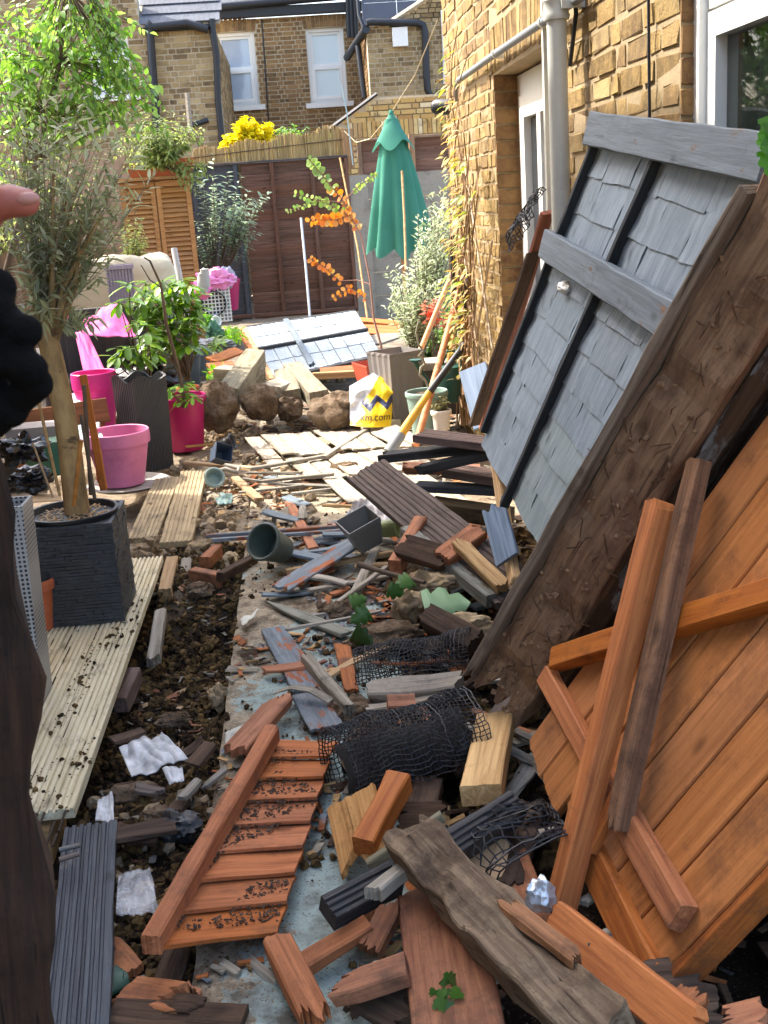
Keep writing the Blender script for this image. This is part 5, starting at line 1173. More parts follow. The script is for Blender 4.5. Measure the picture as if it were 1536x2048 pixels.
def ell(c, r):
    while True:
        p = V((ri(-1, 1), ri(-1, 1), ri(-1, 1)))
        if p.length < 1: return V(c)+V((p.x*r[0], p.y*r[1], p.z*r[2]))
def bush(label, cat, name, base, blobs, ntw, per, shape, mat, tmat=TWIG, tr=.003, nparts=0, start=.35, ang=.9, sag=.0, droop=0., group=None, root=None, sc=(.7, 1.25), whorl=False, fork=.35, trunk=None):
    """blobs: (u, v, y, half width px, half height px, depth) ; twigs run from base into the blobs, leaves along them"""
    base = V(base)
    if root is None: root = empty(name, tuple(base), 0, label, cat, group)
    mb = MB(); Ms = []; wts = []
    for (u, v, y, hu, hv, dp) in blobs: wts.append(hu*hv)
    for k in range(ntw):
        bl = rnd.choices(blobs, wts)[0]; u, v, y, hu, hv, dp = bl; s = y/FPX
        e = ell(D(u, v, y), (hu*s, dp, hv*s)); o = base+V((ri(-.02, .02), ri(-.02, .02), 0))
        if trunk is not None: o = V(trunk[min(len(trunk)-1, int(len(trunk)*(.35+.65*rnd.random())))])
        mid = o.lerp(e, .5)+V((ri(-.1, .1), ri(-.1, .1), ri(-.02, .12)))*(e-o).length*.6
        pts = []
        for q in range(9):
            t = q/8; p = o*(1-t)**2+mid*2*t*(1-t)+e*t*t; p.z -= sag*t*t*(e-o).length; pts.append(p-base)
        mb.tube(pts, [tr*(1-.75*q/8) for q in range(9)], 5)
        for q in range(per):
            t = start+(1-start)*(q+ri(0, 1))/per
            if whorl: t = start+(1-start)*(round((q/per)*3)/3) if fork else 1
            i = min(7, int(t*8)); p = pts[i].lerp(pts[i+1], t*8-i)+base; d = (pts[i+1]-pts[i]).normalized()
            sd_ = V((ri(-1, 1), ri(-1, 1), ri(-1, 1))); sd_ = (sd_-d*sd_.dot(d)).normalized()
            dd = d*(1-ang)+sd_*ang+V((0, 0, -droop)); Ms.append(leaf_M(p, dd, ri(*sc)))
    mb.build('stems', tmat, root, smooth=60)
    add_leaves(root, Ms, shape, mat, nparts)
    return root
L_OLV = leafmat('olive_leaf', ['#868f68', '#9da582', '#b1b698', '#6f7a55', '#c4c8ae'], .5, .4)
L_GRN = leafmat('bright_green_leaf', ['#6d9440', '#87aa52', '#587c36', '#9fbd68', '#476a2c'], .4, .4)
L_DUST = leafmat('pale_green_leaf', ['#7f9150', '#9aa866', '#64783e', '#b0b878'], .5, .4)
L_RHO = leafmat('glossy_rhododendron_leaf', ['#4e7327', '#6b8f33', '#37561f', '#84a73e', '#2c4620'], .28, .3)
L_SILV = leafmat('silvery_leaf', ['#a9b48c', '#c8cfae', '#8c9c6c', '#dadfc6', '#76885a'], .5, .35)
L_VINE = leafmat('yellowing_vine_leaf', ['#82923f', '#98994a', '#677d35', '#a69c5c', '#9d8750'], .5, .35)
L_DRY = leafmat('dry_vine_leaf', ['#b99358', '#cdb07a', '#a07a45', '#d6bf92'], .7, .35)
L_EUC = leafmat('eucalyptus_leaf', ['#76954c', '#8aa55a', '#9fae68', '#688550'], .45, .35)
L_EUO = leafmat('orange_eucalyptus_leaf', ['#d58a48', '#c97a40', '#d9a05c', '#b96a45', '#d0ad66'], .5, .35)
L_YEL = leafmat('yellow_blossom', ['#e8dc22', '#f3ea3c', '#d9c818'], .6, .3, .12)
L_BLU = leafmat('grey_green_leaf', ['#8a9e82', '#a3b59a', '#75896a', '#b9c6ac'], .5, .35)
L_LIME = leafmat('lime_leaf', ['#76a53a', '#8bb94a', '#5f8f30'], .45, .45)
# big leafy tree, upper left
ty = 10.6
trk = [D(-30, 700, ty), D(10, 560, ty), D(40, 440, ty), D(70, 330, ty), D(95, 230, ty), D(120, 120, ty), D(135, -20, ty), D(140, -90, ty)]
t_ = empty('leafy_tree', tuple(trk[0].xy)+(0,), 0, 'tall bright green leafy tree in front of the houses at upper left', 'tree')
mb = MB(); mb.tube([p-t_.location for p in [V((trk[0].x, trk[0].y, 0))]+trk], [.05, .045, .04, .035, .03, .025, .02, .016, .01], 9); mb.build('trunk', TWIG, t_, smooth=60)
bush(None, None, None, t_.location, [(70, 50, ty, 170, 110, .9), (60, 190, ty, 150, 110, .9), (200, 140, ty, 120, 120, .6), (270, 120, ty, 60, 90, .4), (240, 200, ty, 80, 70, .5), (305, 220, ty, 40, 70, .3), (30, 250, ty, 100, 70, .8)], 185, 15,
     leaf_shape(.08, .042, 'ovate', .2, .2), L_GRN, tr=.006, nparts=280, start=.35, ang=.75, droop=.4, root=t_, trunk=trk)
# olive tree in the slate planter
oy = 4.32
otr = [D(152, 1005, oy), D(140, 900, oy), D(128, 820, oy), D(108, 730, oy), D(92, 660, oy), D(80, 600, oy)]
t_ = empty('olive_tree', tuple(otr[0]), 0, 'olive tree with a smooth tan trunk growing in the slate planter', 'tree')
BARK = Mat('smooth_olive_bark'); _v = BARK.co((1, 1, .35)); n1 = BARK.noise(_v, 16, 8, .65); n2 = BARK.noise(BARK.co((1, 1, 1)), 60, 5, .65); n3 = BARK.noise(BARK.co((1, 1, 2)), 9, 4, .6)
cc = BARK.mix(BARK.step(n1, .38, .62), lin('#7d6543'), lin('#b39562')); cc = BARK.mix(BARK.step(n3, .60, .68), cc, lin('#5a4530')); BARK.P(col=cc, rough=.8, nor=BARK.bump(BARK.math('ADD', n1, n2), .35, .006)); BARK = BARK.m
mb = MB(); pts = [p-t_.location for p in otr]; mb.tube([pts[0]-V((0, 0, .1))]+pts, [.052, .047, .043, .041, .040, .037, .03], 18)
for q in range(7):
    th = q*.9; e = ell(D(150, 430, oy), (.22, .15, .22))
    o = pts[3]+V((0, 0, ri(.0, .1))); mb.tube([o, o.lerp(e-t_.location, .4)+V((ri(-.05, .05), ri(-.05, .05), .04)), e-t_.location], [.016, .010, .004], 7)
mb.build('trunk', BARK, t_, smooth=60)
bush(None, None, None, t_.location, [(160, 400, oy, 150, 180, .30), (60, 480, oy, 110, 150, .3), (245, 320, oy, 75, 120, .22), (110, 610, oy, 100, 70, .25), (215, 500, oy, 60, 90, .2), (120, 240, oy, 110, 70, .2)], 125, 14,
     leaf_shape(.062, .0135, 'lance', .3, .12), L_OLV, tr=.0028, nparts=290, start=.25, ang=.62, root=t_, trunk=[p for p in otr[3:]], sag=-.05, tmat=plain('olive_twig', '#8b8068', .85))
bush('mid green leafy shrub behind the olive crown at the left edge', 'shrub', 'leafy_shrub', G(10, 640, 0), [(20, 330, 9.6, 60, 70, .4), (70, 290, 9.8, 60, 50, .4), (10, 420, 9.4, 40, 70, .3), (180, 290, 10.2, 60, 45, .3)], 90, 16, leaf_shape(.06, .026, 'lance', .2, .2), L_DUST, tr=.006, start=.45, ang=.75, droop=.2, nparts=60)
# rhododendron in magenta pot and in grey pot
RS = leaf_shape(.125, .042, 'oblong', .15, .25)
def whorls(label, base, tops, mat, shape, n=9, lean=.55, tr=.006, name='potted_shrub', cat='shrub', nparts=200, sc=(.75, 1.15), tm=TWIG):
    base = V(base); root = empty(name, tuple(base), 0, label, cat); mb = MB(); Ms = []
    for (u, v, y) in tops:
        e = D(u, v, y); m_ = base.lerp(e, .55)+V((ri(-.06, .06), ri(-.06, .06), .02))
        mb.tube([V((ri(-.02, .02), ri(-.02, .02), 0)), m_-base, e-base], [tr, tr*.7, tr*.4], 6); d = (e-m_).normalized()
        for q in range(n):
            th = q*2.399; a = V((math.cos(th), math.sin(th), 0)); Ms.append(leaf_M(e-d*ri(0, .03), a*1+V((0, 0, ri(-.9, .25)))+d*ri(0, .4), ri(*sc), V((0, 0, 1))))
    mb.build('stems', tm, root, smooth=60); add_leaves(root, Ms, shape, mat, nparts); return root
gb = G(385, 770, .0)
whorls('dense glossy shrub with bright green leaves in the grey pots', (G(375, 760, .28)), [(u+ri(-8, 8), v+ri(-8, 8), 7.9+ri(-.25, .25)) for u in range(290, 395, 17) for v in range(565, 690, 20)], L_RHO, RS, 8)
whorls('drooping glossy shrub with dark leaves behind the tall black planter', D(300, 790, 7.3), [(u+ri(-8, 8), v+ri(-8, 8), 7.2+ri(-.2, .2)) for (u, v) in ((250, 590), (262, 570), (240, 610), (270, 640), (285, 600), (255, 690), (275, 710), (240, 700), (225, 715), (300, 660), (310, 700), (290, 680))], L_RHO, RS, 9)
whorls('fresh green sprig in the magenta pot', D(365, 815, 7.05), [(u, v, 7.0+ri(-.1, .1)) for (u, v) in ((345, 790), (360, 775), (375, 785), (335, 775), (355, 800), (372, 765), (385, 795))], L_LIME, leaf_shape(.08, .03, 'oblong', .15, .2), 6, tr=.003)
mb = MB(); st_ = D(372, 815, 7.02)
mb.tube([D(372, 815, 7.02), D(355, 730, 7.0), D(333, 650, 6.98), D(322, 570, 6.97), D(300, 522, 6.96), D(288, 515, 6.95)], [.012, .011, .010, .008, .006, .004], 8)
mb.tube([D(322, 575, 6.97), D(300, 560, 6.95), D(282, 530, 6.95)], [.005, .004, .003], 6); mb.tube([D(337, 668, 6.98), D(325, 660, 6.96), D(312, 640, 6.95)], [.004, .003, .002], 6)
tag(mb.build('bare_branch', TWIG, smooth=60), 'bare grey branch rising out of the magenta pot', 'branch')
# shrub against the fence
bush('straggly grey green shrub trained against the dark fence', 'shrub', 'wall_shrub', D(430, 600, 13.6), [(510, 390, 13.5, 35, 35, .25), (495, 430, 13.5, 40, 40, .25), (430, 400, 13.6, 45, 50, .25), (410, 460, 13.6, 35, 60, .25), (470, 350, 13.5, 20, 15, .1), (540, 460, 13.5, 15, 12, .1), (420, 340, 13.6, 30, 40, .2)], 70, 16, leaf_shape(.085, .026, 'lance', .2, .2), L_BLU, tr=.007, start=.55, ang=.7, nparts=260)
# trough shrub on the cabinet
bush('pale jasmine like shrub spilling over the cabinet trough', 'shrub', 'trough_shrub', D(330, 335, 13.0), [(310, 285, 12.9, 75, 45, .3), (360, 270, 12.9, 60, 45, .3), (300, 240, 12.9, 60, 40, .3), (400, 330, 12.8, 35, 25, .15), (250, 300, 12.9, 50, 35, .3), (410, 370, 12.8, 18, 40, .1)], 120, 18, leaf_shape(.06, .022, 'lance', .2, .2), L_DUST, tr=.004, start=.3, ang=.8, droop=.2, nparts=120)
bush('yellowish feathery shrub in front of the pine cabinet', 'shrub', 'feathery_shrub', D(262, 560, 10.9), [(262, 455, 10.8, 30, 45, .15), (280, 480, 10.8, 20, 25, .1)], 30, 18, leaf_shape(.05, .01, 'tiny', .2, .1), L_DUST, tr=.004, start=.4, nparts=60)
# eucalyptus
ey = 10.2
er = empty('eucalyptus', tuple(D(768, 735, 9.3)), 0, 'thin eucalyptus with green and orange round leaves in a terracotta pot', 'tree'); bb = er.location
stems = [[(768, 740, 9.3), (762, 690, 9.4), (748, 640, 9.5), (740, 560, 9.6), (722, 470, 9.8), (705, 440, 9.9), (685, 400, 10), (640, 345, 10), (615, 315, 10)],
    [(705, 440, 9.9), (690, 425, 9.9), (650, 405, 10), (580, 385, 10)], [(700, 430, 9.9), (670, 440, 9.9), (640, 440, 9.95), (605, 445, 10)], [(690, 400, 9.95), (720, 370, 9.9), (758, 345, 9.8)], [(690, 405, 9.95), (640, 400, 10), (570, 425, 10)],
    [(742, 570, 9.6), (715, 560, 9.7), (680, 562, 9.8), (650, 535, 9.8), (618, 515, 9.8)], [(748, 640, 9.5), (735, 600, 9.6), (700, 575, 9.7), (660, 600, 9.7)]]
mb = MB()
for k, s_ in enumerate(stems): P = [D(*q)-bb for q in s_]; mb.tube(P, [(.011 if k == 0 else .005)*(1-.7*i/(len(P)-1)) for i in range(len(P))], 6)
mb.build('stems', plain('reddish_stem', '#8f6651', .8), er, smooth=60)
def pairs(path, t0, t1, n, sz):
    P = [D(*q) for q in path]; out = []
    for k in range(n):
        t = t0+(t1-t0)*k/n; x = t*(len(P)-1); i = min(len(P)-2, int(x)); p = P[i].lerp(P[i+1], x-i); d = (P[i+1]-P[i]).normalized()
        for s in (-1, 1):
            sd_ = d.cross(V((0, 1, .2))).normalized()*s+d*ri(-.3, .5)+V((ri(-.3, .3), ri(-.8, .8), ri(-.4, .2))); out.append(leaf_M(p+d*ri(-.015, .015), sd_, ri(.55, 1.15)*sz, V((ri(-.7, .7), -1, ri(-.2, .9)))))
    return out
DS = leaf_shape(.055, .046, 'disc')
gl = pairs(stems[0], .80, 1.0, 14, 1)+pairs(stems[1], .35, 1, 13, .9)+pairs(stems[3], .3, 1, 12, .65)+pairs(stems[4], .4, 1, 13, .6)
ol = pairs(stems[0], .55, .82, 14, 1.05)+pairs(stems[2], 0, .9, 15, 1.15)+pairs(stems[5], .5, 1, 11, .9)+pairs(stems[6], .4, 1, 8, .9)
add_leaves(er, gl, DS, L_EUC, 200); add_leaves(er, ol, DS, L_EUO, 200)
# silvery willow and neighbours
bush('silvery variegated willow bush beside the green parasol', 'shrub', 'silver_shrub', D(835, 730, 9.0), [(845, 555, 9.0, 75, 70, .3), (890, 430, 9.2, 40, 80, .2), (815, 600, 9.0, 55, 50, .3), (868, 480, 9.1, 50, 70, .2)], 170, 24, leaf_shape(.055, .014, 'tiny', .25, .1), L_SILV, tr=.004, start=.3, ang=.6, nparts=200)
bush('bright green leafy plant behind the tool handles', 'shrub', 'green_shrub', D(890, 720, 9.4), [(905, 590, 9.3, 30, 50, .15), (880, 650, 9.4, 45, 45, .2)], 50, 18, leaf_shape(.06, .025, 'ovate', .2, .2), L_GRN, tr=.004, start=.3, nparts=80)
bush('small bush with salmon pink flowers among the handles', 'shrub', 'flowering_shrub', D(870, 720, 8.8), [(865, 610, 8.8, 25, 25, .1), (895, 640, 8.8, 15, 12, .1)], 16, 9, leaf_shape(.05, .03, 'ovate'), leafmat('salmon_petal', ['#e08a70', '#ea9d82', '#d57a62'], .6, .4), tr=.003, start=.7, nparts=60)
bush('dark evergreen bush at the foot of the wall', 'shrub', 'dark_shrub', D(860, 740, 9.6), [(865, 690, 9.6, 50, 45, .2)], 40, 18, leaf_shape(.05, .025, 'ovate'), leafmat('dark_evergreen_leaf', ['#3f5a26', '#55702f', '#2f4520', '#7a8a44'], .4, .3), start=.2, nparts=40)
# forsythia and greenery behind the reed screen
bush('yellow flowering bush above the reed screen', 'shrub', 'yellow_blossom_bush', D(480, 340, 16), [(480, 280, 16, 34, 18, .2), (492, 252, 16, 22, 20, .2), (525, 265, 16, 30, 16, .2), (465, 292, 16, 24, 14, .2), (546, 252, 16, 12, 10, .1)], 130, 26, leaf_shape(.07, .05, 'ovate'), L_YEL, tr=.006, start=.55, ang=.8, nparts=100)
bush('green shrub behind the reed screen under the brick lean to', 'shrub', 'garden_shrub', D(580, 330, 16.2), [(575, 262, 16.2, 40, 20, .3), (640, 270, 16.2, 20, 15, .2)], 40, 18, leaf_shape(.07, .03, 'lance'), L_GRN, tr=.005, start=.4, nparts=0)
# vine on the house corner with trellis
VX = WX-.05
mb = MB()
for (p, q) in (((905, 330), (965, 780)), ((930, 330), (985, 700)), ((960, 330), (905, 620)), ((940, 560), (900, 800)), ((985, 480), (930, 820)), ((900, 500), (945, 860)), ((965, 600), (925, 860))):
    a, b = X(*p, WX-.02), X(*q, WX-.02); mb.tube([a, a.lerp(b, .5), b], .006, 4)
tag(mb.build('trellis', plain('pale_trellis_lath', '#b9a893', .8)), 'pale diamond trellis laths fixed to the brick wall behind the vine', 'trellis')
vn = empty('climbing_vine', tuple(X(925, 860, VX)), 0, 'twiggy climbing vine with yellowing leaves on the corner of the house', 'vine'); vb = vn.location
mb = MB(); Mg = []; Md = []
for k in range(24):
    u0 = ri(905, 955); P = []
    top = ri(40, 500); n = 12
    for q in range(n+1):
        t = q/n; v = 850+(top-850)*t; u = u0+(18*math.sin(t*7+k)+ri(-6, 6))*(.4+t*.6)+(905+35*(1-t)-u0)*.3
        u = max(u, 893+8*t); P.append(X(u, v, VX-ri(0, .08)-.05*t)-vb)
    mb.tube(P, [.008*(1-.7*i/n)*(1 if k < 8 else .5) for i in range(n+1)], 5)
    for q in range(17):
        t = ri(.2, 1); x = t*n; i = min(n-1, int(x)); p = P[i].lerp(P[i+1], x-i)+vb
        d = V((-1, ri(-1, 1), ri(-.8, .3))); (Mg if rnd.random() < .66 else Md).append(leaf_M(p+V((-ri(0, .06), ri(-.04, .04), 0)), d, ri(.6, 1.2)))
mb.build('stems', plain('vine_stem', '#8d6f4c', .9, c2='#6c5236'), vn, smooth=60)
add_leaves(vn, Mg, leaf_shape(.058, .022, 'lance', .2, .3), L_VINE, 200); add_leaves(vn, Md, leaf_shape(.048, .016, 'lance', .2, .4), L_DRY, 90)
mb = MB(); mb.tube([X(905, 470, WX-.06), X(908, 560, WX-.06), X(912, 640, WX-.06), X(920, 680, WX-.07)], .022, 8); mb.tube([X(930, 560, WX-.05), X(926, 640, WX-.05), X(930, 700, WX-.05), X(936, 740, WX-.05)], .028, 9)
tag(mb.build('dark_hose', IRON, smooth=50), 'dark bent pipe hanging behind the vine by the tool handles', 'pipe')
# weeds, ground plants, single leaves
for (u, v, y, hu, hv, lb, m_) in ((470, 670, 9.7, 22, 18, 'light green weed clump beside the fallen shed door', L_LIME), (430, 690, 9.2, 14, 12, 'green weed tuft by the orange board ends', L_GRN), (435, 745, 8.5, 18, 10, 'low weeds at the foot of the grey pots', L_LIME), (415, 640, 11.4, 16, 16, 'lime leaf sprig beside the white basket', L_LIME)):
    bush(lb, 'weed', 'weed', G(u, v+hv, 0) if v > 640 else D(u, v+hv, y), [(u, v, y, hu, hv, .1)], 18, 9, leaf_shape(.05, .028, 'ovate'), m_, tr=.002, start=.3, nparts=0)
BIGL = leaf_shape(.16, .15, 'lobed', .3, .1)
def single_leaf(P, d, up, s, label, mat, shape=BIGL, name='fallen_leaf'):
    m = frame(d, up, P); me = bpy.data.meshes.new(name); vs, fs = shape; me.from_pydata([tuple(p*s) for p in vs], [], fs); me.materials.append(mat); me.polygons.foreach_set('use_smooth', [True]*len(fs))
    mo = None; o = link(name, me); o.matrix_world = m; md = o.modifiers.new('thick', 'SOLIDIFY'); md.thickness = .001; return tag(o, label, 'leaf')
LB1 = leafmat('blue_green_leaf', ['#71936e', '#83a27c'], .5, .2); LB2 = leafmat('mid_green_leaf', ['#45692f', '#5a7f3f', '#38582a'], .4, .3)
single_leaf(D(848, 1215, 3.55), (1, .1, .05), (-.1, -.5, 1), 1., 'large pale green lobed leaf on the rubble stones', LB1)
for (u, v, dx, s, lb) in ((700, 1205, .6, .4, 'ivy leaf beside the dark clod'), (738, 1222, -.9, .45, 'ivy leaf left of the grey mortar lump'), (708, 1262, .3, .5, 'ivy leaf hanging over the rounded boulder'), (775, 1178, .9, .38, 'ivy leaf under the bare stick'), (822, 1158, -.7, .45, 'ivy leaf behind the pale rubble stone')):
    single_leaf(D(u, v, 3.62+ri(-.1, .1)), (dx, ri(-.6, .2), ri(-.6, .1)), (ri(-.5, .5), -.8, ri(.2, .9)), s, lb, LB2, name='ivy_leaf')
mb = MB(); mb.tube([D(715, 1128, 3.9), D(770, 1145, 3.85), D(850, 1165, 3.7)], [.011, .009, .007], 7); tag(mb.build('stick', TWIG, smooth=60), 'bare brown stick lying above the ivy leaves', 'stick')
sp_ = empty('parsley_sprig', tuple(G(900, 1990, .15)), 0, 'small dark green sprig lying on the wide orange board', 'sprig'); bq = sp_.location
Ms = [leaf_M(G(895+ri(-26, 26), 1985+ri(-32, 32), .15), V((ri(-1, 1), -.2, ri(-1, 1))), ri(.25, .42), V((-.25, -.55, .8))) for k in range(14)]
add_leaves(sp_, Ms, leaf_shape(.08, .07, 'lobed', .3, .1), LB2, 14); mb = MB(); mb.tube([G(900, 1990, .15)-bq, G(950, 1985, .15)-bq, G(990, 1995, .15)-bq], .0012, 5); mb.build('stem', TWIG, sp_)
vl = empty('vine_shoot', tuple(D(1545, 270, 2.0)), 0, 'green vine leaves poking in at the right edge above the panel', 'vine'); 
add_leaves(vl, [leaf_M(D(u, v, 2.0), (dx, -.3, dz), s, V((0, -1, .3))) for (u, v, dx, dz, s) in ((1534, 232, .3, -1, .28), (1530, 268, .5, -.8, .33), (1535, 300, .1, -1, .3), (1550, 250, -.4, -1, .35))], BIGL, leafmat('fresh_vine_leaf', ['#416f28', '#578738'], .4, .4), 4)
mb = MB(); mb.tube([V((0, 0, .12)), V((0, 0, -.03)), V((-.005, 0, -.08))], .002, 5); mb.build('stem', TWIG, vl)
# ================================================================ POTS AND PLANTERS
POTSOIL = plain('pot_soil', '#3f3226', .97, bump=1., bs=60, c2='#5a4a38')
def pot(name, c, rt, rb, h, mat, label, rim=.03, lip=.008, tilt=None, soil=.8, group=None, ridges=0, cat='pot', n=40):
    root = empty(name, tuple(c), 0, label, cat, group)
    if tilt is not None: root.rotation_euler = tilt
    pr = [(.001, 0), (rb, 0)]
    for k in range(1, 9):
        t = k/8; z = h*t*(1-rim/h)
        pr.append((rb+(rt-lip-rb)*t+(.0025 if ridges and k % 2 else 0), z))
    pr += [(rt, h-rim+.002), (rt+.002, h-rim*.4), (rt, h-.004), (rt-.005, h), (rt-.011, h-.003), (rt-.014, h-rim), (rb+.002-.008, .012), (.001, .012)]
    mb = MB(); mb.lathe(pr, n); mb.build('body', mat, root, smooth=45)
    if soil:
        r = rb+(rt-rb)*soil-.012; vs = [(0, 0, h*soil+.01)]; m_ = 20
        for ring in (.5, 1):
            for k in range(m_): th = 2*math.pi*k/m_; vs.append((r*ring*math.cos(th), r*ring*math.sin(th), h*soil+ri(-.006, .01)))
        mb = MB(); mb.add(vs, [(0, 1+k, 1+(k+1) % m_) for k in range(m_)]+[(1+k, 1+m_+k, 1+m_+(k+1) % m_, 1+(k+1) % m_) for k in range(m_)]); mb.build('soil_fill', POTSOIL, root, smooth=180)
    return root
# slate planter with the olive tree
px_, pw, ph = -.907, .335, .385
sl = empty('slate_planter', (px_, 4.275, .035), 0, 'square black slate textured planter holding the olive tree', 'planter')
SLT = plain('black_slate', '#3b3f43', .55, var=.3, bump=.7, bs=50, c2='#26292c', dirt='#6c6a66', da=.0, dscale=12)
mb = MB(); mb.box((0, 0, ph/2), (pw-.02, pw-.02, ph-.01)); mb.build('core', SLT, sl)
mb = MB(); rows = 30
for r in range(rows):
    z = ph*(r+.5)/rows
    for (ax, sg) in ((0, 1), (1, -1), (1, 1)):
        s = -pw/2
        while s < pw/2-.005:
            l = min(ri(.03, .12), pw/2-s); o_ = pw/2-.008+ri(0, .005)
            if ax == 1: mb.box((s+l/2, sg*o_, z), (l-.001, .016, ph/rows-.0012), jit=.0008)
            else: mb.box((sg*o_, s+l/2, z), (.016, l-.001, ph/rows-.0012), jit=.0008)
            s += l
tag(mb.build('slate_strips', SLT, sl), kind='stuff')
mb = MB(); mb.lathe([(.155, ph-.05), (.163, ph+.0), (.172, ph+.01), (.172, ph+.018), (.160, ph+.018), (.150, ph-.02), (.001, ph-.022)], 40); mb.build('inner_pot', BLK, sl, smooth=45)
mb = MB(); m_ = 26
vs = [(0, 0, ph-.01)]+[(.148*q*math.cos(2*math.pi*k/m_), .148*q*math.sin(2*math.pi*k/m_), ph-.014+ri(-.006, .01)) for q in (.35, .7, 1) for k in range(m_)]
mb.add(vs, [(0, 1+k, 1+(k+1) % m_) for k in range(m_)]+[(1+q*m_+k, 1+q*m_+m_+k, 1+q*m_+m_+(k+1) % m_, 1+q*m_+(k+1) % m_) for q in (0, 1) for k in range(m_)]); mb.build('soil_fill', POTSOIL, sl, smooth=180)
mb = MB()
for k in range(160): a = ri(0, 6.3); r = .14*math.sqrt(rnd.random()); mb.box((r*math.cos(a), r*math.sin(a), ph-.0), (ri(.008, .035), .005, .003), Matrix.Rotation(ri(0, 6), 3, 'Z') @ Matrix.Rotation(ri(-.4, .4), 3, 'Y'))
tag(mb.build('bark_mulch', [PALE], sl), kind='stuff')
for (a, b, r, m_, lb) in (((120, 992, 4.2), (76, 798, 4.2), .006, CANE, 'thin cane at the far left of the slate planter'), ((106, 995, 4.25), (65, 885, 4.3), .004, CANE, 'short pale cane bent over behind the dark post'), ((148, 1012, 4.15), (162, 880, 4.15), .008, HANDLE, 'short brown stake leaning on the olive trunk'), ((190, 1000, 4.25), (162, 830, 4.3), .007, TWIG, 'dark slanting stake right of the olive trunk'), ((182, 990, 4.3), (168, 770, 4.35), .008, TWIG, 'tall dark stake beside the orange slat')):
    mb = MB(); p, q = D(*a), D(*b); mb.tube([p, p.lerp(q, .5), q], r, 8); tag(mb.build('stake' if r > .0065 else 'cane', m_, smooth=60), lb, 'stake')
plank(D(208, 980, 4.52), D(166, 750, 4.52), .028, .012, ORG, 'upright orange slat stuck in the back of the slate planter', cat='slat', name='slat', up=(0, -1, .1))
# pots on the left
c = G(247, 972, .012); c.z = .03
PK = pot('pink_pot', c, .18, .122, .305, PINK, 'big dusty pink clay pot on a saucer beside the tall black planter', rim=.075, lip=.012, soil=.55)
bpy.context.view_layer.update()
mb = MB(); mb.lathe([(.001, 0), (.18, 0), (.228, .022), (.235, .026), (.225, .03), (.17, .012), (.001, .012)], 40, (c.x+.03, c.y, .006)); tag(mb.build('saucer', plain('grey_saucer', '#aaa69c', .6), smooth=45), 'round grey saucer under the pink clay pot', 'saucer')
# tall twisted black planter
tb = G(300, 940, 0); tb.z = .01
tl = empty('tall_black_planter', tuple(tb), math.radians(38), 'tall square black planter with fine diagonal ribs and wavy rim', 'planter')
mb = MB(); Hh = .56; n_ = 60
sqp = []
def sqpt(t, w):
    k = int(t*4) % 4; f = t*4-int(t*4); c_ = [(-1, -1), (1, -1), (1, 1), (-1, 1)]; a, b = c_[k], c_[(k+1) % 4]
    return V(((a[0]+(b[0]-a[0])*f)*w, (a[1]+(b[1]-a[1])*f)*w))
nl = 24; N4 = 80; vs = []
for l in range(nl+1):
    t = l/nl; w_ = .105+.012*t
    for k in range(N4):
        p = sqpt(k/N4, w_); q = k % 20
        rib = .0018*(1 if (k+l) % 2 else -1) if q not in (0,) else 0
        d = p.normalized(); z = Hh*t+(.02*math.sin(math.pi*2*(q/20))*t**6); vs.append((p.x+d.x*rib, p.y+d.y*rib, z))
mb.add(vs, [(l*N4+k, l*N4+(k+1) % N4, (l+1)*N4+(k+1) % N4, (l+1)*N4+k) for l in range(nl) for k in range(N4)]+[tuple(range(N4))])
b0 = nl*N4
vi = [V(vs[b0+k])*1.0 for k in range(N4)]; inn = [V((p.x*.9, p.y*.9, p.z-.002)) for p in vi]; low = [V((p.x*.8, p.y*.8, Hh*.7)) for p in vi]
mb.add(vi+inn+low, [(k, (k+1) % N4, N4+(k+1) % N4, N4+k) for k in range(N4)]+[(N4+k, N4+(k+1) % N4, 2*N4+(k+1) % N4, 2*N4+k) for k in range(N4)]+[tuple(range(2*N4, 3*N4))])
mb.build('body', plain('matt_black_planter', '#2b2d30', .42, bump=.05), tl)
# magenta pot, grey pots, pink bucket
c = G(372, 900, 0); pot('magenta_pot', c+V((0, 0, .01)), .165, .118, .35, MAG, 'deep magenta plastic pot right of the tall black planter', rim=.035, lip=.014)
c = G(372, 775, 0); pot('grey_pot', c, .17, .12, .30, plain('grey_green_plastic', '#5f676a', .4), 'large grey plastic pot behind the magenta pot', rim=.03, lip=.014)
c = G(400, 752, 0); pot('grey_pot', c, .15, .115, .28, plain('dark_grey_plastic', '#6d767a', .4), 'grey plastic pot tucked against the larger grey one', rim=.03, lip=.012)
c = G(380, 812, 0); pot('terracotta_pot', c, .09, .07, .16, TERRA, 'small terracotta pot beneath the grey pots', rim=.03)
c = D(200, 850, 7.1); c.z = max(.05, c.z); pot('pink_bucket', c, .135, .095, .33, HOTP, 'hot pink plastic bucket behind the pink clay pot', rim=.1, lip=.004, soil=0)
c = G(80, 1256, .035); pot('terracotta_pot', c, .079, .052, .195, TERRA, 'terracotta pot left of the slate planter by the post', rim=.04)
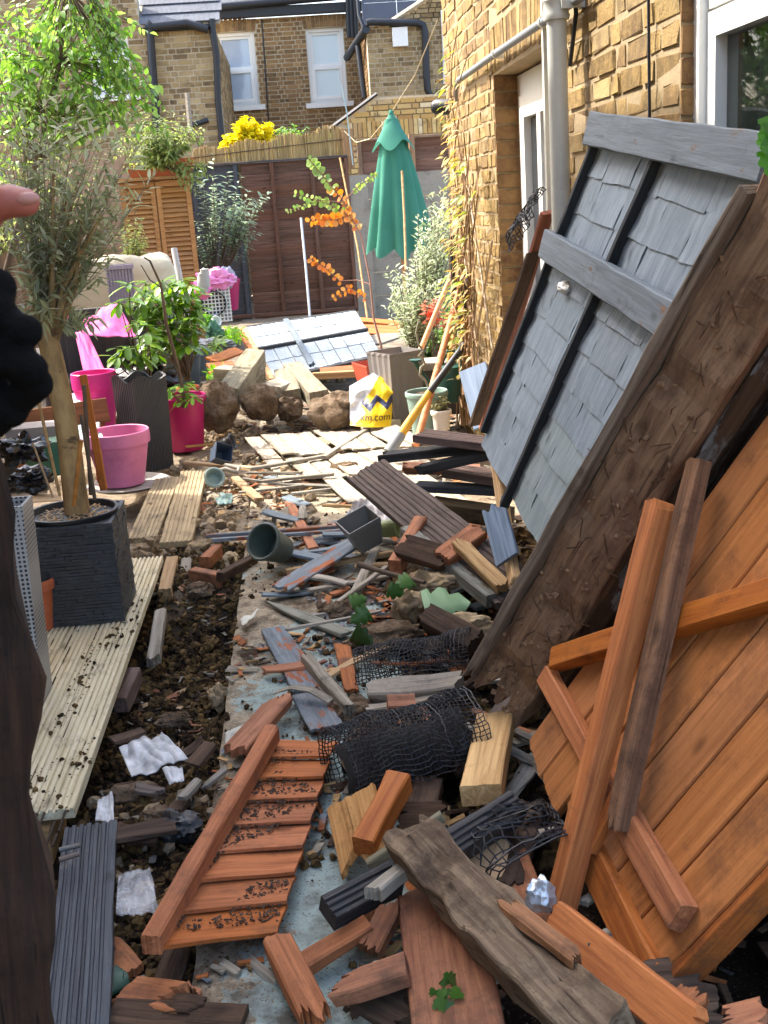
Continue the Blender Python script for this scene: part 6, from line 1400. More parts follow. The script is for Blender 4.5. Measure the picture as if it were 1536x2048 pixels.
# tall grey planter with a woven pattern, cut by the dark post
HT = Mat('houndstooth_print'); _v = HT.co((1, 1, 1), rand=False)
ck = HT.n('TexVoronoi', {'Vector': _v, 'Scale': 70., 'Randomness': .0}); HT.P(col=HT.mix(HT.step(ck, .30, .36), lin('#1c1d1f'), lin('#9a9a98')), rough=.5)
b_ = G(48, 1395, .03); t_p = D(10, 1005, b_.y)
wv = empty('woven_planter', tuple(b_), 0, 'tall planter with black and grey woven pattern beside the dark post', 'planter')
mb = MB(); tt = V((t_p.x-b_.x, 0, t_p.z-b_.z)); A4 = [V((sx_*.075, sy_*.075, 0)) for sx_, sy_ in ((-1, -1), (1, -1), (1, 1), (-1, 1))]; B4 = [tt+p*.9 for p in A4]; C4 = [tt+p*.78 for p in A4]; E4 = [tt*.7+p*.78 for p in A4]
vs = A4+B4+C4+E4; mb.add(vs, [(k+r*4, (k+1) % 4+r*4, (k+1) % 4+r*4+4, k+r*4+4) for r in range(3) for k in range(4)]+[(12, 13, 14, 15)]); mb.build('body', HT.m, wv)
# tumbled nursery pots on the path
GPOT = plain('grey_green_nursery_pot', '#4f5a52', .45, c2='#465049'); GRYP = plain('grey_nursery_pot', '#6a6a66', .5)
r_t = frame(V((-.2, .15, 0)), V((-.62, -.60, .5)), V((0, 0, 0))).to_euler()
cpot = D(566, 1112, 4.72); cpot.z = .075
p_ = pot('tumbled_pot', cpot, .082, .058, .15, GPOT, 'dark grey green nursery pot tipped over, open end to the left', rim=.02, lip=.004, soil=0); p_.rotation_euler = r_t
def square_pot(name, c, wt, wb, h, mat, label, eul=(0, 0, 0), ribs=0, cat='pot'):
    root = empty(name, tuple(c), 0, label, cat); root.rotation_euler = eul; mb = MB(); N = 4*8; vs = []
    for (w_, z) in ((wb, 0), (wt, h-.02), (wt+.004, h-.018), (wt+.004, h), (wt-.004, h), (wb-.004, .006)):
        for k in range(N): p = sqpt(k/N, w_/2); rr = 1+(.02*(-1)**k if ribs and 0 < z < h-.01 else 0); vs.append((p.x*rr, p.y*rr, z))
    mb.add(vs, [(l*N+k, l*N+(k+1) % N, (l+1)*N+(k+1) % N, (l+1)*N+k) for l in range(5) for k in range(N)]+[tuple(range(N)), tuple(range(5*N, 6*N))]); mb.build('body', mat, root)
    return root
c = D(735, 1088, 4.62); square_pot('square_pot', c, .145, .10, .13, GRYP, 'square grey nursery pot tilted left on the splintered boards', (.15, -.35, .3))
c = D(755, 1060, 4.85); p_ = pot('lime_pot', c, .05, .035, .10, plain('lime_plastic', '#93a574', .5), 'small lime green pot lying on its side behind the square pot', soil=0, rim=.012); p_.rotation_euler = (math.radians(80), 0, math.radians(70))
mb = MB(); mb.tube([V((0, 0, 0)), V((.03, -.005, 0))], [.04, .045], 16, cap=False)
c = D(432, 915, 6.5); p_ = square_pot('crumpled_pot', c, .10, .075, .11, plain('blue_black_pot', '#3d4a5c', .5), 'crumpled blue black pot in the sunny rubble', (1.1, .4, .4))
c = D(440, 893, 6.75); p_ = pot('crumpled_pot', c, .05, .035, .09, BLK, 'black seedling pot lying beyond the blue black one', soil=0, rim=.01); p_.rotation_euler = (1.2, .3, 1.3)
for (u, v, y, r, lb) in ((425, 962, 5.95, .055, 'torn pale green plastic cup in the rubble'),): pq = pot('torn_cup', D(u, v, y), r, .04, .06, plain('pale_mint_plastic', '#8fa39b', .5), lb, soil=0, rim=.01); pq.rotation_euler = (.9, .5, 0)
mb = MB(); pp = [D(430, 944, 6.1), D(452, 938, 6.1), D(475, 945, 6.05), D(478, 935, 6.15), D(450, 930, 6.2)]
mb.tube(pp, [.012, .014, .01, .012, .01], 8); tag(mb.build('rag', plain('grey_cloth', '#8d877c', .9, bump=.4), smooth=60), 'twisted grey rag at the edge of the rubble', 'rag')
# pots at the right by the wall
c = D(858, 880, 6.7); c.z = .0; pot('teal_pot', D(858, 872, 6.6), .125, .09, .27, plain('weathered_teal_plastic', '#86a396', .55, c2='#7b9186'), 'weathered mint green pot holding a twisted stem', rim=.03, lip=.006, soil=.9)
mb = MB(); P = [(852, 790), (858, 775), (850, 760), (840, 750), (842, 735), (850, 728), (846, 718), (838, 712), (846, 702), (838, 690), (832, 665), (838, 640)]
mb.tube([D(u, v, 6.62) for u, v in P], [.008]*8+[.006]*4, 8); tag(mb.build('twisted_stem', plain('grey_olive_stem', '#8d8a74', .8), smooth=60), 'corkscrew grey stem growing from the mint green pot', 'stem')
c = D(885, 862, 6.5); pot('white_pot', D(884, 860, 6.45), .06, .045, .12, plain('cream_plastic', '#d8cfc0', .6), 'small cream pot with a dry plant', soil=.85)
bush('dry little plant in the cream pot', 'plant', 'dry_plant', D(884, 832, 6.45), [(880, 805, 6.45, 22, 18, .05)], 16, 9, leaf_shape(.025, .012, 'tiny'), leafmat('dry_grey_leaf', ['#8a8a62', '#a29a72', '#6e7048'], .7, .3), tr=.0015, start=.3)
c = D(762, 805, 8.6); square_pot('terracotta_planter', c, .30, .20, .30, plain('terracotta_plastic', '#b04e33', .6), 'square terracotta planter with the eucalyptus stem', (0, 0, .3))
c = D(800, 855, 7.3); square_pot('ribbed_planter', c, .26, .2, .5, plain('grey_ribbed_plastic', '#7d7772', .6), 'tall ribbed grey planter behind the yellow bag', (0, 0, .5), ribs=1)
# wicker like trough with paper on it
c = D(845, 800, 7.5); tr_ = empty('stone_trough', tuple(c), 0, 'dark stone trough with papers on its rim behind the mint pot', 'trough')
mb = MB(); mb.box((0, 0, .06), (.46, .25, .3)); mb.build('body', plain('dark_stone', '#57504a', .9, bump=.4), tr_); mb = MB(); mb.box((0, 0, .235), (.5, .28, .045)); mb.build('rim', CONC, tr_)
mb = MB(); mb.box((0, -.03, .263), (.42, .2, .008), Matrix.Rotation(.06, 3, 'Y')); mb.build('paper', plain('pink_white_paper', '#e6cdd2', .8, c2='#f0e6e2', dscale=14), tr_)
# watering can
c = D(906, 800, 6.9); wc = empty('watering_can', tuple(c), 0, 'dark green watering can between the wall and the mint pot', 'watering can'); DG = plain('dark_green_plastic', '#1f4a3e', .4)
mb = MB(); mb.lathe([(.001, 0), (.1, 0), (.11, .02), (.108, .16), (.09, .21), (.05, .22), (.045, .2), (.001, .2)], 28); mb.build('body', DG, wc, smooth=45)
mb = MB(); mb.tube([V((-.09, -.02, .05)), V((-.16, -.03, .14)), V((-.22, -.04, .25))], [.022, .016, .014], 10); mb.lathe([(.012, 0), (.04, .02), (.001, .022)], 14, (-.22, -.04, .25)); mb.build('spout', DG, wc, smooth=45)
mb = MB(); mb.tube([V((.08, 0, .19)), V((.05, 0, .29)), V((-.02, 0, .3)), V((-.06, 0, .22))], .012, 8); mb.build('handle', DG, wc, smooth=45)
# ================================================================ TOOL HANDLES
def pole(name, label, pts, r, mat, cat='handle', n=12):
    mb = MB(); mb.tube(pts, r, n); return tag(mb.build(name, mat, smooth=50), label, cat)
br = empty('broom', tuple(D(775, 845, 7.2)), 0, 'long pale wooden handle with a black socket leaning on the wall plant', 'broom'); bb = br.location
mb = MB(); mb.tube([D(785, 822, 7.2)-bb, D(845, 690, 7.6)-bb, D(905, 545, 8.0)-bb], .018, 12); mb.build('handle', HANDLE, br, smooth=50)
mb = MB(); mb.tube([D(772, 848, 7.18)-bb, D(788, 815, 7.2)-bb], [.022, .02], 12); mb.build('socket', BLK, br, smooth=50)
mb = MB(); mb.box(D(768, 848, 7.15)-bb, (.2, .07, .04), Matrix.Rotation(.3, 3, 'Z')); mb.build('head', plain('cream_plastic_head', '#cfc7a8', .6), br)
pole('wooden_pole', 'long pinkish wooden pole standing beside the mint green pot', [D(832, 890, 6.2), D(880, 720, 6.6), D(926, 556, 7.0)], .02, wood('pink_ash', '#c98c67', '#a96c48', da=.08, rough=.6, gs=.6))
pole('wooden_pole', 'short pale wooden pole just behind the pinkish one', [D(897, 725, 7.2), D(912, 660, 7.25), D(926, 590, 7.3)], .018, HANDLE)
sh = empty('shovel', tuple(D(785, 890, 6.1)), 0, 'shovel with yellow and black handle resting on the dark boards', 'shovel'); bb = sh.location
mb = MB(); mb.tube([D(800, 872, 6.1)-bb, D(858, 785, 6.3)-bb], [.026, .019], 14); mb.build('yellow_grip', plain('scuffed_yellow_plastic', '#c9952c', .5, dirt='#6a5020', da=.2), sh, smooth=50)
mb = MB(); mb.tube([D(858, 785, 6.3)-bb, D(929, 690, 6.5)-bb], .02, 14); mb.build('shaft', BLK, sh, smooth=50)
mb = MB(); mb.tube([D(778, 905, 6.05)-bb, D(802, 868, 6.1)-bb], [.034, .03], 14); mb.build('socket', plain('grey_socket', '#7d7f80', .6), sh, smooth=50)
pole('metal_tube', 'thin white metal tube leaning against the dark fence', [D(602, 436, 13.9), D(612, 540, 13.6), D(622, 660, 13.2)], .014, plain('white_painted_tube', '#cfd0d2', .4), 'tube')
pole('cane', 'long thin cane leaning on the concrete fence post', [D(680, 316, 14.2), D(716, 500, 13.4), D(742, 690, 12)], .012, CANE, 'cane')
pole('cane', 'bamboo cane standing in front of the green parasol', [D(804, 342, 11.3), D(809, 440, 11.1), D(812, 540, 10.8)], .011, CANE, 'cane')
pole('plastic_tube', 'grey plastic tube upright behind the glossy shrub', [D(348, 497, 8.4), D(362, 570, 8.3), D(385, 700, 8.2)], .022, plain('grey_tube', '#b4b3b4', .5), 'tube')
pole('washing_line', 'thin string strung from the house corner to the fence post', [D(875, 40, 11), D(830, 150, 12), D(780, 230, 13), D(740, 278, 13.8), D(712, 285, 14.4), D(688, 262, 14.5)], .006, plain('cream_string', '#c9b690', .9), 'string', 6)
pole('cane', 'blue tied cane rising above the timber fence post', [D(683, 170, 14.3), D(693, 220, 14.3), D(706, 330, 14.3)], .008, plain('bluish_cane', '#9db3b4', .7), 'cane', 6)
pole('timber_stake', 'grey upright timber stake beyond the trough shrub', [D(374, 186, 15), D(378, 230, 15), D(381, 266, 15)], .03, SILV, 'stake', 4)
# ================================================================ PARASOL
uy = 12.2
um = empty('parasol', tuple(D(810, 560, uy).xy)+(0,), 0, 'closed dark green garden parasol standing by the concrete fence', 'parasol'); ub = um.location
top = D(783, 238, uy); btm = D(805, 505, uy); GC = Mat('green_canvas'); n1 = GC.noise(GC.co(), 300, 3, .6); n2 = GC.noise(GC.co(), 3, 5, .6)
GC.P(col=GC.mix(GC.step(n2, .3, .7), lin('#3f7f6b'), lin('#4f907b')), rough=.85, nor=GC.bump(n1, .2, .002), spec=.2)
tr2 = GC.n('BsdfTranslucent', {'Color': lin('#5aa088')}); mx = GC.n('MixShader', {0: .22, 1: GC.b.outputs[0], 2: tr2}); GC.t.links.new(mx, GC.t.nodes['Material Output'].inputs[0]); GC = GC.m
mb = MB(); NA, NL = 96, 30; vs = []
for l in range(NL+1):
    t = l/NL; c_ = top.lerp(btm, t)-ub; R_ = .06+.30*t**.85
    for k in range(NA):
        th = 2*math.pi*k/NA; fo = (math.cos(8*th+.6*math.sin(3*t+th))*.5+.5)**.7
        r = R_*(1-.34*t*(1-fo))*(1+.08*math.sin(2*th+1)); z = -(.05*math.cos(8*th)*t**4+.05*math.sin(th+2)*t**3)
        vs.append(c_+V((r*math.cos(th), r*math.sin(th)*.9, z)))
mb.add(vs, [(l*NA+k, l*NA+(k+1) % NA, (l+1)*NA+(k+1) % NA, (l+1)*NA+k) for l in range(NL) for k in range(NA)]); mb.build('canopy', GC, um, smooth=180)
mb = MB(); vs = []; NL = 10
for l in range(NL+1):
    t = l/NL; c_ = top+V((0, 0, .04))-V((0, 0, .30))*t-ub
    for k in range(NA):
        th = 2*math.pi*k/NA; r = .03+.17*t**1.1*(1-.22*t*(.5-.5*math.cos(4*th+1)))+.02*t*t; vs.append(c_+V((r*math.cos(th), r*math.sin(th), -.05*t*t*math.cos(4*th+1))))
mb.add(vs, [(l*NA+k, l*NA+(k+1) % NA, (l+1)*NA+(k+1) % NA, (l+1)*NA+k) for l in range(NL) for k in range(NA)]); mb.build('vent_flap', GC, um, smooth=180)
mb = MB(); mb.tube([V((0, 0, 0)), btm-ub, top-ub], .02, 12); mb.build('pole', HANDLE, um, smooth=50)
mb = MB(); mb.lathe([(.001, .09), (.02, .08), (.026, .05), (.02, .03), (.012, .0)], 16, top-ub); mb.build('finial', GC, um, smooth=60)
# ================================================================ CABINET AND LEFT CLUTTER
cy_ = 13.2
cx0, cx1 = D(252, 480, cy_).x, D(392, 480, cy_).x; cz = D(320, 358, cy_).z
cb = empty('louvred_cabinet', ((cx0+cx1)/2, cy_, 0), math.radians(6), 'honey pine garden cabinet with louvred doors by the fence', 'cabinet'); W_ = cx1-cx0
mb = MB(); mb.box((0, .25, cz/2), (W_, .45, cz-.02)); mb.build('carcass', PINE, cb)
mb = MB(); mb.box((0, .22, cz+.01), (W_+.08, .56, .035)); mb.build('top', PINE, cb)
for s in (-1, 1):
    d_o = bpy.data.objects.new('door', None); col.objects.link(d_o); d_o.parent = cb; d_o.location = (s*(W_/4), -.005, 0); dw = W_/2-.012
    mb = MB()
    for x in (-dw/2+.025, dw/2-.025): mb.box((x, 0, cz/2), (.05, .03, cz-.06))
    for z in (.05, cz*.42, cz-.05): mb.box((0, 0, z), (dw-.102, .03, .06))
    mb.build('frame', PINE, d_o)
    sm_ = MB().box((0, 0, 0), (dw-.104, .006, .06)).build('slat', PINE, d_o, M=Matrix.Translation((0, 0, .1)) @ Matrix.Rotation(-.6, 4, 'X')); z = .155
    while z < cz-.1:
        if abs(z-cz*.42) > .05: link('slat', sm_.data, d_o, Matrix.Translation((0, 0, z)) @ Matrix.Rotation(-.6, 4, 'X'))
        z += .052
    mb = MB(); mb.tube([V((-s*(dw/2-.03), -.02, cz*.42)), V((-s*(dw/2-.03), -.045, cz*.42))], .014, 10); mb.build('knob', IRON, d_o)
t0 = D(320, 342, cy_); tg = empty('terracotta_trough', (t0.x, cy_+.1, cz+.03), math.radians(6), 'long terracotta trough standing on the pine cabinet', 'trough')
mb = MB(); hh = .17; w2 = W_/2-.02
mb.add([(-w2+.03, -.14, 0), (w2-.03, -.14, 0), (w2-.03, .14, 0), (-w2+.03, .14, 0), (-w2, -.17, hh-.05), (w2, -.17, hh-.05), (w2, .17, hh-.05), (-w2, .17, hh-.05)], [(0, 1, 5, 4), (1, 2, 6, 5), (2, 3, 7, 6), (3, 0, 4, 7), (0, 3, 2, 1)])
mb.box((0, -.165, hh-.025), (2*w2+.03, .03, .05)); mb.box((0, .165, hh-.025), (2*w2+.03, .03, .05)); mb.box((-w2, 0, hh-.025), (.03, .3, .05)); mb.box((w2, 0, hh-.025), (.03, .3, .05)); mb.build('body', TERRA, tg)
mb = MB(); mb.box((0, 0, hh-.03), (2*w2-.04, .29, .02)); mb.build('soil_fill', POTSOIL, tg)
# beige padded cover
bc = D(220, 570, 10.6); bcv = empty('beige_cover', tuple(bc), 0, 'bulging beige fabric cover over garden furniture before the cabinet', 'cover')
bm = bmesh.new(); bmesh.ops.create_cube(bm, size=1); bmesh.ops.subdivide_edges(bm, edges=bm.edges[:], cuts=10, use_grid_fill=True)
for v in bm.verts:
    p = v.co*2; k = (abs(p.x)**5+abs(p.y)**5+abs(p.z)**5)**.2; q = p/k
    v.co = V((q.x*.58, q.y*.35, q.z*.24+(.02*math.sin(q.x*9+q.y*3))*(1 if q.z > 0 else 0)))*(1+.05*noise.noise(q*2.4))
me = bpy.data.meshes.new('fabric'); bm.to_mesh(me); bm.free(); me.materials.append(plain('beige_canvas', '#cdbfa4', .85, bump=.1, bs=200, c2='#c2b496')); me.polygons.foreach_set('use_smooth', [True]*len(me.polygons)); link('fabric', me, bcv)
mb = MB(); mb.box((0, 0, -.45), (1.05, .6, .5)); mb.build('frame', plain('dark_frame', '#3a3532', .8), bcv)
# grey basket
gb_ = D(242, 570, 9.6); bk = empty('grey_basket', tuple(gb_), .15, 'ribbed mauve grey plastic basket in front of the beige cover', 'basket'); GB = plain('mauve_grey_plastic', '#9c93a0', .6)
for k in range(9):
    mb = MB(); mb.box((-.1+.2*k/8, -.1, 0), (.012, .012, .28)); mb.build('rib', GB, bk)
mb = MB(); mb.box((0, -.088, 0), (.2, .008, .27)); mb.box((-.1, 0, 0), (.01, .19, .28)); mb.box((.1, 0, 0), (.01, .19, .28)); mb.box((0, .1, 0), (.2, .01, .28)); mb.box((0, 0, -.135), (.19, .18, .01)); mb.build('shell', GB, bk)
mb = MB(); mb.box((0, -.1, .145), (.23, .025, .03)); mb.box((0, .1, .145), (.23, .025, .03)); mb.build('rim', GB, bk)
c = D(122, 512, 10.2); pot('turquoise_bowl', c, .17, .1, .12, plain('turquoise_plastic', '#9fd3d3', .4), 'pale turquoise bowl glimpsed through the olive leaves', soil=0, rim=.02, cat='bowl')
# rattan armchair with pink cloth
RAT = Mat('dark_rattan'); wv_ = RAT.n('TexBrick', {'Vector': RAT.co((1, 1, 1), rand=False), 'Scale': 26., 'Color1': lin('#4b4643'), 'Color2': lin('#393533'), 'Mortar': lin('#161514')}); RAT.P(col=wv_, rough=.6); RAT = RAT.m
ac = D(190, 690, 8.6); ac.z = 0; ch = empty('rattan_armchair', tuple(ac), .25, 'dark rattan garden armchair half covered by pink cloth', 'chair')
mb = MB(); mb.box((0, 0, .3), (.62, .62, .14)); mb.build('seat', RAT, ch)
mb = MB(); mb.box((0, .33, .52), (.78, .1, .62)); mb.build('backrest', RAT, ch)
for s in (-1, 1):
    mb = MB(); mb.box((s*.36, 0, .38), (.1, .56, .4)); mb.build('armrest', RAT, ch)
    for yy in (-.24, .3): mb = MB(); mb.box((s*.36, yy, .09), (.05, .05, .18)); mb.build('leg', RAT, ch)
def cloth(name, label, C4_, mat, amp=.05, fr=5, n=26, cat='cloth', drop=0):
    p00, p10, p11, p01 = [V(p) for p in C4_]; nn = (p10-p00).cross(p01-p00).normalized(); vs = []; s = rnd.random()*30
    for j in range(n+1):
        for i in range(n+1):
            a, b = i/n, j/n; p = (p00*(1-a)+p10*a)*(1-b)+(p01*(1-a)+p11*a)*b
            h = amp*(.8*noise.noise(V((a*fr*.6+s, b*fr*.35, 0)))+.3*noise.noise(V((a*fr*1.5+s, b*fr*.7, 3)))+(.35 if cat == 'plastic' else .18)*(1-abs(noise.noise(V((a*fr*1.3+s, b*fr*.6, 8))))*2)); vs.append(p+nn*h+V((0, 0, -drop*(2*a-1)**2)))
    mb = MB(); mb.add(vs, [(j*(n+1)+i, j*(n+1)+i+1, (j+1)*(n+1)+i+1, (j+1)*(n+1)+i) for j in range(n) for i in range(n)])
    o = mb.build(name, mat, smooth=180); md = o.modifiers.new('thick', 'SOLIDIFY'); md.thickness = .003; return tag(o, label, cat)
cloth('pink_cloth', 'bright pink cloth draped over the rattan armchair', [D(165, 640, 8.55), D(232, 604, 8.75), D(272, 668, 8.45), D(170, 675, 8.3)], HOTC, .04, 4.5)
cloth('pink_cloth', 'narrow strip of pink cloth hanging down beside the armchair', [D(150, 665, 8.2), D(172, 660, 8.2), D(212, 745, 7.9), D(168, 750, 7.9)], HOTC, .03, 4)
cloth('pink_cloth', 'small pink cloth end high on the left behind the olive trunk', [D(112, 600, 8.8), D(122, 600, 8.8), D(140, 640, 8.7), D(128, 640, 8.7)], HOTC, .02, 4, 10)
# low bench with print cloth and bags
gp_ = empty('low_bench', tuple(D(120, 845, 6.7)), 0, 'low brown timber bench behind the olive trunk', 'bench'); bq = gp_.location
plank(D(20, 850, 6.6), D(215, 820, 6.8), .14, .05, wood('brown_bench', '#8b5c36', '#6a4223', da=.15), None, name='seat_board', up=(0, -1, .25), parent=gp_)
for u in (40, 195): plank(D(u, 840, 6.8), D(u+12, 960, 6.8), .07, .05, ORG_D, None, name='leg', up=(0, -1, 0), parent=gp_)
PRN = Mat('pink_floral_print'); n1 = PRN.noise(PRN.co(rand=False), 22, 4, .6); PRN.P(col=PRN.mix(PRN.step(n1, .46, .52), lin('#e9d4dc'), lin('#d2628f')), rough=.85)
cloth('printed_cloth', 'pink and white printed cloth folded on the low bench', [D(130, 790, 7.2), D(190, 785, 7.2), D(198, 820, 6.8), D(135, 825, 6.8)], PRN.m, .02, 4, 12)
cloth('carrier_bag', 'white and teal carrier bag under the low bench', [D(138, 850, 6.6), D(200, 845, 6.7), D(205, 880, 6.5), D(140, 885, 6.5)], plain('white_teal_bag', '#dfe5e2', .5, c2='#3c7f78', dscale=14), .03, 5, 14, 'bag')
bx = D(92, 915, 6.2); mb = MB(); mb.box((0, 0, 0), (.2, .12, .19), jit=.01); o = mb.build('compost_bag', plain('teal_sack', '#2f6b62', .5, c2='#5a7a4a', dscale=6, bump=.3, bs=20)); o.location = bx; tag(o, 'teal printed sack standing behind the olive canes', 'sack')
bx = D(75, 865, 6.4); mb = MB(); mb.box((0, 0, 0), (.3, .2, .09)); o = mb.build('grey_box', plain('grey_card', '#8d8580', .8)); o.location = bx; tag(o, 'flat grey box beneath the low bench seat', 'box')
for (u, v, y, r, lb) in ((45, 900, 5.9, .09, 'crumpled black bag behind the dark post'), (60, 960, 5.4, .07, 'dark heap of roots and pots at far left'), (225, 770, 7.6, .12, 'black bin bag behind the tall black planter'), (300, 755, 7.4, .11, 'black bin liner under the drooping shrub')):
    blob(D(u, v, y), r, plain('black_polythene', '#1b1c1e', .25, bump=.8, bs=18), lb, 'bag', 'black_bag', (1.3, 1, .8), .6, 2, 4)
cloth('paper_sheet', 'sunlit scrap of yellow card behind the slate planter', [D(40, 990, 5.3), D(120, 985, 5.5), D(125, 1000, 5.2), D(45, 1005, 5.1)], PALE, .01, 3, 8, 'card')
# basket with round hole, pink bag and shoes at the fence
wb_ = D(426, 608, 12.4); hb = empty('white_basket', tuple(wb_), .12, 'white lattice laundry basket lying with its round black opening outward', 'basket')
mb = MB(); S_ = .17
for k in range(10): x = -S_+2*S_*k/9; mb.box((x, -.15, 0), (.012, .012, 2*S_+.02)); mb.box((0, -.152, x), (2*S_+.02, .012, .012))
mb.build('lattice', WHITE, hb); mb = MB(); mb.box((0, 0, 0), (2*S_, .27, 2*S_)); mb.build('shell', plain('basket_grey', '#9a9a98', .6), hb)
mb = MB(); mb.lathe([(.001, 0), (.125, 0), (.13, .03), (.12, .035)], 28); mb.build('opening', plain('opening_black', '#141416', .5), hb, M=Matrix.Translation((.0, -.155, .02)) @ Matrix.Rotation(math.pi/2, 4, 'X'))
c = D(455, 620, 12.9); pot('magenta_tub', c, .17, .12, .33, MAG, 'magenta tub behind the white lattice basket', soil=0)
blob(D(430, 560, 12.3), .15, plain('pink_polythene', '#e88fc0', .3, bump=.6, bs=14), 'crumpled pink polythene bag on the white lattice basket', 'bag', 'pink_bag', (1.2, .8, .7), .5, 2, 4)
blob(D(398, 580, 12.1), .11, plain('pink_polythene', '#e56fae', .3, bump=.6, bs=14), 'second pink bag sagging left over the basket', 'bag', 'pink_bag', (.9, .8, .8), .5, 2, 4)
blob(D(455, 555, 12.6), .10, plain('grey_polythene', '#a9a7b4', .3, bump=.6, bs=14), 'greyish clear bag behind the pink one', 'bag', 'clear_bag', (.8, .8, 1.1), .4, 2, 4)
for (u, v, rr, lb) in ((408, 556, .5, 'white shoe standing on the pink bag'), (402, 565, 1.0, 'white shoe sole leaning by the pink bag')):
    shp = empty('shoe', tuple(D(u, v, 12.0)), rr, lb, 'shoe'); bm = bmesh.new(); bmesh.ops.create_icosphere(bm, subdivisions=3, radius=1)
    for vv_ in bm.verts: q = vv_.co; vv_.co = V((q.x*.05*(1-.2*q.z), q.y*.03, q.z*.10*(1+.2*q.x)))
    me = bpy.data.meshes.new('upper'); bm.to_mesh(me); bm.free(); me.materials.append(WHITE); me.polygons.foreach_set('use_smooth', [True]*len(me.polygons)); link('upper', me, shp)
    mb = MB(); mb.tube([V((0, -.03, -.09)), V((0, -.03, .09))], .045, 10); mb.build('sole', plain('grey_sole', '#a9a6a0', .7), shp, smooth=60)
c = D(422, 648, 11.6); p_ = pot('white_mug', c, .055, .045, .10, WHITE, 'white tub lying on its side before the lattice basket', soil=0, rim=.01); p_.rotation_euler = (1.2, 0, .8)
blob(D(430, 672, 10.8), .1, plain('green_netting', '#4f7a5c', .8, bump=.8), 'clump of green netting behind the grey pots', 'netting', 'netting', (.8, .8, 1.2), .5, 3, 4)
blob(D(425, 690, 9.8), .12, plain('grey_polythene', '#8d8d8c', .4, bump=.8), 'grey crumpled plastic beside the grey pots', 'bag', 'plastic_sheet', (1.4, 1, .4), .5, 3, 4)
# ================================================================ YELLOW BAG, PLASTIC, FOIL
yb = empty('plastic_carrier', tuple(D(742, 850, 7.1)), 0, 'crumpled yellow and white plastic bag printed m.com beside the largest stump', 'bag'); bb = yb.location
BG = Mat('printed_polythene'); _v = BG.co(rand=False); n1 = BG.noise(_v, 9, 5, .6); sp3 = BG.n('SeparateXYZ', {0: _v}, out=2); spx = BG.n('SeparateXYZ', {0: _v}, out=0)
zz = BG.math('ADD', sp3, BG.math('MULTIPLY', BG.math('PINGPONG', BG.math('ADD', spx, .5), .055), .9))
hz_ = BG.math('SUBTRACT', sp3, BG.math('MULTIPLY', spx, 1.1))
c1 = BG.mix(BG.step(zz, .145, .15), lin('#e9c01c'), lin('#1c2648')); c1 = BG.mix(BG.step(zz, .185, .19), c1, lin('#eec521')); c1 = BG.mix(BG.step(hz_, .19, .2), c1, lin('#dcdfe6'))
BG.P(col=c1, rough=.3, nor=BG.bump(BG.noise(_v, 16, 5, .6), .6, .02), spec=.5); BG = BG.m
def bag_off(a, b): return .06*noise.noise(V((a*3, b*3, 2)))*min(1, b*2.2)+.03*(1-abs(noise.noise(V((a*5, b*4, 7)))))*min(1, b*1.6)+.05*math.sin(math.pi*a)*(1-.6*b)
q00, q10, q11, q01 = D(700, 850, 7.0)-bb, D(782, 852, 7.0)-bb, D(786, 742, 7.3)-bb, D(698, 748, 7.3)-bb
def bag_p(a, b, front=True):
    top_ = 1-.22*abs(a-.55)*2*b; p = (q00*(1-a)+q10*a)*(1-b*top_)+(q01*(1-a)+q11*a)*b*top_
    return p+V((0, -1, 0))*(bag_off(a, b)+.01) if front else p+V((0, 1, 0))*(.10*math.sin(math.pi*a)*(1-b)+.02*noise.noise(V((a*4, b*4, 11))))
NB2 = 30
for fr_, nm in ((True, 'front_sheet'), (False, 'back_sheet')):
    mb = MB(); mb.add([bag_p(i/NB2, j/NB2, fr_) for j in range(NB2+1) for i in range(NB2+1)], [(j*(NB2+1)+i, j*(NB2+1)+i+1, (j+1)*(NB2+1)+i+1, (j+1)*(NB2+1)+i) for j in range(NB2) for i in range(NB2)]); mb.build(nm, BG, yb, smooth=180)
fc = bpy.data.curves.new('lettering', 'FONT'); fc.body = 'xm.com'; fc.size = 1; fo_ = bpy.data.objects.new('lettering', fc); col.objects.link(fo_); bpy.context.view_layer.update()
me = bpy.data.meshes.new_from_object(fo_.evaluated_get(bpy.context.evaluated_depsgraph_get())); bpy.data.objects.remove(fo_)
xs = [v.co.x for v in me.vertices]; wx0, wx1 = min(xs), max(xs)
for v in me.vertices:
    a = .22+.74*(v.co.x-wx0)/(wx1-wx0); b = .13+v.co.y*.2; v.co = bag_p(a, b)+V((0, -.004, 0))
me.materials.append(plain('dark_print', '#20222c', .5)); link('lettering', me, yb)
def crumple(name, label, c, r, mat, sq=(1, 1, .4), cat='plastic', rough_=.9):
    return blob(c, r, mat, label, cat, name, sq, rough_, 2.6, 5)
FILM = clear('white_film', '#dfe3e6', .55, .35); CLR = clear('clear_film', '#eef2f4', .22, .12)
cloth('plastic_film', 'crumpled white translucent plastic by the end of the trench', [G(236, 1490, .03), G(322, 1458, .05), G(375, 1512, .04), G(262, 1550, .02)], FILM, .03, 3.2, 40, 'plastic')
cloth('plastic_film', 'clear crinkled plastic wrap beside the black ridged board', [G(235, 1745, .03), G(300, 1735, .03), G(318, 1820, .03), G(232, 1830, .03)], CLR, .022, 3, 40, 'plastic')
cloth('plastic_film', 'grey torn plastic sheet beside the square grey pot', [D(705, 1000, 5.2), D(790, 965, 5.4), D(790, 1035, 5.0), D(690, 1040, 5.0)], clear('grey_film', '#bdbcbc', .75, .4), .07, 5, 30, 'plastic')
cloth('plastic_film', 'scrap of pale film at the top of the slatted panel', [G(325, 1535, .05), G(365, 1533, .05), G(368, 1560, .05), G(340, 1568, .04)], FILM, .012, 3, 14, 'plastic')
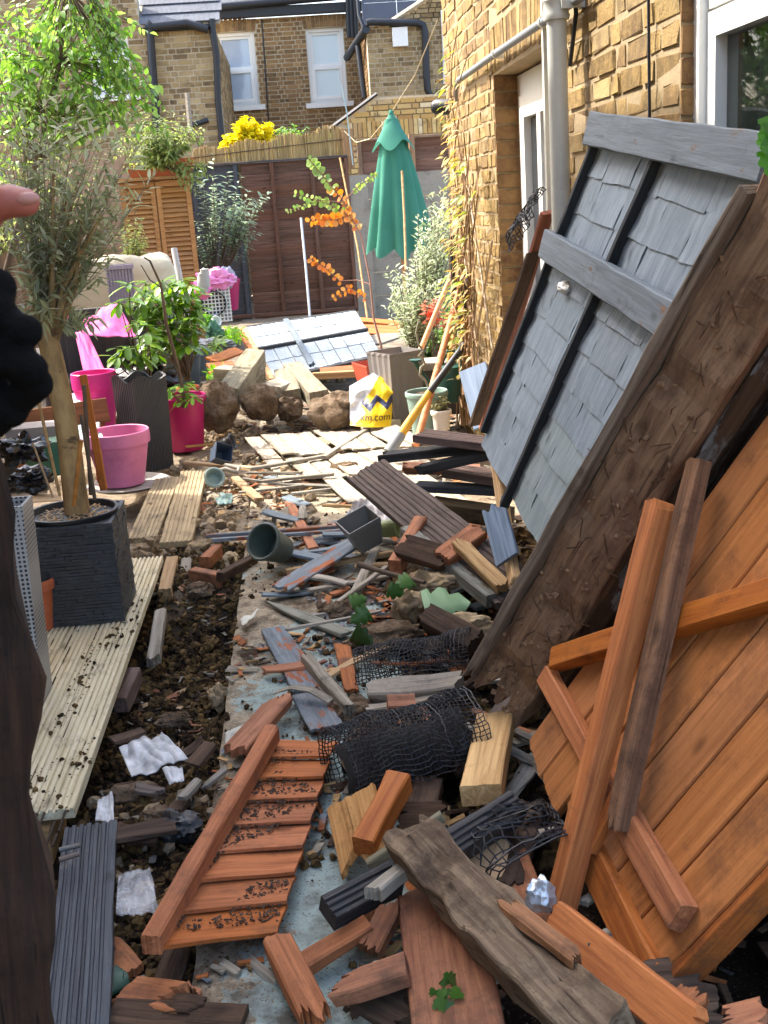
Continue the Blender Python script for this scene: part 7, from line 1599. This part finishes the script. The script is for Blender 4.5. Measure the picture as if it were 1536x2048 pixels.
cloth('plastic_film', 'mint tinted film scrap in the sunny rubble', [D(430, 990, 5.6), D(465, 985, 5.6), D(465, 1000, 5.5), D(435, 1005, 5.5)], clear('mint_film', '#a5cfc4', .7, .3), .03, 5, 14, 'plastic')
cloth('plastic_film', 'bluish film scrap near the left of the trench rubble', [G(195, 1600, .04), G(225, 1580, .04), G(228, 1640, .03), G(190, 1640, .03)], FILM, .015, 3, 18, 'plastic')
cloth('cloth_scrap', 'pale folded scrap of lining at the upper left of the slatted panel', [D(452, 1465, 3.28), D(510, 1435, 3.35), D(520, 1455, 3.25), D(450, 1488, 3.18)], plain('pale_lining', '#b9b8ac', .8), .02, 4, 14, 'scrap')
cloth('cloth_scrap', 'pale triangular scrap at the edge of the open trench', [D(480, 1235, 4.15), D(522, 1215, 4.2), D(510, 1230, 4.1), D(485, 1250, 4.05)], plain('pale_lining', '#c9c8ba', .8), .02, 4, 10, 'scrap')
FOIL = Mat('foil'); FOIL.P(col=lin('#d3dde4'), met=.6, rough=.4, nor=FOIL.bump(FOIL.n('TexVoronoi', {'Vector': FOIL.co(), 'Scale': 45.}), .6, .02)); FOIL = FOIL.m
o = blob(G(1080, 1790, .15), .032, FOIL, 'shiny crumpled foil ball at the foot of the long orange batten', 'foil', 'foil_ball', (.9, .8, 1.2), .4, 2.5, 3)
cloth('foil_wrapper', 'blue and silver wrapper beneath the orange board at the bottom', [G(1215, 1985, .08), G(1245, 2000, .08), G(1260, 2040, .08), G(1230, 2035, .08)], plain('blue_foil', '#a9c4d6', .2, met=.7, bump=1., bs=40), .02, 5, 14, 'wrapper')
blob(G(195, 1965, -.0), .05, plain('green_dish', '#2f4d3c', .5), 'dark green dish edge in the soil at bottom left', 'dish', 'dish', (1.3, 1, .35), .15, 2, 3)
pole('nail_bar', 'upper rusty bolt sticking out beside the dark post', [G(118, 1700, .1), G(160, 1690, .1)], .006, RUST, 'bolt', 8)
pole('nail_bar', 'lower rusty bolt sticking out beside the dark post', [G(118, 1720, .1), G(158, 1708, .1)], .006, RUST, 'bolt', 8)
# security camera on the wall corner
sc_ = empty('security_light', tuple(X(925, 213, WX-.12)), 0, 'black and white security camera fixed to the house corner', 'camera'); bb = sc_.location
a, b, c = D(866, 214, 7.6)-bb, D(905, 214, 7.55)-bb, D(926, 213, 7.5)-bb
mb = MB(); mb.tube([a, a.lerp(b, .15), b], [.035, .047, .047], 20); mb.build('housing', IRON, sc_, smooth=40)
mb = MB(); mb.tube([b, b+(c-b)*.98], .045, 20); mb.build('back_shell', WHITE, sc_, smooth=40)
mb = MB(); d_ax = (a-b).normalized(); mb.tube([a+d_ax*.001, a+d_ax*.006], .028, 16); mb.build('lens', GL, sc_, smooth=40)
mb = MB(); mb.tube([c, c+V((.1, .02, -.01))], .018, 8); mb.build('bracket', WHITE, sc_, smooth=40)
# ================================================================ BROKEN WOOD HEAP (lower right filling)
HP = 0
for (u1, v1, y1, u2, v2, y2, W, T, m_, lb) in (
    (960, 1620, 2.62, 1060, 1660, 2.5, .08, .03, DARK, 'dark board wedged behind the grooved black offcut'),
    (1010, 1700, 2.5, 1080, 1900, 2.2, .09, .02, ORG_D, 'dim orange board behind the foil ball'),
    (900, 1740, 2.45, 1010, 1700, 2.5, .06, .03, DARK, 'dark timber crossing beneath the rotten beam'),
    (1050, 1600, 2.62, 1000, 1780, 2.45, .10, .02, DARK, 'dark board in the hollow beside the orange door foot'),
    (690, 1960, 2.3, 830, 2040, 2.1, .08, .03, DARK, 'dark board beneath the wide orange board end'),
    (1290, 1990, 2.0, 1440, 1980, 1.95, .12, .03, DARK, 'dark timber in the shadow under the orange door'),
    (1260, 2010, 1.95, 1380, 1930, 2.1, .07, .03, ORG_D, 'dusky orange stub under the orange door corner'),
    (1130, 2060, 1.8, 1330, 2040, 1.8, .1, .03, DARK, 'dark beam across the bottom right'),
    (700, 1500, 2.9, 760, 1440, 3.0, .07, .03, DARK, 'dark stub behind the wide curl of mesh'),
    (850, 1230, 3.5, 960, 1290, 3.3, .08, .05, DARK, 'dark broken timber under the lichen batten'),
    (800, 1090, 4.1, 900, 1120, 3.95, .10, .03, DARK, 'dark board in the gap under the long deck board'),
    (880, 1120, 3.95, 960, 1060, 4.1, .08, .04, ORG_D, 'red brown timber in the gap behind the lichen batten')):
    A_, B_ = (G(u1, v1, .07), G(u2, v2, .08)) if v1 > 1550 else (D(u1, v1, y1), D(u2, v2, y2))
    plank(A_, B_, W, T, m_, lb, cat='timber', name='timber', up=(-.2, -.5, .8), jag=(.04, .04))
# ================================================================ DARK POST AND GLOVED HAND
NP = wood('near_dark_post', '#46301f', '#231711', dirt='#110b07', da=.45, rough=.9, bump=1.2, crack=.8, gs=.45, var=.0)
b_, t_p = D(20, 2048, 1.0), D(-92, 845, 1.0)
b_ = b_+(b_-t_p)*1.5
plank(b_, t_p, .082, .09, NP, 'dark weathered timber post standing close at the left edge', cat='post', name='timber_post', up=(.35, -1, 0), wob=.012, seg=40, rot=.012)
hd = empty('person', tuple(D(-40, 700, .76)), 0, 'hand in black fingerless glove with one bare finger at the left edge', 'person'); hb_ = hd.location
def capsules(name, segs, mat, vox=.0025):
    mb = MB()
    for pts in segs:
        P = [D(u, v, y)-hb_ for (u, v, y, r) in pts]; R = [q[3] for q in pts]
        mb.tube(P, R, 14)
        for p, r in zip(P, R):
            bm = bmesh.new(); bmesh.ops.create_icosphere(bm, subdivisions=2, radius=r*.995); mb.add([v.co+p for v in bm.verts], [[v.index for v in f.verts] for f in bm.faces]); bm.free()
    o = mb.build(name, mat, hd); m1 = o.modifiers.new('remesh', 'REMESH'); m1.mode = 'VOXEL'; m1.voxel_size = vox; m1.use_smooth_shade = True
    m2 = o.modifiers.new('smooth', 'SMOOTH'); m2.iterations = 3; m2.factor = .5; return o
SKIN = Mat('skin'); n1 = SKIN.noise(SKIN.co(), 60, 4, .6); SKIN.P(col=SKIN.mix(SKIN.step(n1, .3, .7), lin('#8f4d3e'), lin('#a4604e')), rough=.5, sss=.1, nor=SKIN.bump(n1, .1, .002)); SKIN = SKIN.m
GLV = plain('black_knit_glove', '#0d0d0d', .95, bump=.8, bs=250, spec=.1)
capsules('body', [[(-120, 560, .80, .020), (-60, 470, .77, .013), (-18, 412, .75, .0115), (22, 402, .745, .0105), (52, 405, .742, .0088)], [(-300, 900, .9, .035), (-160, 650, .82, .028)]], SKIN, .002)
capsules('glove', [[(-260, 830, .88, .040), (-150, 680, .80, .036), (-70, 650, .77, .030)], [(-120, 560, .80, .024), (-72, 488, .775, .0160)],
    [(-60, 600, .76, .022), (-5, 575, .745, .0125), (-8, 620, .735, .0115)], [(-60, 660, .76, .024), (10, 640, .74, .0115), (52, 662, .73, .011), (25, 692, .735, .0105)],
    [(-60, 700, .76, .024), (0, 715, .74, .0115), (62, 738, .722, .0112), (74, 768, .73, .0108), (35, 800, .74, .0105)], [(-60, 740, .77, .024), (-10, 775, .75, .012), (22, 822, .74, .0115), (-20, 850, .75, .011)]], GLV, .0022)
blob(D(56, 397, .7345), .0055, plain('fingernail', '#b07a6c', .4), name='fingernail', sq=(1.3, .5, .7), rough_=.05, parent=hd)
# bare wrist sleeve out of the picture
mb = MB(); P = [D(u, v, y)-hb_ for (u, v, y) in ((-420, 1150, 1.0), (-300, 900, .9), (-235, 790, .86))]; mb.tube(P, [.06, .05, .046], 16); mb.build('sleeve', plain('dark_sleeve', '#1c1d20', .9, bump=.4, bs=200), hd, smooth=60)
